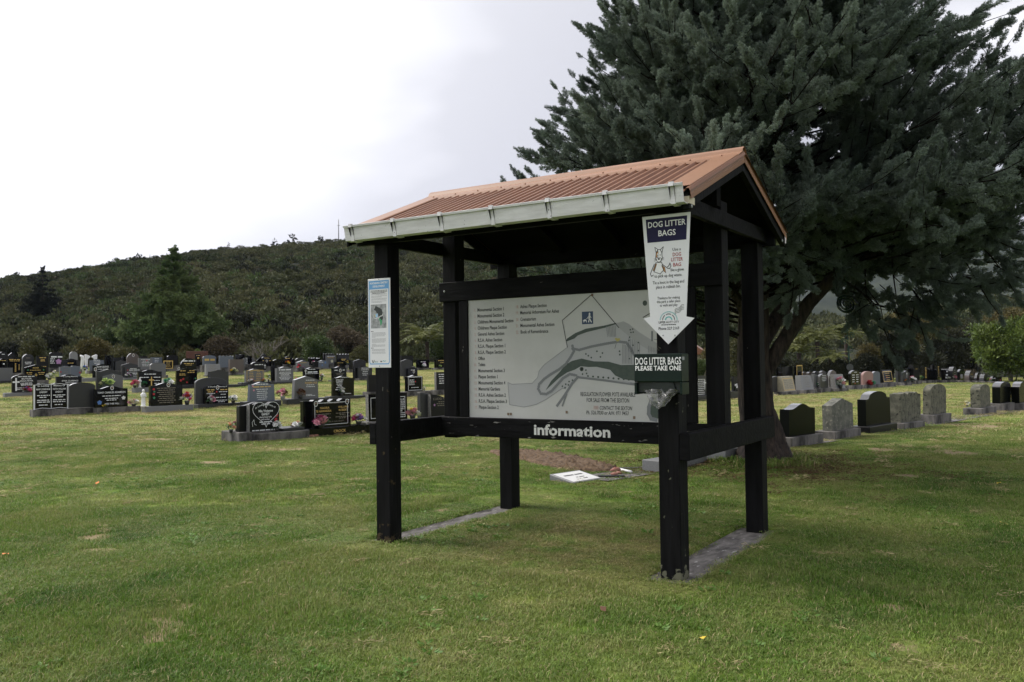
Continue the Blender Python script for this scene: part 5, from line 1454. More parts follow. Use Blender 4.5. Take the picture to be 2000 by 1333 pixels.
head('family', 796, 826, 733.5, 765, 776, 'serp', 'black', 'black headstone with silver border and small rose seen between the left posts', base=(776, 852, 'kerb'), thick=0.16, text_=[('In Loving Memory of', -0.4, 0.42, 0.86, 0.07, 0)], lines=[(0.68, 0.30, 0.06, 0, -0.22), (0.58, 0.34, 0.045, 0, -0.22), (0.50, 0.34, 0.045, 0, -0.22), (0.40, 0.34, 0.045, 0, -0.22), (0.22, 0.5, 0.045, 0)], frame=('rect', 0.014, 'silver'), rose=[(0.02, 0.60, 0.045, 'red')])
head('slotstone', 853, 880, 727.5, 762, 773, 'flat', 'black2', 'dark grey headstone with a rough left edge cut off by the hanging post', lines=ll(5, 0.35, 0.85, 0.5, 0.06, 0, -0.1), rough_sides=True)
# ---- third row, left
head('butler', 24, 73, 732, 767, 775.5, 'arch', 'black2', 'black arched headstone with a tall white cross engraved at its left side', base=(9, 73, 'kerb_l'), cross=(-0.34, 0.10, 0.72, 'silver'), text_=[('BUTLER', -0.12, 0.28, 0.72, 0.085, 0), ('BRIAN PETER', -0.18, 0.34, 0.60, 0.075, 0), ('MOYA WYNN', -0.14, 0.32, 0.36, 0.075, 0)], lines=[(0.86, 0.66, 0.06, 0, 0.06), (0.50, 0.5, 0.045, 0, 0.08), (0.44, 0.48, 0.045, 0, 0.08), (0.24, 0.66, 0.05, 0, 0.02), (0.16, 0.7, 0.05, 0, 0.04), (0.06, 0.2, 0.05, 0, 0.0)])
head('clarence', 110, 160, 732, 763, 772, 'serp', 'black2', 'wide dark headstone behind the open book stone and the plain grey one', text_=[('In Loving Memory', -0.24, 0.34, 0.84, 0.075, 0), ('ETNA CLARENCE', -0.28, 0.36, 0.56, 0.085, 0), ('MITCHELL', -0.14, 0.26, 0.44, 0.07, 0)], lines=ll(3, 0.1, 0.34, 0.5, 0.05))
head('twopiece', 201, 240, 730, 760, 770, 'peak', 'mgrey', 'dark grey headstone with a small oval portrait before a broader slab, above the lily stone', photo=[(0.02, 0.80, 0.12)], back=(190, 238, 722, 'serp', 'dgrey'))
head('crosses', 270, 316, 722.5, 757, 767, 'serp', 'black', 'black headstone with a brass cross between two small white statues', base=(262, 330, 'kerb_l'), cross=(0.06, 0.0, 0.60, 'gold'), lines=[(0.72, 0.5, 0.06, 0), (0.54, 0.36, 0.06, 0, -0.24), (0.54, 0.34, 0.06, 0, 0.32), (0.36, 0.24, 0.05, 0, 0.3), (0.2, 0.24, 0.05, 0, 0.3)])
head('goldrose', 345, 385, 719, 752, 760, 'peak', 'black', 'black headstone with gold writing and engraved red roses, left of the serpentine stone', base=(340, 388, 'dgrey'), photo=[(-0.40, 0.95, 0.09)], lines=[(0.80, 0.26, 0.06, 1, -0.20), (0.80, 0.26, 0.06, 1, 0.24), (0.70, 0.34, 0.06, 1, 0.2), (0.62, 0.3, 0.05, 1, -0.22), (0.55, 0.3, 0.05, 1, -0.22)], rose=[(-0.30, 0.26, 0.07, 'red'), (-0.18, 0.34, 0.06, 'red'), (0.0, 0.14, 0.05, 'red'), (0.42, 0.36, 0.05, 'green')])
head('serpdark', 408.5, 447, 723, 752, 759, 'serp', 'dgrey', 'plain dark serpentine headstone showing above the arched double stone', base=(395, 480, 'dgrey'))
head('goldbook', 480.5, 516, 721, 747, 754, 'serp', 'mgrey', 'grey headstone with a cream gold-edged panel and green side strips', base=(470, 532, 'dgrey'), thick=0.15, lines=[(0.88, 0.5, 0.05, 1)] + ll(6, 0.14, 0.76, 0.30, 0.05, 1, -0.2) + ll(6, 0.14, 0.76, 0.30, 0.05, 1, 0.2), frame=('rect', 0.022, 'gold'))
head('plainwrit', 541, 573, 717.5, 747, 750.5, 'serp', 'mgrey', 'mid grey headstone covered in small white writing, left of the plain gold-named stone', base=(530, 574, 'dgrey'), thick=0.18, lines=[(0.76, 0.75, 0.09, 0)] + ll(7, 0.12, 0.62, 0.75, 0.045, 0))
head('whitecross', 594.5, 624, 718.5, 743, 747, 'serp', 'black', 'small black headstone with a white cross and name on its upper half', thick=0.15, cross=(-0.40, 0.46, 0.42, 'silver'), lines=[(0.84, 0.5, 0.06, 0), (0.60, 0.72, 0.12, 0, 0.08), (0.50, 0.8, 0.05, 0, 0.06)])
head('ovalblack', 651, 677, 717, 743, 746.5, 'serp', 'black', 'black headstone with an oval portrait between two lines, above the half blank stone', thick=0.17, photo=[(0.04, 0.70, 0.13)], lines=[(0.70, 0.26, 0.07, 0, -0.26), (0.70, 0.24, 0.07, 0, 0.32), (0.46, 0.6, 0.04, 2), (0.38, 0.5, 0.04, 2)])
head('noticeleft', 700, 727, 716, 739.5, 744, 'serp', 'dgrey', 'dark grey headstone with faint writing just left of the notice sign', lines=ll(5, 0.25, 0.82, 0.6, 0.06, 0), back=(694, 717, 702, 'peak', 'black'))
head('pointed', 797, 816, 717, 735, 742, 'peak', 'black', 'small black pointed headstone with a portrait between the left posts', photo=[(0.1, 0.45, 0.16)], lines=[(0.62, 0.4, 0.08, 0)], back=(787, 808, 702, 'peak', 'dgrey'))
# ---- fourth row, left
head('maher', 48, 90, 713, 743, 752, 'peak', 'black', 'black pointed headstone with gold cross and gold names above the white-cross stone', cross=(0.03, 0.10, 0.34, 'gold'), text_=[('MAHER', -0.12, 0.16, 0.76, 0.08, 1)], lines=[(0.63, 0.5, 0.05, 1), (0.46, 0.3, 0.06, 1, -0.26), (0.36, 0.2, 0.05, 1, -0.26), (0.46, 0.3, 0.06, 1, 0.28), (0.36, 0.22, 0.05, 1, 0.28)], rose=[(-0.34, 0.66, 0.04, 'green'), (0.38, 0.66, 0.04, 'green')])
head('greyleft', -6, 25, 719, 744, 750, 'flat', 'mgrey', 'plain grey headstone cut by the left edge of the photo', base=(0.5, 0.42, 'dgrey'))
head('openbook', 117, 158, 715, 738, 746, 'book', 'bgrey', 'blue-grey open book headstone with pale side columns', lines=ll(4, 0.35, 0.85, 0.3, 0.05, 2, -0.2), frame=('book', 0.012, 'lgrey'), rose=[(-0.46, 0.5, 0.08, 'red'), (0.47, 0.4, 0.08, 'red')])
head('adam', 182, 215, 711.5, 738, 745, 'serp', 'black', 'black headstone with white name and a round portrait at its left edge', base=(160, 224, 'kerb_l'), text_=[('ADAM GEORGE', -0.30, 0.42, 0.74, 0.11, 0)], lines=[(0.60, 0.6, 0.06, 0, 0.1)], photo=[(-0.36, 0.62, 0.14)])
head('greypair', 244, 275, 717.5, 738, 743, 'flat', 'dgrey', 'small dark headstone with white writing before a plain grey slab', base=(0.5, 0.45, 'kerb_l'), lines=[(0.82, 0.45, 0.07, 0, 0.05), (0.68, 0.66, 0.09, 0, 0.1), (0.5, 0.6, 0.05, 0), (0.36, 0.4, 0.08, 0, 0.18), (0.24, 0.3, 0.06, 0, 0.18), (0.1, 0.3, 0.05, 0, 0.18)], back=(239, 271, 709, 'peak', 'dgrey'), rose=[(-0.32, 0.72, 0.05, 'red')])
head('granite', 294, 324, 709, 733, 740, 'arch', 'mgrey', 'weathered plain grey headstone with rounded corners above the brass cross stone', rough_sides=True)
head('leangrey', 404, 431, 711.5, 733, 736.5, 'flat', 'lgrey', 'pale grey leaning tablet set on a dark wedge, left block', base=(0.42, 0.6, 'kerb'), lean=0.18, taper=0.04, lines=ll(5, 0.3, 0.85, 0.7, 0.05, 2), thick=0.26)
head('browngrey', 449.5, 476, 702.5, 729, 734, 'flat', 'brown', 'plain brown-grey headstone with a dark side, left of the gable-topped stones', thick=0.2)
head('lowcross', 492, 520, 707, 724, 729, 'arch', 'black2', 'dark headstone with a white cross at its right edge below the gable-topped stone', cross=(0.42, 0.2, 0.5, 'silver'), lines=[(0.62, 0.6, 0.12, 0)], thick=0.16)
head('roundtop', 581, 604, 704.5, 722, 727, 'peak', 'mgrey', 'grey peaked headstone with a black side and pink flowers at its foot', thick=0.2, lines=[(0.72, 0.55, 0.06, 1)])
head('skyblue', 621, 642, 704, 719, 723, 'serp', 'bgrey', 'pale blue-grey headstone with a blue painted scene', thick=0.14, lines=[(0.70, 0.4, 0.10, 0, -0.2)], rose=[(0.2, 0.68, 0.13, 'blue'), (-0.1, 0.35, 0.1, 'blue')])
head('goldphoto', 655, 675, 707, 720, 724, 'flat', 'black', 'small black headstone with a gold picture beside the yellow flower', lines=[(0.80, 0.6, 0.08, 1)], rose=[(-0.2, 0.4, 0.16, 'dead')])
# ---- fifth and farthest rows, left
head('verticalgold', 15, 42, 699.5, 729, 737, 'serp', 'black', 'black headstone with a vertical column of gold letters near the left edge', lines=[(0.86, 0.8, 0.07, 1), (0.78, 0.7, 0.05, 1)] + [(0.60 - 0.075 * k, 0.11, 0.06, 1, 0.06) for k in range(8)] + [(0.52 - 0.08 * k, 0.09, 0.05, 1, 0.32) for k in range(5)])
head('archgrey', 44, 66, 692, 730, 739, 'round', 'dgrey', 'tall round-topped dark grey headstone behind the gold cross stone', lines=[(0.78, 0.4, 0.05, 2), (0.56, 0.6, 0.05, 0), (0.48, 0.5, 0.05, 0)], thick=0.16)
head('goldtext', 72, 95, 696, 730, 739, 'flat', 'black2', 'dark square headstone with gold writing beside the round-topped grey one', lines=[(0.88, 0.55, 0.07, 1), (0.76, 0.36, 0.06, 1), (0.70, 0.4, 0.05, 1), (0.38, 0.6, 0.05, 1)], thick=0.16)
head('whitecap', 97, 122, 688, 719, 728, 'arch', 'black2', 'dark headstone with a white capped panel and pale engraved flowers', lines=[(0.55, 0.36, 0.06, 0, -0.28), (0.46, 0.36, 0.06, 0, -0.28), (0.37, 0.36, 0.06, 0, -0.28), (0.28, 0.36, 0.06, 0, -0.28), (0.65, 0.9, 0.12, 0, 0.05)], rose=[(0.2, 0.40, 0.16, 'mauve')])
head('flatblack', 122, 156, 701, 722, 731, 'serp', 'black', 'low black headstone with one gold line under a white arched stone', lines=[(0.55, 0.4, 0.09, 1)])
head('whitearch', 137, 152, 687, 706, 726, 'round', 'lgrey', 'pale round-topped headstone with bright edges on the skyline of graves', thick=0.2)
head('bluesq', 176, 203, 702, 724, 731, 'serp', 'bgrey', 'blue-grey square headstone under two white carved wings', lines=ll(3, 0.6, 0.85, 0.6, 0.06, 0), thick=0.1)
head('smallblackone', 206, 214, 695, 716, 727, 'flat', 'black', 'narrow black headstone right of the two white carved wings')
head('greenpeak', 226, 247, 704, 724, 733, 'peak', 'dgrey', 'dark grey peaked headstone behind the orange and blue flowers', back=(219, 236, 699, 'flat', 'black'))
head('brownarch', 248, 272, 690, 714, 729, 'round', 'brown', 'brown-edged round-topped headstone with a white oval portrait', photo=[(0.0, 0.82, 0.12)])
head('redrose', 271, 298, 700, 722, 731, 'flat', 'mgrey', 'grey granite headstone with a red rose and faint writing', lines=ll(5, 0.3, 0.85, 0.7, 0.05, 0), rose=[(0.08, 0.78, 0.06, 'red'), (0.1, 0.55, 0.05, 'green')])
head('bluesmall', 296, 317, 698.5, 714, 726, 'flat', 'bgrey', 'small blue-grey headstone behind the weathered rounded one', lines=ll(3, 0.4, 0.8, 0.6, 0.08, 0))
head('goldframe', 319, 338, 704, 721, 727, 'flat', 'black', 'small black headstone in a broad gold frame', lines=ll(5, 0.25, 0.8, 0.5, 0.06, 1), frame=('rect', 0.05, 'gold'))
head('darkarch', 327, 348, 694, 714, 726, 'arch', 'black2', 'plain dark arched headstone in front of the red-brown bench')
head('birdtop', 353, 384, 700, 722, 730, 'round', 'black', 'black headstone with a silver engraved picture across its rounded top', lines=[(0.70, 0.8, 0.14, 0), (0.48, 0.6, 0.10, 1), (0.36, 0.4, 0.06, 1)])
head('tallslim', 383, 392, 692, 716, 727, 'flat', 'black', 'narrow black headstone with gold ornament right of the bench', lines=[(0.85, 0.8, 0.06, 1), (0.6, 0.4, 0.2, 1)])
head('bluearch', 397, 422, 694.5, 714, 727, 'arch', 'bgrey', 'blue-grey arched headstone with a cream book panel', lines=[(0.45, 0.34, 0.28, 1, -0.22), (0.45, 0.34, 0.28, 1, 0.22)])
head('slate', 428.5, 456, 695, 718, 727, 'wave', 'bgrey', 'broad slate-coloured headstone with a rugged top edge')
head('blackrugged', 461.5, 478, 692.5, 709, 725, 'rugged', 'black', 'small rugged black headstone behind the brown-grey one')
head('greyscript', 475.5, 498, 698.5, 715, 725, 'arch', 'mgrey', 'light grey headstone with pale writing left of the gable-topped stone', lines=ll(4, 0.3, 0.85, 0.7, 0.08, 0))
head('gable', 501, 531, 691, 712, 725, 'gable', 'black', 'steep gable-topped black headstone with a bright left slope')
head('goldring', 512, 530, 697, 716, 726, 'arch', 'black', 'black headstone with gold arc and round portrait below the gable-topped one', photo=[(0.0, 0.55, 0.13)], lines=[(0.82, 0.5, 0.07, 1), (0.55, 0.2, 0.08, 1, -0.34), (0.55, 0.2, 0.08, 1, 0.34)])
head('lowblack', 534, 556, 702, 716, 725, 'arch', 'black', 'low round-shouldered black headstone left of the orange flower')
head('goldline', 555, 570, 697, 712, 724, 'serp', 'black', 'small black headstone with one gold line above the orange flower', lines=[(0.72, 0.7, 0.12, 1)])
head('greycap', 578, 595, 700, 714, 724, 'arch', 'dgrey', 'dark capped headstone behind the grey peaked one')
head('blackflow', 604, 625, 699, 714, 722, 'wave', 'black', 'black headstone with white ornament beside the white and red flowers', lines=[(0.9, 0.3, 0.1, 0, -0.2), (0.85, 0.3, 0.1, 0, 0.3)])
head('picture', 637, 656, 695, 712, 721, 'flat', 'mgrey', 'grey headstone with a pictured figure and a bright heading', lines=[(0.88, 0.8, 0.10, 0), (0.72, 0.7, 0.08, 1)], rose=[(0.1, 0.35, 0.17, 'cream')], back=(634, 655, 691, 'wave', 'black'))
head('crenel', 660, 682, 691.5, 714, 721, 'wave', 'black', 'black headstone with a notched top beside the yellow flower', lines=[(0.5, 0.4, 0.07, 1), (0.42, 0.3, 0.06, 1)])
head('edgearch', -2, 16, 687, 708, 728, 'round', 'black2', 'dark round-topped headstone at the far left edge', lines=[(0.72, 0.4, 0.07, 0)])
head('lowround', -3, 14, 701, 724, 734, 'round', 'black', 'black headstone with a gold arc at the left edge', lines=[(0.82, 0.7, 0.06, 1), (0.5, 0.2, 0.14, 0, 0.1)])
head('whitetop', 15, 32, 689, 706, 727, 'gable', 'black2', 'small dark gabled headstone with a bright edge near the left edge')
head('farblack', 784, 807, 695, 716, 722, 'flat', 'black2', 'tall dark headstone at the back between the left posts')
head('fernblack', 815, 838, 703, 719, 723.5, 'flat', 'black', 'black headstone with mauve flowers under the tree fern', lines=[(0.7, 0.4, 0.1, 0)])
head('fernblacktwo', 851, 876, 703, 719, 723.5, 'flat', 'black', 'black headstone with gold figures beside the tree fern trunk', lines=[(0.85, 0.6, 0.12, 1), (0.6, 0.3, 0.1, 1)])
head('wingright', 214.5, 222, 694, 716, 727, 'flat', 'black', 'second narrow black headstone right of the two white carved wings')
head('behindgreen', 236, 246, 697, 716, 727, 'serp', 'black', 'small black headstone top behind the dark grey peaked stone')
head('betweengrey', 275, 288, 696, 714, 727, 'flat', 'black2', 'dark headstone top behind the grey granite rose stone')
head('slotblack', 484, 492, 696, 712, 725, 'flat', 'black', 'narrow black headstone top behind the light grey pale writing stone')
head('blackpair', 570, 578, 701, 714, 724, 'serp', 'black', 'narrow black headstone right of the orange flower')
head('pinkside', 612, 622, 706, 718, 725, 'serp', 'black2', 'small dark headstone beside the pink and white flowers')
head('leftnotice', 684, 694, 704, 722, 729, 'flat', 'black', 'small black headstone between the notched one and the notice sign')
head('bigblack', 531, 541, 716, 744, 750, 'flat', 'black', 'tall narrow black headstone edge left of the mid grey writing stone')
# ---- far row, right of the shelter
GR = 'headstones in the far row right of the shelter'
def far(*a, **k): return head(*a, group=GR, **k)
far('slot', 1352, 1381, 735, 774, 784.5, 'flat', 'dgrey', 'dark grey headstone with rows of white writing seen in the gap beside the green dispenser', lines=ll(9, 0.06, 0.80, 0.8, 0.045, 0), cross=(0.36, 0.3, 0.5, 'silver'), base=(0.5, 0.8, 'dgrey'))
far('slottwo', 1434, 1448, 736, 764, 780, 'flat', 'black2', 'black headstone edge between the hanging post and the tree trunk', base=(0.7, 0.5, 'dgrey'))
far('cream', 1532, 1555, 736, 765, 773, 'flat', 'cream', 'cream leaning tablet with a gold border beside the tree trunk', lean=0.22, lines=ll(7, 0.1, 0.85, 0.35, 0.04, 2, -0.2) + ll(7, 0.1, 0.85, 0.35, 0.04, 2, 0.2), frame=('rect', 0.03, 'gold'), thick=0.30, back=(1517, 1545, 735, 'arch', 'dgrey'))
far('paletablet', 1569, 1590, 734, 762, 771, 'flat', 'lgrey', 'pale grey leaning tablet with faint writing, second from the trunk', lean=0.22, lines=ll(6, 0.2, 0.85, 0.6, 0.04, 2), thick=0.32)
far('greyarch', 1590, 1604, 731, 758, 768.5, 'half', 'mgrey', 'grey curved headstone behind the pale leaning tablet')
far('darkround', 1602, 1618, 731, 759, 768, 'arch', 'dgrey', 'dark rounded headstone with a light mossy edge before the tall reddish stone', lines=ll(4, 0.5, 0.85, 0.6, 0.05, 0), rough_sides=True)
far('reddish', 1620, 1637, 724, 756, 765.5, 'round', 'brown', 'tall reddish round-topped headstone with a rough edge', rough_sides=True)
far('whitebouq', 1633, 1652, 732, 759, 766, 'flat', 'lgrey', 'white-edged tablet almost covered by a cascade of pink flowers', lean=0.2, thick=0.25, rough_sides=True)
far('blackarch', 1662, 1680, 724, 753, 762, 'arch', 'black', 'black arched headstone with two columns of white writing', lines=[(0.85, 0.3, 0.06, 0)] + ll(4, 0.2, 0.66, 0.3, 0.07, 0, -0.22) + ll(4, 0.2, 0.66, 0.3, 0.07, 0, 0.22), rose=[(-0.05, 0.12, 0.05, 'red')])
far('greyedge', 1679, 1688, 728, 752, 760, 'arch', 'mgrey', 'grey headstone edge behind the pink granite one')
far('pink', 1687, 1705, 726, 752, 760, 'arch', 'pink', 'pink granite arched headstone with red flowers before it')
far('steel', 1705, 1720, 726, 751, 758.5, 'arch', 'bgrey', 'plain steel-grey arched headstone right of the pink one')
far('goldtablet', 1727, 1745, 723, 748, 757, 'flat', 'black', 'black leaning tablet with a broad gold border', lean=0.15, frame=('rect', 0.045, 'gold'), thick=0.25, lines=[(0.85, 0.6, 0.08, 0)] + ll(4, 0.2, 0.7, 0.5, 0.06, 1), rose=[(-0.1, 0.42, 0.06, 'red')])
far('slim', 1754, 1762, 726, 747, 754, 'flat', 'dgrey', 'slim dark headstone with a bright top right of the gold-bordered tablet')
far('greycross', 1764, 1776, 725, 748, 754.5, 'peak', 'dgrey', 'dark headstone with a silver cross above the pink lilies', cross=(0.1, 0.4, 0.5, 'silver'))
far('blackbehind', 1774, 1785, 720, 744, 752, 'flat', 'black', 'plain black headstone left of the tall grey pillar')
far('pillar', 1785, 1797, 712.5, 744, 751.5, 'flat', 'black2', 'tall headstone with a grey left side and narrow bright top', thick=0.25, lines=[(0.7, 0.3, 0.05, 1)])
far('goldpillar', 1806, 1816, 713.5, 744, 750, 'flat', 'black', 'tall black headstone with a vertical row of gold letters, right of the grey-sided one', thick=0.22, lines=[(0.8 - 0.09 * k, 0.3, 0.07, 1, -0.2) for k in range(8)])
far('lowgold', 1816, 1825, 721, 744, 749.5, 'flat', 'black', 'lower black headstone between the two tall gold-lettered ones')
far('goldpillartwo', 1826, 1836, 713.5, 743, 749, 'flat', 'black', 'tall black headstone with gold trim at its right edge, left of the silver engraved one', thick=0.22, lines=[(0.85 - 0.09 * k, 0.25, 0.07, 1, 0.3) for k in range(8)])
far('silverfig', 1846, 1856, 721.5, 743, 748.5, 'wave', 'black', 'black headstone with a silver engraved figure', lines=[(0.7, 0.5, 0.2, 0), (0.4, 0.7, 0.2, 0), (0.15, 0.8, 0.2, 0)], thick=0.2)
far('archfar', 1861, 1870, 717, 742, 748, 'round', 'black2', 'round-topped dark headstone beyond the mossy arched stone', lines=ll(4, 0.2, 0.7, 0.4, 0.06, 0), thick=0.25)
far('whitepanel', 1874, 1886, 721.5, 743, 748, 'arch', 'black', 'black headstone with a white statue-like panel', lines=[(0.15, 0.4, 0.5, 0, -0.1)])
far('brownround', 1893, 1903, 724.5, 744, 748, 'round', 'brown', 'brown round-topped headstone near the big green bush', lines=[(0.6, 0.5, 0.1, 1), (0.4, 0.5, 0.06, 0)], thick=0.25)
far('darkfar', 1907, 1919, 727.5, 744, 748.5, 'round', 'black2', 'dark round-topped headstone second from the big green bush', lines=[(0.6, 0.4, 0.08, 0)])
far('greyfar', 1921, 1931, 729.5, 745, 749, 'round', 'dgrey', 'grey round-topped headstone before the big green bush', thick=0.22)
far('lastblack', 1937, 1948, 734, 745, 749.5, 'round', 'black', 'small black headstone with white figures at the foot of the bush', lines=[(0.4, 0.6, 0.2, 0)])
far('lastred', 1949, 1957, 737, 746, 750, 'flat', 'black', 'lowest black headstone at the right end of the far row', rose=[(0.1, 0.3, 0.2, 'red')])
far('backone', 1517, 1530, 719, 745, 764, 'flat', 'black', 'black headstone with purple flowers behind the cream tablet')
far('backtwo', 1534, 1549, 717, 745, 764, 'flat', 'black2', 'plain black headstone in the back line between trunk and gold-edged one')
far('backgold', 1556, 1568, 713, 742, 763, 'flat', 'black', 'gold-edged black headstone under the tree ferns', frame=('rect', 0.05, 'gold'), lines=[(0.3, 0.2, 0.4, 0)])
for kx, (xa, xb, yt_) in enumerate(((1569, 1577, 727), (1580, 1590, 727), (1592, 1600, 726), (1604, 1614, 725))):
    far('dim%d' % kx, xa, xb, yt_, 748, 762, 'arch', 'brown' if kx < 2 else 'dgrey', ['small brown headstone top behind the pale leaning tablet, nearer the trunk', 'small brown headstone top behind the right half of the pale leaning tablet', 'dark headstone top with a bright edge behind the grey curved one', 'dim grey headstone top left of the tall reddish stone'][kx])
# ---- near row, right of the trunk: the backs of the stones
GN = 'headstones seen from behind in the near right row'
def near(*a, **k): return head(*a, group=GN, **k)
near('k1', 1541, 1594, 791.5, 853, 874, 'serp', 'green_black', 'dark polished headstone back on a grey plinth beside the tree trunk', base=(0.62, 0.60, 'kerb'), thick=0.17, taper=0.02)
near('k2', 1628, 1667, 781, 842, 860, 'peak', 'lichen', 'pale lichened grey headstone back, second from the trunk', base=(0.52, 0.52, 'kerb'), thick=0.19)
near('k3', 1695, 1739, 767, 832, 848, 'shoulder', 'green_black', 'tall dark polished headstone back with a domed top', base=(0.62, 0.62, 'black2'), thick=0.17, taper=0.02)
near('k4', 1760, 1799, 768, 826, 840, 'rugged', 'lichen2', 'mossy square-topped headstone back with crumbling left edge', base=(0.60, 0.50, 'kerb'), thick=0.22)
near('k5', 1818, 1848, 753, 811, 830, 'arch', 'lichen2', 'mossy arched headstone back on a tall concrete plinth', base=(0.52, 0.52, 'kerb'), thick=0.16)
near('k6', 1914, 1936, 752.5, 797, 812, 'arch', 'lichen2', 'mossy arched headstone back standing after the gap in the row', base=(0.62, 0.62, 'kerb'), thick=0.22)
near('k7', 1955, 1974, 747.5, 789, 806, 'arch', 'green_black', 'dark polished headstone back beside the yellow flowers', base=(0.48, 0.6, 'kerb'), thick=0.2)
near('k8', 1991, 2012, 747.5, 788, 803, 'shoulder', 'green_black', 'dark polished headstone back at the right edge', base=(0.5, 0.6, 'kerb'), thick=0.2)

# ---- plaque, plinths and bits by the soil
P_ = px_ground(1150, 943)
pq = thing('memorial_plaque', 'low white sloping plaque on the grass beyond the brown soil', 'plaque', tuple(P_ - np.array([0, 0, 0.0])), ROT)
e1 = ppix(P_ + ROWDIR * 0.5)[0] - ppix(P_ - ROWDIR * 0.5)[0]
pw, pd = 0.56, 0.40
v = [(-pw / 2, 0, 0), (pw / 2, 0, 0), (pw / 2, pd, 0), (-pw / 2, pd, 0), (-pw / 2, 0, 0.026), (pw / 2, 0, 0.026), (pw / 2, pd, 0.098), (-pw / 2, pd, 0.098)]
MB().add(v, [(0, 3, 2, 1), (4, 5, 6, 7), (0, 1, 5, 4), (1, 2, 6, 5), (2, 3, 7, 6), (3, 0, 4, 7)]).build('base', M['lgrey'], pq, 0.006)
sl_ = 0.072 / pd
PLQ = lambda x, y, o: (x, y, 0.026 + y * sl_ + o)
mb = MB(); mb.add([PLQ(-pw / 2 + 0.03, 0.03, 0.002), PLQ(pw / 2 - 0.03, 0.03, 0.002), PLQ(pw / 2 - 0.03, pd - 0.03, 0.002), PLQ(-pw / 2 + 0.03, pd - 0.03, 0.002)], [(0, 1, 2, 3)]); mb.build('face', M['marble'], pq)
mb = MB()
t_ = MB(); words_line(t_, -0.17, 0.17, 0.24, 0.045, 0, 0); words_line(t_, -0.05, 0.10, 0.15, 0.03, 0, 0); words_line(t_, 0.02, 0.10, 0.09, 0.03, 0, 0)
mb.add([PLQ(a, c, 0.0035) for a, b, c in t_.v], t_.f); mb.build('inscription', M['ink_grey'], pq)
Pb = px_ground(1348, 916)
lp = thing('low_plinth', 'long low grey granite plinth without a stone behind the right front post', 'plinth', tuple(Pb), ROT)
MB().box(-0.62, 0.42, 0.0, 0.34, -0.05, 0.155).build('block', M['kerb_l'], lp, 0.008)
Pb = px_ground(1440, 898)
lp2 = thing('low_plinth', 'pale low granite plinth showing left of the tree trunk', 'plinth', tuple(Pb), ROT)
MB().box(-0.30, 0.46, 0.0, 0.34, -0.05, 0.16).build('block', M['kerb_l'], lp2, 0.008)
# concrete beams under the rows
def beam(xa, ya, xb, yb_, wd=0.55):
    a, b = px_ground(xa, ya), px_ground(xb, yb_)
    d_ = b - a; l_ = float(np.hypot(d_[0], d_[1])); u_ = d_ / l_
    nb_ = np.array([-u_[1], u_[0], 0]); nb_ = nb_ if nb_ @ BACK > 0 else -nb_
    mb = MB(); n_ = 10; v = []
    for i in range(n_ + 1):
        p = a + u_ * l_ * i / n_
        for k, q in ((0, 0.0), (1, wd)):
            r__ = p + nb_ * q; v.append((r__[0], r__[1], float(gz(r__[0], r__[1])) + LAWN + 0.012))
    f = [(2 * i, 2 * i + 2, 2 * i + 3, 2 * i + 1) for i in range(n_)]
    mb.add(v, f)
    tag(mb.build('concrete_strip', M['concrete']), kind='structure')
beam(1186, 944, 1345, 914); beam(1500, 884, 2020, 801)
beam(1512, 775, 1800, 753.5); beam(1800, 753.5, 1965, 750.5); beam(60, 813, 700, 775); beam(10, 776, 390, 758); beam(760, 778, 880, 770)
def small(name, label, cat, mb, m, x, y, rz=0.0, dz=0.0):
    P = px_ground(x, y)
    o = mb.build(name, m); o.location = (P[0], P[1], P[2] + LAWN + 0.012 + dz); o.rotation_euler = (0, 0, rz)
    return tag(o, label, cat)
small('pipe', 'short white plastic pipe lying on the concrete by the soil', 'pipe', MB().tube([(-0.17, 0, 0.02), (0.17, 0, 0.02)], 0.017, 10), M['white'], 1221, 926, -0.62)
small('metal_bar', 'thin grey metal bar beyond the white pipe', 'bar', MB().box(-0.22, 0.22, -0.012, 0.012, 0, 0.02), M['mgrey'], 1226, 920, 0.65)
small('metal_bar', 'grey flat bar lying beside the white plaque', 'bar', MB().box(-0.17, 0.17, -0.018, 0.018, 0, 0.022), M['dgrey'], 1194, 936, 0.50)
for lx, ly, la, lc in ((1202, 926, 'large broken terracotta piece by the white pipe', 0.075), (1209, 930, 'small terracotta shard right of the larger one', 0.04), (1200, 933, 'flat terracotta shard nearest the plaque', 0.05)):
    small('terracotta_piece', la, 'shard', MB().ball((0, 0, lc * 0.4), (lc, lc * 0.7, lc * 0.45), 0, 9, 5, 0.18), M['terracotta'], lx, ly, rnd.uniform(0, 3))

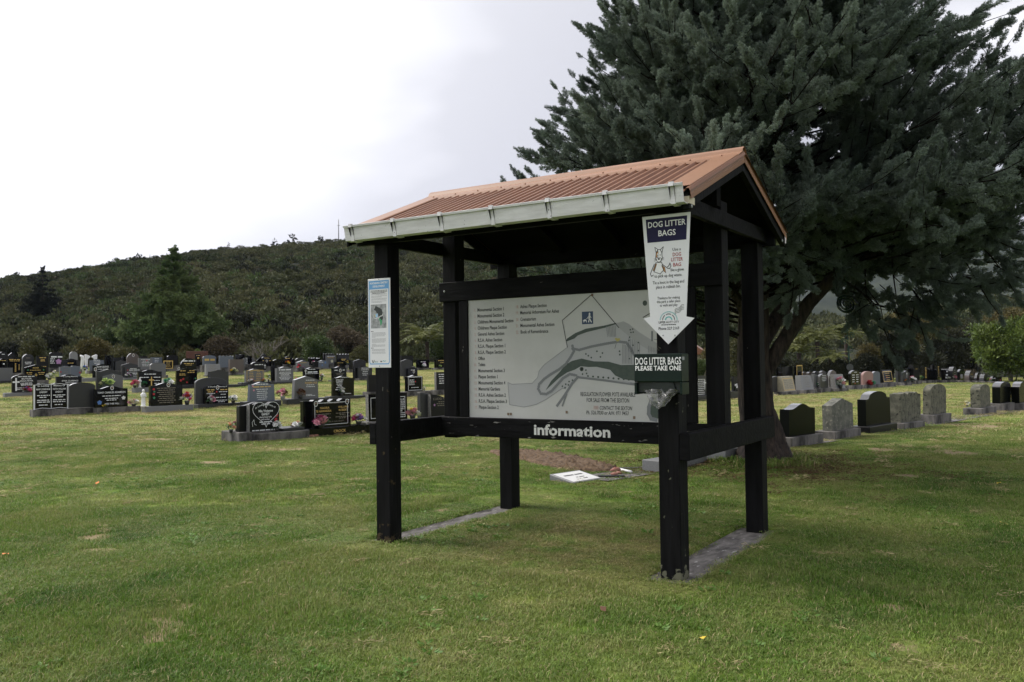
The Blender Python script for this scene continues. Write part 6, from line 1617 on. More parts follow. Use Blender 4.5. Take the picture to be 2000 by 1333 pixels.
# ------------------------------------------------------------------ flowers
_bl = {}
def bloom_mesh(c, seed):
    k = (c, seed)
    if k in _bl: return _bl[k]
    g = random.Random(seed * 7 + len(c))
    mb = MB()
    for ring, (n_, rr, zz, tilt) in enumerate(((6, 0.95, 0.05, 0.35), (6, 0.70, 0.28, 0.75), (5, 0.42, 0.45, 1.15))):
        for i in range(n_):
            a = 2 * math.pi * (i + 0.5 * ring) / n_ + g.uniform(-0.15, 0.15)
            ca, sa = math.cos(a), math.sin(a)
            wd = rr * 0.62
            o = lambda u, v: (ca * u - sa * v, sa * u + ca * v)
            p0 = o(0.08, 0); p1 = o(rr * 0.6, wd * 0.6); p2 = o(rr, wd * 0.25); p3 = o(rr, -wd * 0.25); p4 = o(rr * 0.6, -wd * 0.6)
            h1, h2 = zz + rr * 0.45 * tilt, zz + rr * 0.70 * tilt + g.uniform(-0.05, 0.1)
            mb.add([(*p0, zz * 0.5), (*p1, h1), (*p2, h2), (*p3, h2), (*p4, h1)], [(0, 1, 4), (1, 2, 3, 4)], 0)
    me = bpy.data.meshes.new('bloom'); me.from_pydata(mb.v, [], mb.f); me.materials.append(M['fl_' + c]); me.update()
    _bl[k] = me
    return me
def foliage_mesh(seed, m):
    g = np.random.default_rng(seed)
    n_ = 34
    d = unit(np.stack([g.normal(size=n_), g.normal(size=n_), np.abs(g.normal(size=n_)) + 0.15], 1))
    v, f = leaves(d * g.uniform(0.15, 0.75, (n_, 1)), d + g.normal(size=(n_, 3)) * 0.3, g.uniform(0.3, 0.6, n_), g.uniform(0.12, 0.22, n_), g)
    return np_mesh('foliage', v, f, m)
_fm = [foliage_mesh(900 + i, M['petal_leaf']) for i in range(3)]
def bouquet(x, yb_, wpx, hpx, cols, label, stone=None, at=None, pot='pot', n_=None, dried=False):
    """x, yb_: foot of the flowers in the photograph; wpx, hpx: their spread and height"""
    if stone:
        root_, w_, hb_, h_, s_, e_, xc_, dp_ = STONES[stone]
        ly = at if at is not None else -0.06
        L0_ = np.array(root_.location)
        lx = (x - xc_ - (ppix(L0_ + BACK * ly)[0] - ppix(L0_)[0])) / e_
        Mx = Matrix.Translation(root_.location) @ Matrix.Rotation(ROT, 4, 'Z')
        P = Mx @ Vector((lx, ly, hb_ if -0.10 <= ly <= 0.24 or stone == 'gandy' else 0.02))
        dep = dp_
    else:
        P = Vector(px_ground(x, yb_)); dep = float((np.array(P) - CAM) @ FH); P.z += LAWN
    s = dep / FOC
    wd, ht = wpx * s, hpx * s
    r_ = thing('flowers', label, 'flowers', tuple(P), rnd.uniform(0, 6), 'flowers left on the graves')
    ph = ht * 0.30
    MB().lathe([(wd * 0.13, 0), (wd * 0.17, ph * 0.5), (wd * 0.20, ph), (wd * 0.15, ph * 0.98)], 8).build('pot', M[pot], r_)
    fo = bpy.data.objects.new('foliage', _fm[rnd.randrange(3)] if not dried else DRY); link(fo, r_)
    fo.location = (0, 0, ph * 0.9); fo.scale = (wd * 0.52, wd * 0.52, ht * 0.55)
    k = n_ or max(3, min(9, int(wpx / 3)))
    for i in range(k):
        a = 2.4 * i; q = math.sqrt((i + 0.3) / k)
        b = bpy.data.objects.new('bloom', bloom_mesh(cols[i % len(cols)], i % 3)); link(b, r_)
        rr = wd * (0.24 if k > 4 else 0.30) * rnd.uniform(0.85, 1.2)
        b.location = (q * wd * 0.36 * math.cos(a), q * wd * 0.36 * math.sin(a), ht * (0.86 - 0.38 * q * q) - rr * 0.5 + rnd.uniform(-0.05, 0.05) * ht)
        b.scale = (rr, rr, rr)
        b.rotation_euler = (q * 0.8 * -math.sin(a), q * 0.8 * math.cos(a), rnd.uniform(0, 6))
    return r_
DRY = foliage_mesh(950, M['fl_dead'])
bouquet(452, 848, 20, 24, ['cream', 'peach', 'peach', 'white'], 'cream and peach flowers lying on the plinth left of the heart stone', 'gandy', 0.30)
bouquet(462, 838, 12, 30, ['pink', 'white', 'pink'], 'pink and white artificial stem leaning at the left of the heart stone', 'gandy', 0.36)
bouquet(541, 846, 21, 24, ['white'], 'white chrysanthemums in front of the heart stone', 'gandy', -0.10, n_=7)
bouquet(583, 838, 26, 17, ['peach', 'white', 'white'], 'peach and white flowers on the left end of the black double stone', 'crock', 0.02)
bouquet(628, 840, 36, 26, ['rose', 'pink', 'white', 'pink', 'white'], 'crimson rose and pale pink bouquet before the black double stone', 'crock', -0.09, n_=9)
bouquet(702, 838, 32, 26, ['mauve', 'hot', 'white', 'peach', 'pink', 'purple'], 'mauve, pink and white bouquet at the right end of the black double stone', 'crock', -0.09, n_=9)
bouquet(807, 821, 32, 24, ['yellow', 'pink', 'white', 'pink'], 'yellow and pink flowers seen between the left posts', 'hood', -0.09, n_=8)
bouquet(262, 800, 24, 15, ['pink', 'cream', 'white'], 'pale pink and green arrangement in a black pot right of the lily stone', 'adamson', -0.06)
bouquet(205, 802, 12, 7, ['yellow', 'dead'], 'small amber flowers at the foot of the lily stone', 'adamson', -0.08, n_=3)
bouquet(366, 798, 26, 28, ['red', 'mauve', 'white', 'hot'], 'red and mauve flowers right of the painted roses stone', 'verandah', -0.07)
bouquet(412, 797, 18, 17, ['pink', 'white', 'white'], 'pink and white round flowers before the gold names stone', 'alicante', -0.08, n_=4)
bouquet(456, 793, 22, 16, ['white'], 'white lilies in a pot right of the gold names stone', 'alicante', -0.05, n_=4)
bouquet(553, 790, 26, 26, ['pink', 'dead', 'pink', 'dead'], 'withered pink and brown flowers right of the blue-grey stone', 'bluegrey', -0.06, dried=True, n_=7, pot='potgrey')
bouquet(588, 789, 20, 24, ['dead'], 'dried brown flower heads before the plain grey gold-named stone', 'lyle', -0.07, dried=True, n_=6)
bouquet(668, 779, 16, 20, ['white'], 'white lilies before the half blank black stone', 'gaffey', -0.08, n_=5)
bouquet(53, 769, 20, 13, ['red', 'hot', 'purple', 'white'], 'red and purple flowers before the white-cross stone', 'butler', -0.06, n_=6)
bouquet(-2, 768, 10, 9, ['red'], 'red flower at the left edge of the photo', 'butler', -0.06, n_=3)
bouquet(97, 745, 20, 14, ['white', 'cream', 'white', 'red'], 'white and cream ball of flowers above the open book stone', 'maher', -0.06, n_=6)
bouquet(208, 760, 28, 22, ['lime', 'lime', 'cream'], 'three pale green pompom flowers before the small portrait stone', 'twopiece', -0.08, n_=3)
bouquet(264, 757, 20, 17, ['hot', 'hot', 'pink'], 'bright pink flowers on the grass left of the brass cross stone', 'crosses', -0.06, n_=6)
bouquet(281, 748, 14, 14, ['green'], 'dark green leaves at the left statue of the brass cross stone', 'crosses', -0.09, n_=3)
bouquet(329, 748, 22, 18, ['green', 'green', 'white'], 'green leafy ornament right of the brass cross stone', 'crosses', -0.06, n_=4)
bouquet(106, 728, 11, 18, ['cream', 'pink', 'white'], 'cream and pink flowers left of the blue-grey open book', 'openbook', -0.06, n_=4)
bouquet(33, 731, 12, 5, ['white', 'red'], 'white and red flowers behind the white-cross stone', 'maher', -0.06, n_=4)
bouquet(166, 716, 13, 11, ['blue', 'blue', 'red', 'white'], 'blue and red flowers left of the blue-grey square stone', 'bluesq', -0.06, n_=5)
bouquet(229, 721, 15, 8, ['peach', 'blue', 'hot'], 'coral and blue flowers before the dark grey peaked stone', 'adam', -0.06, n_=5)
bouquet(250, 739, 12, 11, ['white', 'mauve', 'white'], 'white and lilac flowers before the small dark and grey pair', 'greypair', -0.08, n_=5)
bouquet(286, 720, 8, 7, ['white', 'blue'], 'small white flowers on the grey rose stone', 'granite', -0.07, n_=3)
bouquet(343, 722, 8, 8, ['lime', 'cream'], 'small yellow-green flowers below the dark arched stone', 'goldrose', 0.2, n_=3)
bouquet(456, 730, 15, 11, ['cream', 'white', 'yellow'], 'cream and orange flowers at the foot of the brown-grey stone', 'browngrey', -0.07, n_=4)
bouquet(434, 722, 8, 6, ['pink'], 'small pink flowers right of the pale leaning tablet', 'leangrey', 0.1, n_=3)
bouquet(491, 747, 14, 7, ['pink', 'white'], 'pale pink flowers at the left foot of the cream panel stone', 'goldbook', -0.08, n_=4)
bouquet(515, 746, 13, 7, ['peach', 'white'], 'peach flowers at the right foot of the cream panel stone', 'goldbook', -0.08, n_=4)
bouquet(525, 744, 10, 17, ['white', 'blue', 'yellow'], 'white and blue flowers on the grass right of the cream panel stone', 'goldbook', -0.05, n_=5)
bouquet(562, 720, 14, 12, ['orange', 'orange', 'yellow'], 'bright orange flower right of the low black stone', 'lowblack', -0.06, n_=4)
bouquet(584, 726, 10, 11, ['hot', 'red'], 'red-pink flowers at the foot of the grey peaked stone', 'roundtop', -0.08, n_=4)
bouquet(579, 737, 7, 9, ['hot'], 'small pink flowers on the grass between grey and white-cross stones', 'plainwrit', -0.06, n_=3)
bouquet(593, 720, 6, 6, ['mauve'], 'small lilac flowers above the white-cross stone', 'roundtop', -0.07, n_=3)
bouquet(612, 715, 10, 9, ['hot', 'white', 'pink'], 'pink and white flowers before the black ornament stone', 'blackflow', -0.08, n_=4)
bouquet(628, 731, 9, 12, ['mauve', 'white'], 'mauve flowers right of the white-cross stone', 'whitecross', 0.1, n_=4)
bouquet(629, 744, 10, 15, ['red', 'white', 'yellow'], 'red and yellow flowers right of the white-cross stone, nearer the grass', 'whitecross', -0.06, n_=5)
bouquet(678, 716, 7, 11, ['yellow'], 'tall yellow flower at the notched black stone', 'crenel', -0.08, n_=3)
bouquet(828, 719, 14, 11, ['mauve', 'pink', 'white'], 'mauve and white flowers under the tree fern', 'fernblack', -0.07, n_=4)
bouquet(859, 718, 8, 7, ['lime'], 'pale green flower before the gold figures stone', 'fernblacktwo', -0.08, n_=2)
bouquet(829, 740, 10, 9, ['white'], 'white pompom flowers right of the silver bordered stone', 'family', 0.2, n_=3)
bouquet(1384, 734, 12, 16, ['white', 'white', 'cream'], 'white flowers above the gap beside the green dispenser', 'slot', 0.1, n_=4)
bouquet(1385, 770, 7, 11, ['lime'], 'pale green flower in the gap beside the green dispenser', 'slot', -0.06, n_=2)
bouquet(1440, 775, 14, 15, ['white', 'white', 'pink'], 'white and pink flowers left of the tree trunk', 'slottwo', -0.07, n_=5)
bouquet(1642, 762, 22, 24, ['pink', 'white', 'pink', 'white'], 'cascade of pink and white flowers over the white-edged tablet', 'whitebouq', -0.08, n_=9)
bouquet(1598, 766, 6, 12, ['white', 'green'], 'small white and green flowers beside the dark rounded stone', 'greyarch', -0.08, n_=3)
bouquet(1700, 757, 24, 8, ['red', 'red', 'green'], 'red flowers before the pink granite stone', 'pink', -0.09, n_=6)
bouquet(1782, 754, 16, 14, ['pink', 'pink', 'white'], 'pink lilies right of the silver cross stone', 'greycross', -0.09, n_=6)
bouquet(1770, 750, 7, 8, ['orange'], 'orange flower left of the pink lilies', 'greycross', -0.07, n_=2)
bouquet(1800, 748, 9, 10, ['lime', 'green'], 'lime green leaves between the tall far stones', 'pillar', -0.08, n_=3)
bouquet(1853, 747, 10, 7, ['white'], 'white flowers below the silver figure stone', 'silverfig', -0.08, n_=4)
bouquet(1865, 745, 10, 9, ['pink', 'red', 'white'], 'pink and red flowers below the far round-topped dark stone', 'archfar', -0.08, n_=4)
bouquet(1901, 748, 13, 9, ['white', 'peach', 'white'], 'white and peach flowers right of the brown round-topped stone', 'brownround', -0.08, n_=5)
bouquet(1915, 748, 7, 7, ['pink'], 'pink flowers at the dark stone near the bush', 'darkfar', -0.08, n_=3)
bouquet(1930, 749, 9, 7, ['lime', 'yellow'], 'lime and yellow flowers at the grey stone before the bush', 'greyfar', -0.08, n_=3)
bouquet(1936, 748, 6, 7, ['hot'], 'pink flowers between the last far stones', 'lastblack', -0.06, n_=2)
bouquet(1524, 740, 10, 8, ['purple', 'purple'], 'purple flowers beside the trunk on the back line', 'backone', -0.08, n_=3)
bouquet(1546, 740, 6, 7, ['lime', 'purple'], 'lime and purple flowers before the plain black back stone', 'backtwo', -0.08, n_=3)
bouquet(1980, 788, 12, 27, ['yellow', 'yellow', 'blue', 'white'], 'yellow and blue flowers between the last near stones', 'k7', 0.3, n_=6)
bouquet(1806, 812, 12, 6, ['red', 'red'], 'red flowers behind the mossy arched stone', 'k5', 0.3, n_=4)
bouquet(1889, 796, 13, 12, ['cream', 'white', 'yellow'], 'cream flowers on the grass in the gap of the near row', None, n_=4)
# ------------------------------------------------------------------ little statues and wings
def statue(x, ht_px, stone, label, at=-0.04):
    root_, w_, hb_, h_, s_, e_, xc_, dp_ = STONES[stone]
    Mx = Matrix.Translation(root_.location) @ Matrix.Rotation(ROT, 4, 'Z')
    L0_ = np.array(root_.location)
    P = Mx @ Vector(((x - xc_ - (ppix(L0_ + BACK * at)[0] - ppix(L0_)[0])) / e_, at, hb_))
    h = ht_px * s_
    o = thing('statue', label, 'statue', tuple(P), ROT)
    MB().lathe([(0.15 * h, 0), (0.15 * h, 0.06 * h), (0.11 * h, 0.08 * h), (0.12 * h, 0.3 * h), (0.10 * h, 0.5 * h), (0.13 * h, 0.66 * h), (0.12 * h, 0.74 * h), (0.05 * h, 0.80 * h)], 10).build('robe', M['marble'], o)
    MB().ball((0, 0, 0.88 * h), (0.075 * h, 0.08 * h, 0.10 * h), 0, 10, 6).build('head', M['marble'], o)
    mb = MB()
    for sx in (-1, 1): mb.tube([(sx * 0.12 * h, 0, 0.70 * h), (sx * 0.13 * h, -0.05 * h, 0.56 * h), (sx * 0.03 * h, -0.13 * h, 0.58 * h)], [0.04 * h, 0.035 * h, 0.025 * h], 7)
    mb.build('arms', M['marble'], o)
statue(281, 34, 'verandah', 'white statue-shaped column left of the painted roses stone')
statue(273.5, 20, 'crosses', 'small white statue at the left side of the brass cross stone')
statue(318.5, 17, 'crosses', 'small white statue at the right side of the brass cross stone')
statue(1616, 21, 'k2', 'white cherub beside the pale lichened headstone back', 0.25)
for xw, sgn, lb in ((175, 1, 'white carved wing left of the pair above the blue-grey stone'), (192, -1, 'white carved wing right of the pair above the blue-grey stone')):
    root_, w_, hb_, h_, s_, e_, xc_, dp_ = STONES['bluesq']
    Mx = Matrix.Translation(root_.location) @ Matrix.Rotation(ROT, 4, 'Z')
    P = Mx @ Vector(((xw - xc_) / e_, 0.45, 0))
    o = thing('carved_wing', lb, 'carving', tuple(P), ROT)
    k = 0.022
    MB().prism([(q * k * sgn, (z) * k) for q, z in ([(-3, 0), (3, 0), (3, 40), (9, 46), (8, 49), (-2, 53), (-5, 52), (-4, 40)])][::sgn], 0, 0.10).build('wing', M['marble'], o, 0.01)
Pc = px_ground(160, 727); o = thing('carved_figure', 'white curved carved figure left of the two wings', 'carving', tuple(Pc), ROT)
MB().tube([(0, 0, -0.05), (0.02, 0, 0.4), (0.05, 0, 0.75), (0.02, 0, 0.95), (-0.10, 0, 1.0)], [0.12, 0.10, 0.11, 0.10, 0.05], 9).build('body', M['marble'], o)
# ------------------------------------------------------------------ bench under the cone-shaped conifer
Pb = px_ground(356, 724); P0 = Pb + FH * 2.5; zb = float(gz(P0[0], P0[1]))
bn = thing('bench', 'red-brown wooden bench back below the cone-shaped conifer', 'bench', (P0[0], P0[1], zb), math.atan2(RH[1], RH[0]))
for k in range(4): MB().box(-0.72, 0.72, 0, 0.035, 0.58 + k * 0.125, 0.58 + k * 0.125 + 0.118).build('back_slat', M['wood'], bn, 0.005)
for k in range(3): MB().box(-0.72, 0.72, -0.45 + k * 0.14, -0.45 + k * 0.14 + 0.12, 0.42, 0.455).build('seat_slat', M['wood'], bn, 0.005)
for sx in (-0.62, 0.62):
    MB().box(sx - 0.04, sx + 0.04, 0.037, 0.10, 0.0, 1.0).build('leg', M['wood'], bn); MB().box(sx - 0.04, sx + 0.04, -0.44, -0.36, 0.0, 0.418).build('leg', M['wood'], bn)
# ------------------------------------------------------------------ fallen leaves
for x, y, c, lb in ((1374, 1267, 'yellow', 'yellow leaf lying on the grass nearest the camera'), (1962, 1035, 'yellow', 'yellow leaf on the grass at the right edge'), (1951, 953, 'yellow', 'small yellow leaf farther off at the right edge'), (438, 946, 'orange', 'orange leaf on the grass left of the shelter'), (190, 952, 'orange', 'small orange leaf far left on the grass'), (10, 1096, 'orange', 'orange leaf at the left edge of the grass'), (1178, 1207, 'dead', 'brown leaf on the grass before the shelter')):
    P = px_ground(x, y)
    mb = MB().add([(-0.035, 0, 0), (-0.01, 0.018, 0.012), (0.028, 0.012, 0.006), (0.042, 0, 0.014), (0.02, -0.016, 0.004), (-0.012, -0.02, 0.010)], [(0, 5, 1), (1, 5, 4, 2), (2, 4, 3)])
    o = mb.build('fallen_leaf', M['fl_' + c]); o.location = (P[0], P[1], P[2] + LAWN + 0.035); o.rotation_euler = (rnd.uniform(-.3, .3), rnd.uniform(-.3, .3), rnd.uniform(0, 6))
    tag(o, lb, 'leaf', 'leaves fallen on the lawn')
# ------------------------------------------------------------------ the big conifer
def at_depth(x, y, d):
    v = pray(x, y); return CAM + v * (d / (v @ FH))
M['cypress'] = leaf_mat('cypress_needles', (0.090, 0.124, 0.098), (0.215, 0.265, 0.212), 0.9, 0.5, 0.65, 0.25)
gt = np.random.default_rng(11)
tr = thing('conifer_tree', 'large blue-green conifer with ridged dark trunk right behind the shelter', 'tree', tuple(TREE + np.array([0, 0, float(gz(TREE[0], TREE[1]))])))
TO = np.array(tr.location)
def ridged(path, rads, n, amp, name, parent, m):
    """bark-ridged limb along PATH"""
    v, f = [], []
    ph = gt.uniform(0, 6.28, 6)
    path = np.array(path); rads = np.array(rads)
    tt = np.linspace(0, len(path) - 1, (len(path) - 1) * 7 + 1)
    C = np.stack([np.interp(tt, range(len(path)), path[:, k]) for k in range(3)], 1); Rr = np.interp(tt, range(len(path)), rads)
    T = unit(np.gradient(C, axis=0))
    for i in range(len(C)):
        a = unit(np.cross(T[i], [0.31, 0.95, 0.05])); b = np.cross(T[i], a)
        for k in range(n):
            th = 2 * math.pi * k / n
            q = 1 + amp * (0.5 * math.sin(9 * th + ph[0] + i * 0.10) + 0.35 * math.sin(17 * th + ph[1] - i * 0.22) + 0.3 * math.sin(5 * th + ph[2])) + gt.normal(0, amp * 0.25)
            q += (1.6 * amp * math.sin(5 * th + 1) * max(0, 1 - i / 15) if name == 'trunk' else 0)
            v.append(C[i] + (a * math.cos(th) + b * math.sin(th)) * Rr[i] * q)
    f = [(i * n + k, i * n + (k + 1) % n, (i + 1) * n + (k + 1) % n, (i + 1) * n + k) for i in range(len(C) - 1) for k in range(n)]
    f += [tuple(range(n - 1, -1, -1)), tuple((len(C) - 1) * n + k for k in range(n))]
    return MB().add(v, f, 0, True).build(name, m, parent)
loc = lambda *q: np.array(at_depth(*q)) - TO
tp = [np.array([0, 0, -0.12]), np.array([0, 0, 0.08]), np.array([0, 0, 0.30])] + [loc(1478, 800, 11.95), loc(1472, 700, 11.95), loc(1472, 560, 11.95), loc(1480, 420, 11.95), loc(1492, 250, 11.95), loc(1500, 60, 11.95), loc(1500, -160, 11.95)]
trunk = ridged(tp, [0.48, 0.37, 0.285, 0.23, 0.215, 0.20, 0.17, 0.12, 0.08, 0.03], 40, 0.075, 'trunk', tr, M['bark'])
ridged([loc(1484, 745, 11.95), loc(1513, 696, 11.9), loc(1548, 640, 11.85), loc(1580, 592, 11.8), loc(1625, 545, 11.7), loc(1690, 505, 11.6), loc(1790, 470, 11.4)], [0.10, 0.105, 0.10, 0.092, 0.08, 0.06, 0.03], 20, 0.06, 'limb', tr, M['bark'])
ridged([loc(1474, 690, 11.95), loc(1505, 640, 12.1), loc(1538, 590, 12.3), loc(1565, 520, 12.5), loc(1590, 440, 12.7)], [0.13, 0.11, 0.10, 0.08, 0.05], 18, 0.06, 'limb', tr, M['bark'])
ridged([loc(1474, 640, 11.95), loc(1440, 570, 11.7), loc(1390, 500, 11.4), loc(1320, 430, 11.1)], [0.12, 0.10, 0.08, 0.04], 16, 0.06, 'limb', tr, M['bark'])
# foliage: boughs reaching out all round, each bearing shoots that end in a pointed plume of sprays
RZ = [(1.7, 2.4), (2.4, 3.0), (3.2, 3.42), (4.0, 3.25), (4.8, 2.80), (5.6, 2.20), (6.5, 1.50), (7.4, 1.10), (8.3, 0.55), (9.0, 0.1)]
PP, PD, PS, twigs = [], [], [], MB()
def shoot(S0, D0, L0, n, size):
    """one pointed plume: sprays packed round a short curved axis"""
    s = gt.uniform(0, 1, n) ** 0.85; s[0] = 1.0
    D0 = D0 / np.linalg.norm(D0)
    up = np.array([0, 0, 1.0])
    C = S0 + D0 * (s * L0)[:, None] + up * (0.16 * L0 * s * s)[:, None]
    T = unit(D0 + up * (0.34 * s)[:, None])
    rad = unit(np.cross(T, unit(gt.normal(size=(n, 3)))))
    off = rad * (0.145 * L0 * (1.03 - s) ** 0.8 * np.sqrt(gt.uniform(0.05, 1, n)))[:, None]
    PP.append(C + off - T * 0.10)
    PD.append(unit(T + rad * (0.62 * (1.05 - s))[:, None] + gt.normal(0, 0.10, (n, 3))))
    PS.append(size * gt.uniform(0.55, 0.85, n) * (1.08 - 0.42 * s))
    twigs.tube([tuple(S0 - D0 * 0.12), tuple(S0 + D0 * 0.5 * L0 + up * 0.04 * L0), tuple(S0 + D0 * L0 * 0.95 + up * 0.145 * L0)], [0.008, 0.006, 0.003], 4, 0, False)
def bough(A, Bp, C_, k, smin=0.25, size=1.0, twig=True):
    A, Bp, C_ = map(np.array, (A, Bp, C_))
    for i in range(k):
        s = smin + (1 - smin) * ((i + gt.uniform(0.1, 0.9)) / k) ** 0.8 if i < k - 1 else 1.0
        P = (1 - s) ** 2 * A + 2 * s * (1 - s) * Bp + s * s * C_
        T = 2 * (1 - s) * (Bp - A) + 2 * s * (C_ - Bp); T = T / np.linalg.norm(T)
        side = np.cross(T, [0, 0, 1.0]); side /= max(np.linalg.norm(side), 1e-6)
        sg = gt.choice((-1, 1)) * gt.uniform(0.35, 1.0) if i < k - 1 else gt.normal(0, 0.15)
        D = T * 0.8 + side * sg + np.array([0, 0, gt.uniform(-0.15, 0.75)])
        L0 = size * gt.uniform(0.65, 1.20)
        shoot(P - T * L0 * 0.45 * (i == k - 1), D, L0, int(14 * size + 2), 0.52 * size ** 0.5)
    if twig:
        q = np.linspace(0, 0.9, 7)
        twigs.tube([tuple(((1 - t) ** 2) * A + 2 * t * (1 - t) * Bp + t * t * C_) for t in q], list(np.linspace(0.022, 0.005, 7)), 5, 0, False)
NB = 330
for k in range(NB):
    z = 1.95 + (k / NB) ** 0.95 * 6.9
    az = k * 2.39996 + gt.normal(0, 0.25)
    Rm = np.interp(z, [q[0] for q in RZ], [q[1] for q in RZ]) * (gt.uniform(0.86, 1.05) if k % 3 else gt.uniform(0.45, 0.8))
    o = np.array([math.cos(az), math.sin(az), 0])
    rr_, dd_ = o @ RH, o @ FH
    if rr_ > 0.3: Rm *= 1.0 + 0.13 * (z < 4.6) - 0.08 * (z > 5.0) - 0.24 * (z > 5.9)
    elif rr_ < -0.3: Rm *= 0.96 if z < 3.9 else 0.92
    if z < 2.75 and rr_ > -0.55 and dd_ < 0.75: z = 2.7 + gt.uniform(0, 0.6) if rr_ > 0.0 else z + 0.4      # skirts are lifted where one looks in under the tree
    ax = np.array([np.interp(z, [0, 2, 5, 9], [0, -0.13 * RH[0], -0.02, 0.05]), 0, 0])
    tip_up = gt.uniform(-0.15, 0.55) if z < 3.6 else gt.uniform(0.1, 0.9)
    A = ax + np.array([0, 0, z - 0.35 * Rm * 0.5]); C_ = ax + o * Rm + np.array([0, 0, z + tip_up * 0.35])
    Bp = ax + o * Rm * 0.55 + np.array([0, 0, z + gt.uniform(-0.1, 0.25)])
    bough(A, Bp, C_, int(3 + Rm * 1.75), 0.28, 1.0)
# drooping sprays that hang into view on the right and over the path of the limb
for x, y, d, x2, y2, n in ((1700, 520, 11.2, 1768, 650, 16), (1760, 520, 11.0, 1800, 610, 14), (1830, 500, 10.8, 1880, 590, 16), (1560, 520, 11.0, 1545, 600, 8), (1560, 500, 12.9, 1562, 620, 6), (1640, 500, 12.6, 1700, 610, 8),
                           (1900, 470, 10.6, 1975, 560, 18), (1830, 430, 10.5, 1950, 480, 20), (1700, 470, 10.9, 1800, 540, 22), (1600, 470, 10.8, 1640, 535, 16), (1520, 470, 10.2, 1550, 545, 14), (1850, 380, 11.5, 1990, 395, 22), (1880, 310, 11.5, 2030, 310, 24),
                           (1770, 580, 11.0, 1805, 665, 12), (1690, 600, 11.2, 1745, 680, 9), (1800, 560, 10.8, 1850, 620, 14), (1880, 540, 10.6, 1930, 585, 14), (1740, 500, 10.6, 1830, 560, 18), (1620, 520, 12.6, 1660, 610, 16), (1660, 540, 12.2, 1690, 640, 12), (1800, 480, 12.2, 1900, 520, 20), (1640, 480, 12.4, 1760, 530, 20), (1700, 440, 10.7, 1880, 470, 22)):
    a, c = loc(x, y, d), loc(x2, y2, d - 0.2)
    bough(a, (a + c) / 2 + np.array([0, 0, 0.12]), c, max(3, n // 3), 0.05, 0.75, False)
PP, PD, PS = np.concatenate(PP), np.concatenate(PD), np.concatenate(PS)
PLUME = [plume_mesh('cypress_spray', 300 + i, M['cypress'], L=0.60, fat=0.30, nl=0.072, nw=0.018, rows=15) for i in range(6)]
scatter('crown', 'cypress', PLUME, PP, aim_euler(PD, gt.uniform(0, 6.28, len(PD))), PS, 6, parent=tr)
for x, y, d, ends in ((1690, 505, 11.6, ((1690, 560), (1720, 600), (1728, 640))), (1740, 480, 11.5, ((1745, 540), (1752, 590), (1765, 640))), (1728, 600, 11.55, ((1700, 592), (1680, 604))), (1640, 540, 11.7, ((1700, 585), (1715, 620)))):
    pts = [loc(x, y, d)] + [loc(a, b, d) for a, b in ends]
    twigs.tube([tuple(p) for p in pts], [0.013, 0.010, 0.007, 0.004][:len(pts)], 6, 0, False)
    for j in range(7):
        p = np.array(pts[min(len(pts) - 1, 1 + j % (len(pts) - 1))]); q = p + gt.normal(0, 0.16, 3) + np.array([0, 0, -0.08])
        twigs.tube([tuple(p), tuple((p + q) / 2 + gt.normal(0, 0.03, 3)), tuple(q)], [0.007, 0.005, 0.003], 4, 0, False)
tw = twigs.build('branches', M['bark_d'], tr); tw['kind'] = 'stuff'

# ------------------------------------------------------------------ wind spinner hanging from the limb
SPD = 11.3
sp0 = at_depth(1652, 540, SPD)
sp = thing('wind_spinner', 'green spiral wind spinner with chain and pale disc hanging from the conifer', 'wind spinner', tuple(sp0), math.atan2(RH[1], RH[0]))
pxm = SPD / FOC
M['spin'] = mat('dark_green_spinner', (0.004, 0.022, 0.010), rough=0.25, spec=0.6)
M['spin2'] = mat('verdigris_metal', (0.05, 0.13, 0.11), rough=0.5)
def sp_pt(x, y): return ((x - 1652) * pxm, 0.0, (540 - y) * pxm)
c_ = sp_pt(1652, 596)
sp_n = 90
MB().tube([(c_[0] + (0.150 - 0.125 * k / sp_n) * math.cos(2 * math.pi * 3.2 * k / sp_n), 0.05 * math.sin(2 * math.pi * 3.2 * k / sp_n + 0.8), c_[2] + 0.84 * (0.150 - 0.125 * k / sp_n) * math.sin(2 * math.pi * 3.2 * k / sp_n)) for k in range(sp_n + 1)], [0.016 - 0.008 * k / sp_n for k in range(sp_n + 1)], 6).build('spiral', M['spin'], sp)
MB().tube([sp_pt(1652, 470), sp_pt(1652, 572)], 0.003, 5).build('wire', M['spin2'], sp)
MB().tube([sp_pt(1652, 600), sp_pt(1652, 640), sp_pt(1655, 712)], 0.003, 5).build('chain', M['spin2'], sp)
mb = MB()
for cx, cy, r_, tu, s_ in ((1645, 668, 6.5, 1.6, 1), (1661, 656, 6, 1.5, -1), (1658, 684, 7, 1.8, 1), (1652, 661, 5, 1.0, 1)):
    mb.tube([sp_pt(cx + s_ * r_ * (1 - k / 30 * 0.75) * math.cos(2 * math.pi * tu * k / 30 + 1), cy - r_ * (1 - k / 30 * 0.75) * math.sin(2 * math.pi * tu * k / 30 + 1)) for k in range(31)], 0.005, 5)
mb.build('scrollwork', M['spin2'], sp)
mb = MB(); mb.tube([sp_pt(1654, 690), sp_pt(1654.5, 704)], 0.011, 8); mb.build('glass_drop', M['spin2'], sp)
mb = MB(); c_ = sp_pt(1656, 718)
mb.prism([(c_[0] + 0.045 * math.cos(t), c_[2] + 0.045 * math.sin(t)) for t in np.linspace(0, 2 * math.pi, 21)[:-1]], -0.004, 0.004); mb.build('disc', M['mgrey'], sp)

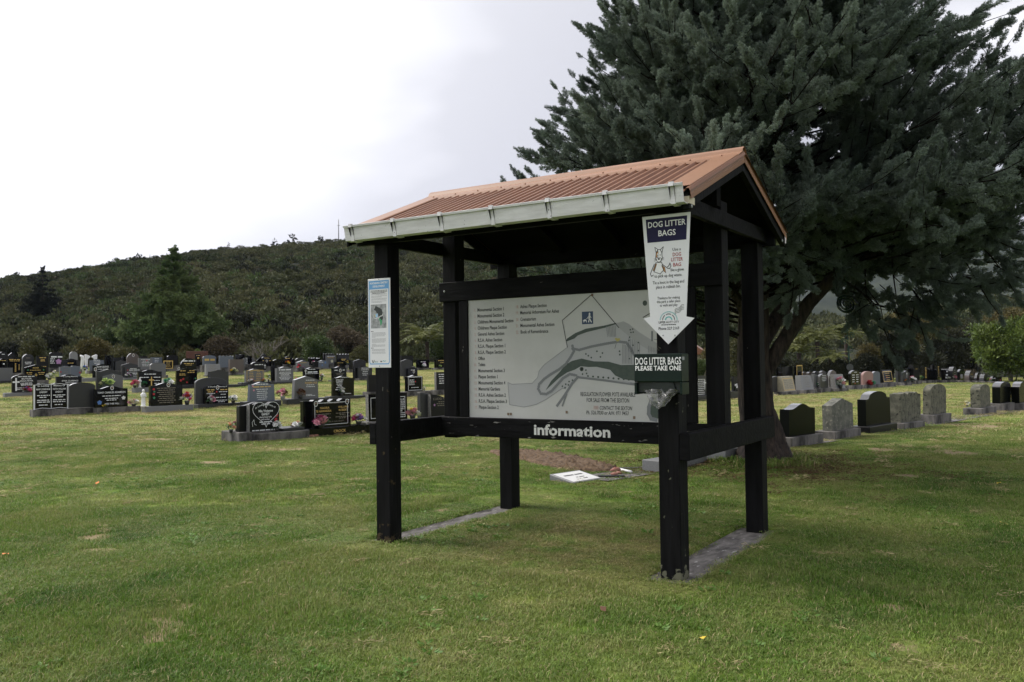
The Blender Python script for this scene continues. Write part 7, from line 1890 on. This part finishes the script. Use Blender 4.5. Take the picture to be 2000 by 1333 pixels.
# ------------------------------------------------------------------ trees and shrubs at the back
M['pine'] = leaf_mat('dark_conifer_needles', (0.075, 0.120, 0.040), (0.150, 0.190, 0.075), 0.35, 0.35, 0.7, 0.1)
M['pine_d'] = leaf_mat('blackish_conifer_needles', (0.018, 0.024, 0.015), (0.036, 0.042, 0.027), 0.35, 0.3, 0.7, 0.08)
M['bush_o'] = leaf_mat('olive_bush_leaves', (0.045, 0.052, 0.018), (0.105, 0.100, 0.040), 0.7, 0.4, 0.6, 0.15)
M['bush_g'] = leaf_mat('green_bush_leaves', (0.035, 0.060, 0.018), (0.075, 0.105, 0.034), 0.7, 0.4, 0.55, 0.15)
M['bush_b'] = leaf_mat('bright_bush_leaves', (0.052, 0.088, 0.018), (0.120, 0.160, 0.036), 0.9, 0.45, 0.40, 0.15)
M['bush_d'] = leaf_mat('dark_bush_leaves', (0.014, 0.018, 0.009), (0.032, 0.034, 0.017), 0.6, 0.35, 0.7, 0.1)
M['bush_y'] = leaf_mat('yellowish_bush_leaves', (0.075, 0.068, 0.022), (0.150, 0.125, 0.048), 0.7, 0.4, 0.6, 0.2)
M['bush_t'] = leaf_mat('dry_bush_leaves', (0.065, 0.052, 0.032), (0.125, 0.100, 0.062), 0.7, 0.35, 0.7, 0.1)
CL = {k: [clump_mesh('leaf_clump_' + k, 400 + 10 * j + i, M[k], n=150, ll=0.26, lw=0.13) for i in range(3)] for j, k in enumerate(('bush_o', 'bush_g', 'bush_b', 'bush_d', 'bush_y', 'bush_t'))}
PINE = {k: [plume_mesh('conifer_spray_' + k, 500 + 10 * j + i, M[k], L=1.0, fat=0.32, nl=0.15, nw=0.035, rows=11, droop=0.35) for i in range(4)] for j, k in enumerate(('pine', 'pine_d'))}
def spot(x, y, d=None):
    if d is None: return px_ground(x, y)
    P = at_depth(x, y, d); return P
def hill_spot(x, d):
    P = CAM * (1, 1, 0) + RH * ((x - 1000) / FOC * d) + FH * d
    P[2] = float(hill_z(np.array(float(x)), np.array(float(d)))) ; return P
def bush(name, label, cat, x, yt, yb, wpx, kind, d, group, trunk=0.0, n=None, size=1.0, base=None):
    """x: middle; yt..yb: leafy part; wpx: spread, in the photograph; d: distance"""
    s = d / FOC
    top, bot = at_depth(x, yt, d), at_depth(x, yb, d)
    if base is None: base = min(bot[2] - trunk, float(hill_z(np.array(float(x)), np.array(float(d)))) if d > 60 else float(gz(bot[0], bot[1])))
    P = np.array([bot[0], bot[1], base])
    o = thing(name, label, cat, tuple(P), rnd.uniform(0, 6), group)
    H, Wd, z0 = top[2] - base, wpx * s, bot[2] - base
    n = n or int(26 + wpx * 0.45)
    g = np.random.default_rng(int(x * 7 + yt))
    c = np.array([0, 0, (H + z0) / 2])
    u = unit(g.normal(size=(n, 3))); q = g.uniform(0.35, 1.0, (n, 1)) ** 0.5
    rad = np.array([Wd / 2, Wd / 2, max((H - z0) / 2, 0.2)])
    cs = min(Wd, (H - z0) * 1.3) * 0.20 * size * g.uniform(0.75, 1.3, n)
    lump = 1 + 0.16 * np.sin(5 * u[:, 0] + 3 * u[:, 1] + x)[:, None]
    Pn = c + u * q * lump * (rad - cs.mean() * 0.75)
    scatter('crown' if trunk else 'foliage', kind, CL[kind], Pn, np.stack([g.normal(0, 0.4, n), g.normal(0, 0.4, n), g.uniform(0, 6.28, n)], 1), cs, int(x), parent=o)
    mb = MB()
    for k in range(4 if not trunk else 3):
        a = 2.1 * k + x
        e = np.array([math.cos(a) * Wd * 0.28, math.sin(a) * Wd * 0.28, z0 + (H - z0) * 0.6])
        mb.tube([(0.04 * math.cos(a), 0.04 * math.sin(a), -0.2), (e[0] * 0.25, e[1] * 0.25, e[2] * 0.45), tuple(e)], [0.06 + 0.010 * H, 0.045 + 0.006 * H, 0.02], 7, 0, False)
    mb.build('trunk' if trunk else 'stems', M['bark_g'] if not trunk else M['bark'], o)
    return o
def cone_tree(name, label, x, yt, yb, wpx, kind, P, d, group, trunk_px=24, n=260, lean=0.0, bulge=0.8):
    s = d / FOC
    H = (yb - yt) * s; Wd = wpx * s; th = trunk_px * s
    o = thing(name, label, 'tree', tuple(P), 0, group)
    g = np.random.default_rng(int(x))
    MB().tube([(0, 0, -0.4), (0, 0, H * 0.3), (0, 0, H * 0.97)], [H * 0.028, H * 0.02, H * 0.003], 10).build('trunk', M['bark'], o)
    t = g.uniform(0, 1, n) ** 1.35
    tier = np.round(t * 11) / 11 * 0.7 + t * 0.3
    az = g.uniform(0, 6.28, n)
    R_ = Wd / 2 * (1 - tier) ** bulge * (0.82 + 0.22 * np.sin(az * 3 + tier * 9)) + 0.03 * Wd
    q = g.uniform(0.25, 0.98, n) ** 0.6
    L_ = np.maximum(R_ * 0.62, 0.05 * H)
    z = th + tier * (H - th) * 0.98 + R_ * 0.10
    od = np.stack([np.cos(az), np.sin(az), np.zeros(n)], 1)
    Pn = od * (R_ * q - L_ * 0.55).clip(0)[:, None] + np.array([0, 0, 1.0]) * (z - 0.10 * R_ * q)[:, None]
    D = od * 1.0 + np.array([0, 0, 0.18]) * (0.2 + tier * 2.2)[:, None] + g.normal(0, 0.18, (n, 3))
    k = np.argmax(tier)
    Pn = np.concatenate([Pn, [[0, 0, H * 0.9], [0, 0, H * 0.86]]]); D = np.concatenate([D, [[0.03, 0, 1], [-0.05, 0.05, 1]]]); L_ = np.concatenate([L_, [H * 0.12, H * 0.12]])
    scatter('crown', kind, PINE[kind], Pn, aim_euler(unit(D), g.uniform(0, 6.28, n + 2)), L_, int(x), parent=o)
    return o
for kk_, nn_, lo_, hi_, sd_ in (('bush_g', 1000, 0.7, 1.5, 21), ('bush_d', 380, 0.8, 1.7, 22), ('bush_t', 420, 0.5, 1.0, 23), ('bush_o', 1100, 0.6, 1.3, 24)):
    gh = np.random.default_rng(sd_)
    xh = gh.uniform(-260, 1500, nn_ * 3); dh = np.sqrt(gh.uniform((D0 + 4) ** 2, (DR - 22) ** 2, nn_ * 3))
    ah = (xh - 1000) / FOC * dh
    kh = np.sin(ah * 0.11 + sd_) * np.sin(dh * 0.085 + sd_ * 2 + ah * 0.03) + gh.uniform(-0.5, 0.5, nn_ * 3) > 0.22         # kinds keep to patches and gullies
    xh, dh, ah = xh[kh][:nn_], dh[kh][:nn_], ah[kh][:nn_]; m_ = len(xh)
    Ph = CAM * (1, 1, 0) + ah[:, None] * RH + dh[:, None] * FH
    Ph[:, 2] = hill_z(xh, dh) - 0.1
    sh_ = gh.uniform(lo_, hi_, m_)
    scatter('hillside_scrub', kk_, CL[kk_], Ph, np.stack([gh.normal(0, 0.15, m_), gh.normal(0, 0.15, m_), gh.uniform(0, 6.28, m_)], 1), np.stack([sh_, sh_, sh_ * gh.uniform(0.8, 1.3, m_)], 1), sd_)
GB, GT_, GRt = 'shrubs along the back of the graves', 'trees on the hillside', 'shrubs and trees beyond the far right graves'
P_ = hill_spot(340, 63.0)
cone_tree('conifer_tree', 'broad cone-shaped green conifer standing at the foot of the hill', 340, 494, 704, 172, 'pine', P_, 63.0, None, 30, 620, bulge=1.0)
P_ = hill_spot(83, 100.0)
cone_tree('conifer_tree', 'dark blackish conifer with a thin ragged top at the far left of the hill', 83, 514, 615, 74, 'pine_d', P_, 100.0, None, 4, 190, bulge=0.95)
o_ = at_depth(84, 520, 100.0) - P_
for k in range(0): pass
for x, yt, d, wpx, lb in ((572, 458, 203, 26, 'bushy little tree standing up on the ridge line, largest of those there'), (627, 461, 203, 17, 'small pointed tree on the ridge left of the pole'), (537, 466, 203, 14, 'low bushy tree on the ridge left of the largest one'), (293, 498, 204, 6, 'tiny lone tree on the ridge above the cone-shaped conifer'), (447, 474, 204, 9, 'tiny bush on the ridge midway along the hill')):
    P = hill_spot(x, d); s_ = d / FOC
    yb = ppix(P)[1]
    cone_tree('ridge_tree', lb, x, yt, yb + 1, wpx, 'pine_d', P, d, GT_, 0, 40, bulge=0.45)
P = hill_spot(663, 200.0); o = thing('pole', 'thin pale pole on the ridge left of the gutter end', 'pole', tuple(P)); h_ = (ppix(P)[1] - 429) * 200 / FOC
MB().tube([(0, 0, -0.5), (0, 0, h_)], [0.11, 0.08], 8).build('mast', M['lgrey'], o); MB().box(-0.35, 0.35, -0.05, 0.05, h_ * 0.72, h_ * 0.74).build('crossarm', M['lgrey'], o)
# shrubs at the foot of the hill
for x, yt, yb, wpx, kind, d, lb in (
    (65, 662, 712, 60, 'bush_o', 60, 'olive shrub behind the graves at the far left'),
    (20, 668, 715, 60, 'bush_d', 61, 'dark shrub at the left edge behind the graves'),
    (105, 648, 700, 55, 'bush_d', 66, 'small dark round tree left of the yellowish shrub'),
    (180, 660, 716, 75, 'bush_y', 60, 'yellowish shrub behind the two white carved wings'),
    (245, 676, 716, 60, 'bush_o', 59, 'olive shrub between yellowish shrub and cone-shaped conifer'),
    (215, 640, 690, 60, 'bush_g', 70, 'pale green shrub on the slope left of the cone-shaped conifer'),
    (300, 690, 716, 34, 'bush_o', 58.6, 'low olive shrub left of the bench'),
    (365, 676, 712, 40, 'bush_y', 60, 'yellowish shrub right of the conifer trunk'),
    (385, 682, 714, 26, 'bush_b', 58.6, 'small bright green shrub right of the bench'),
    (430, 656, 712, 70, 'bush_t', 61, 'dry brownish shrub left of the bare branches'),
    (405, 640, 690, 50, 'bush_d', 68, 'dark shrub right of the cone-shaped conifer'),
    (560, 660, 716, 70, 'bush_o', 60, 'olive shrub right of the bare branches'),
    (620, 652, 715, 74, 'bush_g', 58.6, 'round green bush left of the notice sign'),
    (672, 632, 712, 80, 'bush_t', 63, 'dry tan shrub just left of the notice sign'),
    (705, 674, 716, 46, 'bush_o', 58.6, 'olive shrub behind the notice sign'),
    (540, 628, 690, 70, 'bush_d', 68, 'dark green shrub above the bare branches'),
    (475, 610, 670, 90, 'bush_d', 74, 'dark leafy tree on the slope right of the cone-shaped conifer'),
    (735, 610, 690, 80, 'bush_d', 72, 'dark bush behind the left front post'),
    (790, 640, 712, 60, 'bush_o', 64, 'olive bush left of the tree fern'),
    (870, 650, 716, 70, 'bush_g', 61, 'green bush right of the tree fern'),
    (880, 590, 660, 110, 'bush_o', 80, 'olive bush on the slope above the tree fern')):
    bush('shrub', lb, 'shrub', x, yt, yb, wpx, kind, d, GB)
# bare grey shrub
P_ = hill_spot(510, 59.0)
o = thing('bare_shrub', 'leafless grey shrub with spreading branches behind the graves', 'shrub', tuple(P_))
mb = MB(); g = random.Random(5)
def grow(p, d, l, r, k):
    q = p + d * l
    m_ = p + d * l * 0.5 + Vector((g.uniform(-.05, .05), g.uniform(-.05, .05), 0.04)) * l
    mb.tube([p, m_, q], [r, r * 0.85, r * 0.65], 5, 0, False)
    if k > 0:
        for j in range(g.choice((2, 3))):
            e = (d + Vector((g.uniform(-.6, .6), g.uniform(-.6, .6), g.uniform(-.1, .45)))).normalized()
            grow(p + d * l * g.uniform(0.55, 1), e, l * g.uniform(0.55, 0.85), r * 0.62, k - 1)
for j in range(9):
    a = j * 0.7
    grow(Vector((g.uniform(-.2, .2), g.uniform(-.2, .2), -0.1)), Vector((math.cos(a) * 0.75, math.sin(a) * 0.75, 1)).normalized(), g.uniform(0.8, 1.2), 0.045, 3)
mb.build('branches', M['bark_g'], o)
# tree ferns
M['frond'] = leaf_mat('fern_frond', (0.070, 0.085, 0.022), (0.150, 0.160, 0.050), 0.5, 0.3, 0.5, 0.25)
def frond_mesh(seed, L_=1.0):
    g = np.random.default_rng(seed)
    n_ = 34; t = np.linspace(0.10, 1, n_)
    ax = np.stack([np.zeros(n_), t * L_, 0.28 * L_ * np.sin(t * 2.3) - 0.33 * L_ * t ** 2.2], 1)
    T = unit(np.gradient(ax, axis=0))
    P, D, Ls = [], [], []
    for sgn in (-1, 1):
        ln = 0.24 * L_ * np.sin(np.pi * np.clip(t * 0.93 + 0.05, 0, 1)) ** 0.8
        d = unit(np.stack([np.full(n_, float(sgn)), np.full(n_, 0.35), np.full(n_, -0.35)], 1) + 0.3 * T)
        P.append(ax); D.append(d); Ls.append(ln)
    P, D, Ls = np.concatenate(P), np.concatenate(D), np.concatenate(Ls)
    v, f = leaves(P, D, Ls, 0.034 * L_, g)
    rv = np.concatenate([ax + [0.006 * L_, 0, 0.002], ax - [0.006 * L_, 0, -0.002]]); k = len(v)
    rf = np.array([(k + i, k + i + 1, k + n_ + i + 1) for i in range(n_ - 1)] + [(k + i, k + n_ + i + 1, k + n_ + i) for i in range(n_ - 1)])
    return np_mesh('frond', np.concatenate([v, rv]), np.concatenate([f, rf]), M['frond'])
FRO = [frond_mesh(i) for i in range(4)]
def tree_fern(label, x, ycr, yb, span, d, nf=15, group='tree ferns'):
    s = d / FOC
    C_ = at_depth(x, ycr, d); zb = float(hill_z(np.array(float(x)), np.array(float(d)))) if d > 59 else float(gz(C_[0], C_[1]))
    o = thing('tree_fern', label, 'tree fern', (C_[0], C_[1], zb), 0, group)
    H = C_[2] - zb
    if H > 0.3: MB().tube([(0, 0, -0.2), (0.03, 0, H * 0.5), (0, 0, H)], [0.16, 0.12, 0.14], 9).build('trunk', M['bark'], o)
    for k in range(nf):
        f = bpy.data.objects.new('frond', FRO[k % 4]); link(f, o)
        f.location = (0, 0, H); sc = span / 2 * s * rnd.uniform(0.85, 1.15)
        f.scale = (sc, sc, sc); f.rotation_euler = (rnd.uniform(-0.15, 0.75), 0, k * 2.4 + rnd.uniform(-.2, .2))
tree_fern('tree fern with a brown trunk seen between the left posts', 834, 668, 722, 128, 58.5, 20)
tree_fern('tall tree fern nearest the trunk, beyond the far right graves', 1596, 668, 742, 120, 54.5, 20)
tree_fern('low tree fern behind the gold-edged black headstone', 1560, 690, 745, 110, 55.5, 18)
tree_fern('tree fern behind the hanging wind spinner', 1652, 658, 742, 96, 57, 18)
tree_fern('small pale tree fern right of the tall one', 1622, 702, 745, 84, 53, 15)
# beyond the far right graves
for x, yt, yb, wpx, kind, d, trunk, lb in (
    (1395, 668, 735, 60, 'bush_y', 56, 0, 'yellow-green bush seen in the gap beside the green dispenser'),
    (1372, 702, 745, 50, 'bush_g', 52, 0, 'clipped dark green hedge bush in the gap beside the dispenser'),
    (1450, 660, 740, 70, 'bush_o', 57, 0, 'olive bush left of the conifer trunk'),
    (1530, 700, 748, 60, 'bush_d', 56, 0, 'dark shrub right of the conifer trunk, behind the black headstones'),
    (1700, 664, 740, 60, 'bush_y', 58, 0.4, 'yellowish tree behind the pink granite headstone'),
    (1690, 690, 745, 70, 'bush_d', 56, 0, 'dark shrub below the yellowish tree'),
    (1770, 600, 690, 90, 'bush_y', 60, 1.4, 'tall yellow-olive tree under the right part of the conifer'),
    (1740, 650, 735, 90, 'bush_d', 58, 0.5, 'dark tree left of the tall yellow-olive one'),
    (1800, 680, 745, 90, 'bush_d', 57, 0, 'dark shrub below the tall yellow-olive tree'),
    (1840, 600, 720, 90, 'bush_o', 62, 1.0, 'tall olive tree left of the deep shade'),
    (1855, 640, 745, 80, 'bush_d', 58, 0, 'dark thicket behind the far black headstones'),
    (1900, 620, 745, 80, 'bush_d', 60, 0, 'dark thicket left of the big green bush'),
    (1890, 722, 748, 46, 'bush_t', 52, 0, 'low brownish shrub behind the far round-topped stones'),
    (1978, 616, 752, 165, 'bush_b', 50, 0, 'big bright green leafy bush at the right edge'),
    (2030, 640, 755, 80, 'bush_d', 49, 0, 'dark brownish shrub right of the big green bush'),
    (1980, 604, 660, 110, 'bush_y', 62, 0, 'yellowish treetop above the big green bush'),
    (1580, 700, 748, 90, 'bush_d', 53.5, 0, 'dark shrub below the tree ferns, nearer the trunk'),
    (1640, 702, 750, 80, 'bush_d', 53, 0, 'dark shrub straight below the hanging wind spinner')):
    bush('tree' if trunk else 'shrub', lb, 'tree' if trunk else 'shrub', x, yt, yb, wpx, kind, d, GRt, trunk, n=170 if kind == 'bush_b' else None, size=0.62 if kind == 'bush_b' else 1.0, base=float(-0.3))
# a roof beyond the hedge
Ph = vw((1362 - 1000) / FOC * 62, 62, -0.4)
hs = thing('house', 'low house with a terracotta roof glimpsed beside the green dispenser', 'house', tuple(Ph), -YAW * 0 + 0.3)
MB().box(-4, 0.4, 0, 5, 0, 2.3).build('wall', M['cream'], hs)
MB().prism([(-4.3, 2.3), (0.8, 2.3), (-0.4, 3.15), (-3.2, 3.15)], -0.3, 5.3).build('roof', M['roof'], hs)

# ------------------------------------------------------------------ the air
hz = MB().box(-1850, 1850, -1850, 1850, -14, 330).build('haze', None if False else bpy.data.materials.new('air'))
hm = hz.data.materials[0]; hm.use_nodes = True
t = hm.node_tree; t.nodes.clear()
o_ = N(t, 'ShaderNodeOutputMaterial'); pv = N(t, 'ShaderNodeVolumePrincipled')
pv.inputs['Color'].default_value = (0.55, 0.66, 0.98, 1); pv.inputs['Density'].default_value = 0.00007; pv.inputs['Anisotropy'].default_value = 0.0
t.links.new(pv.outputs[0], o_.inputs['Volume'])
tag(hz, kind='stuff')
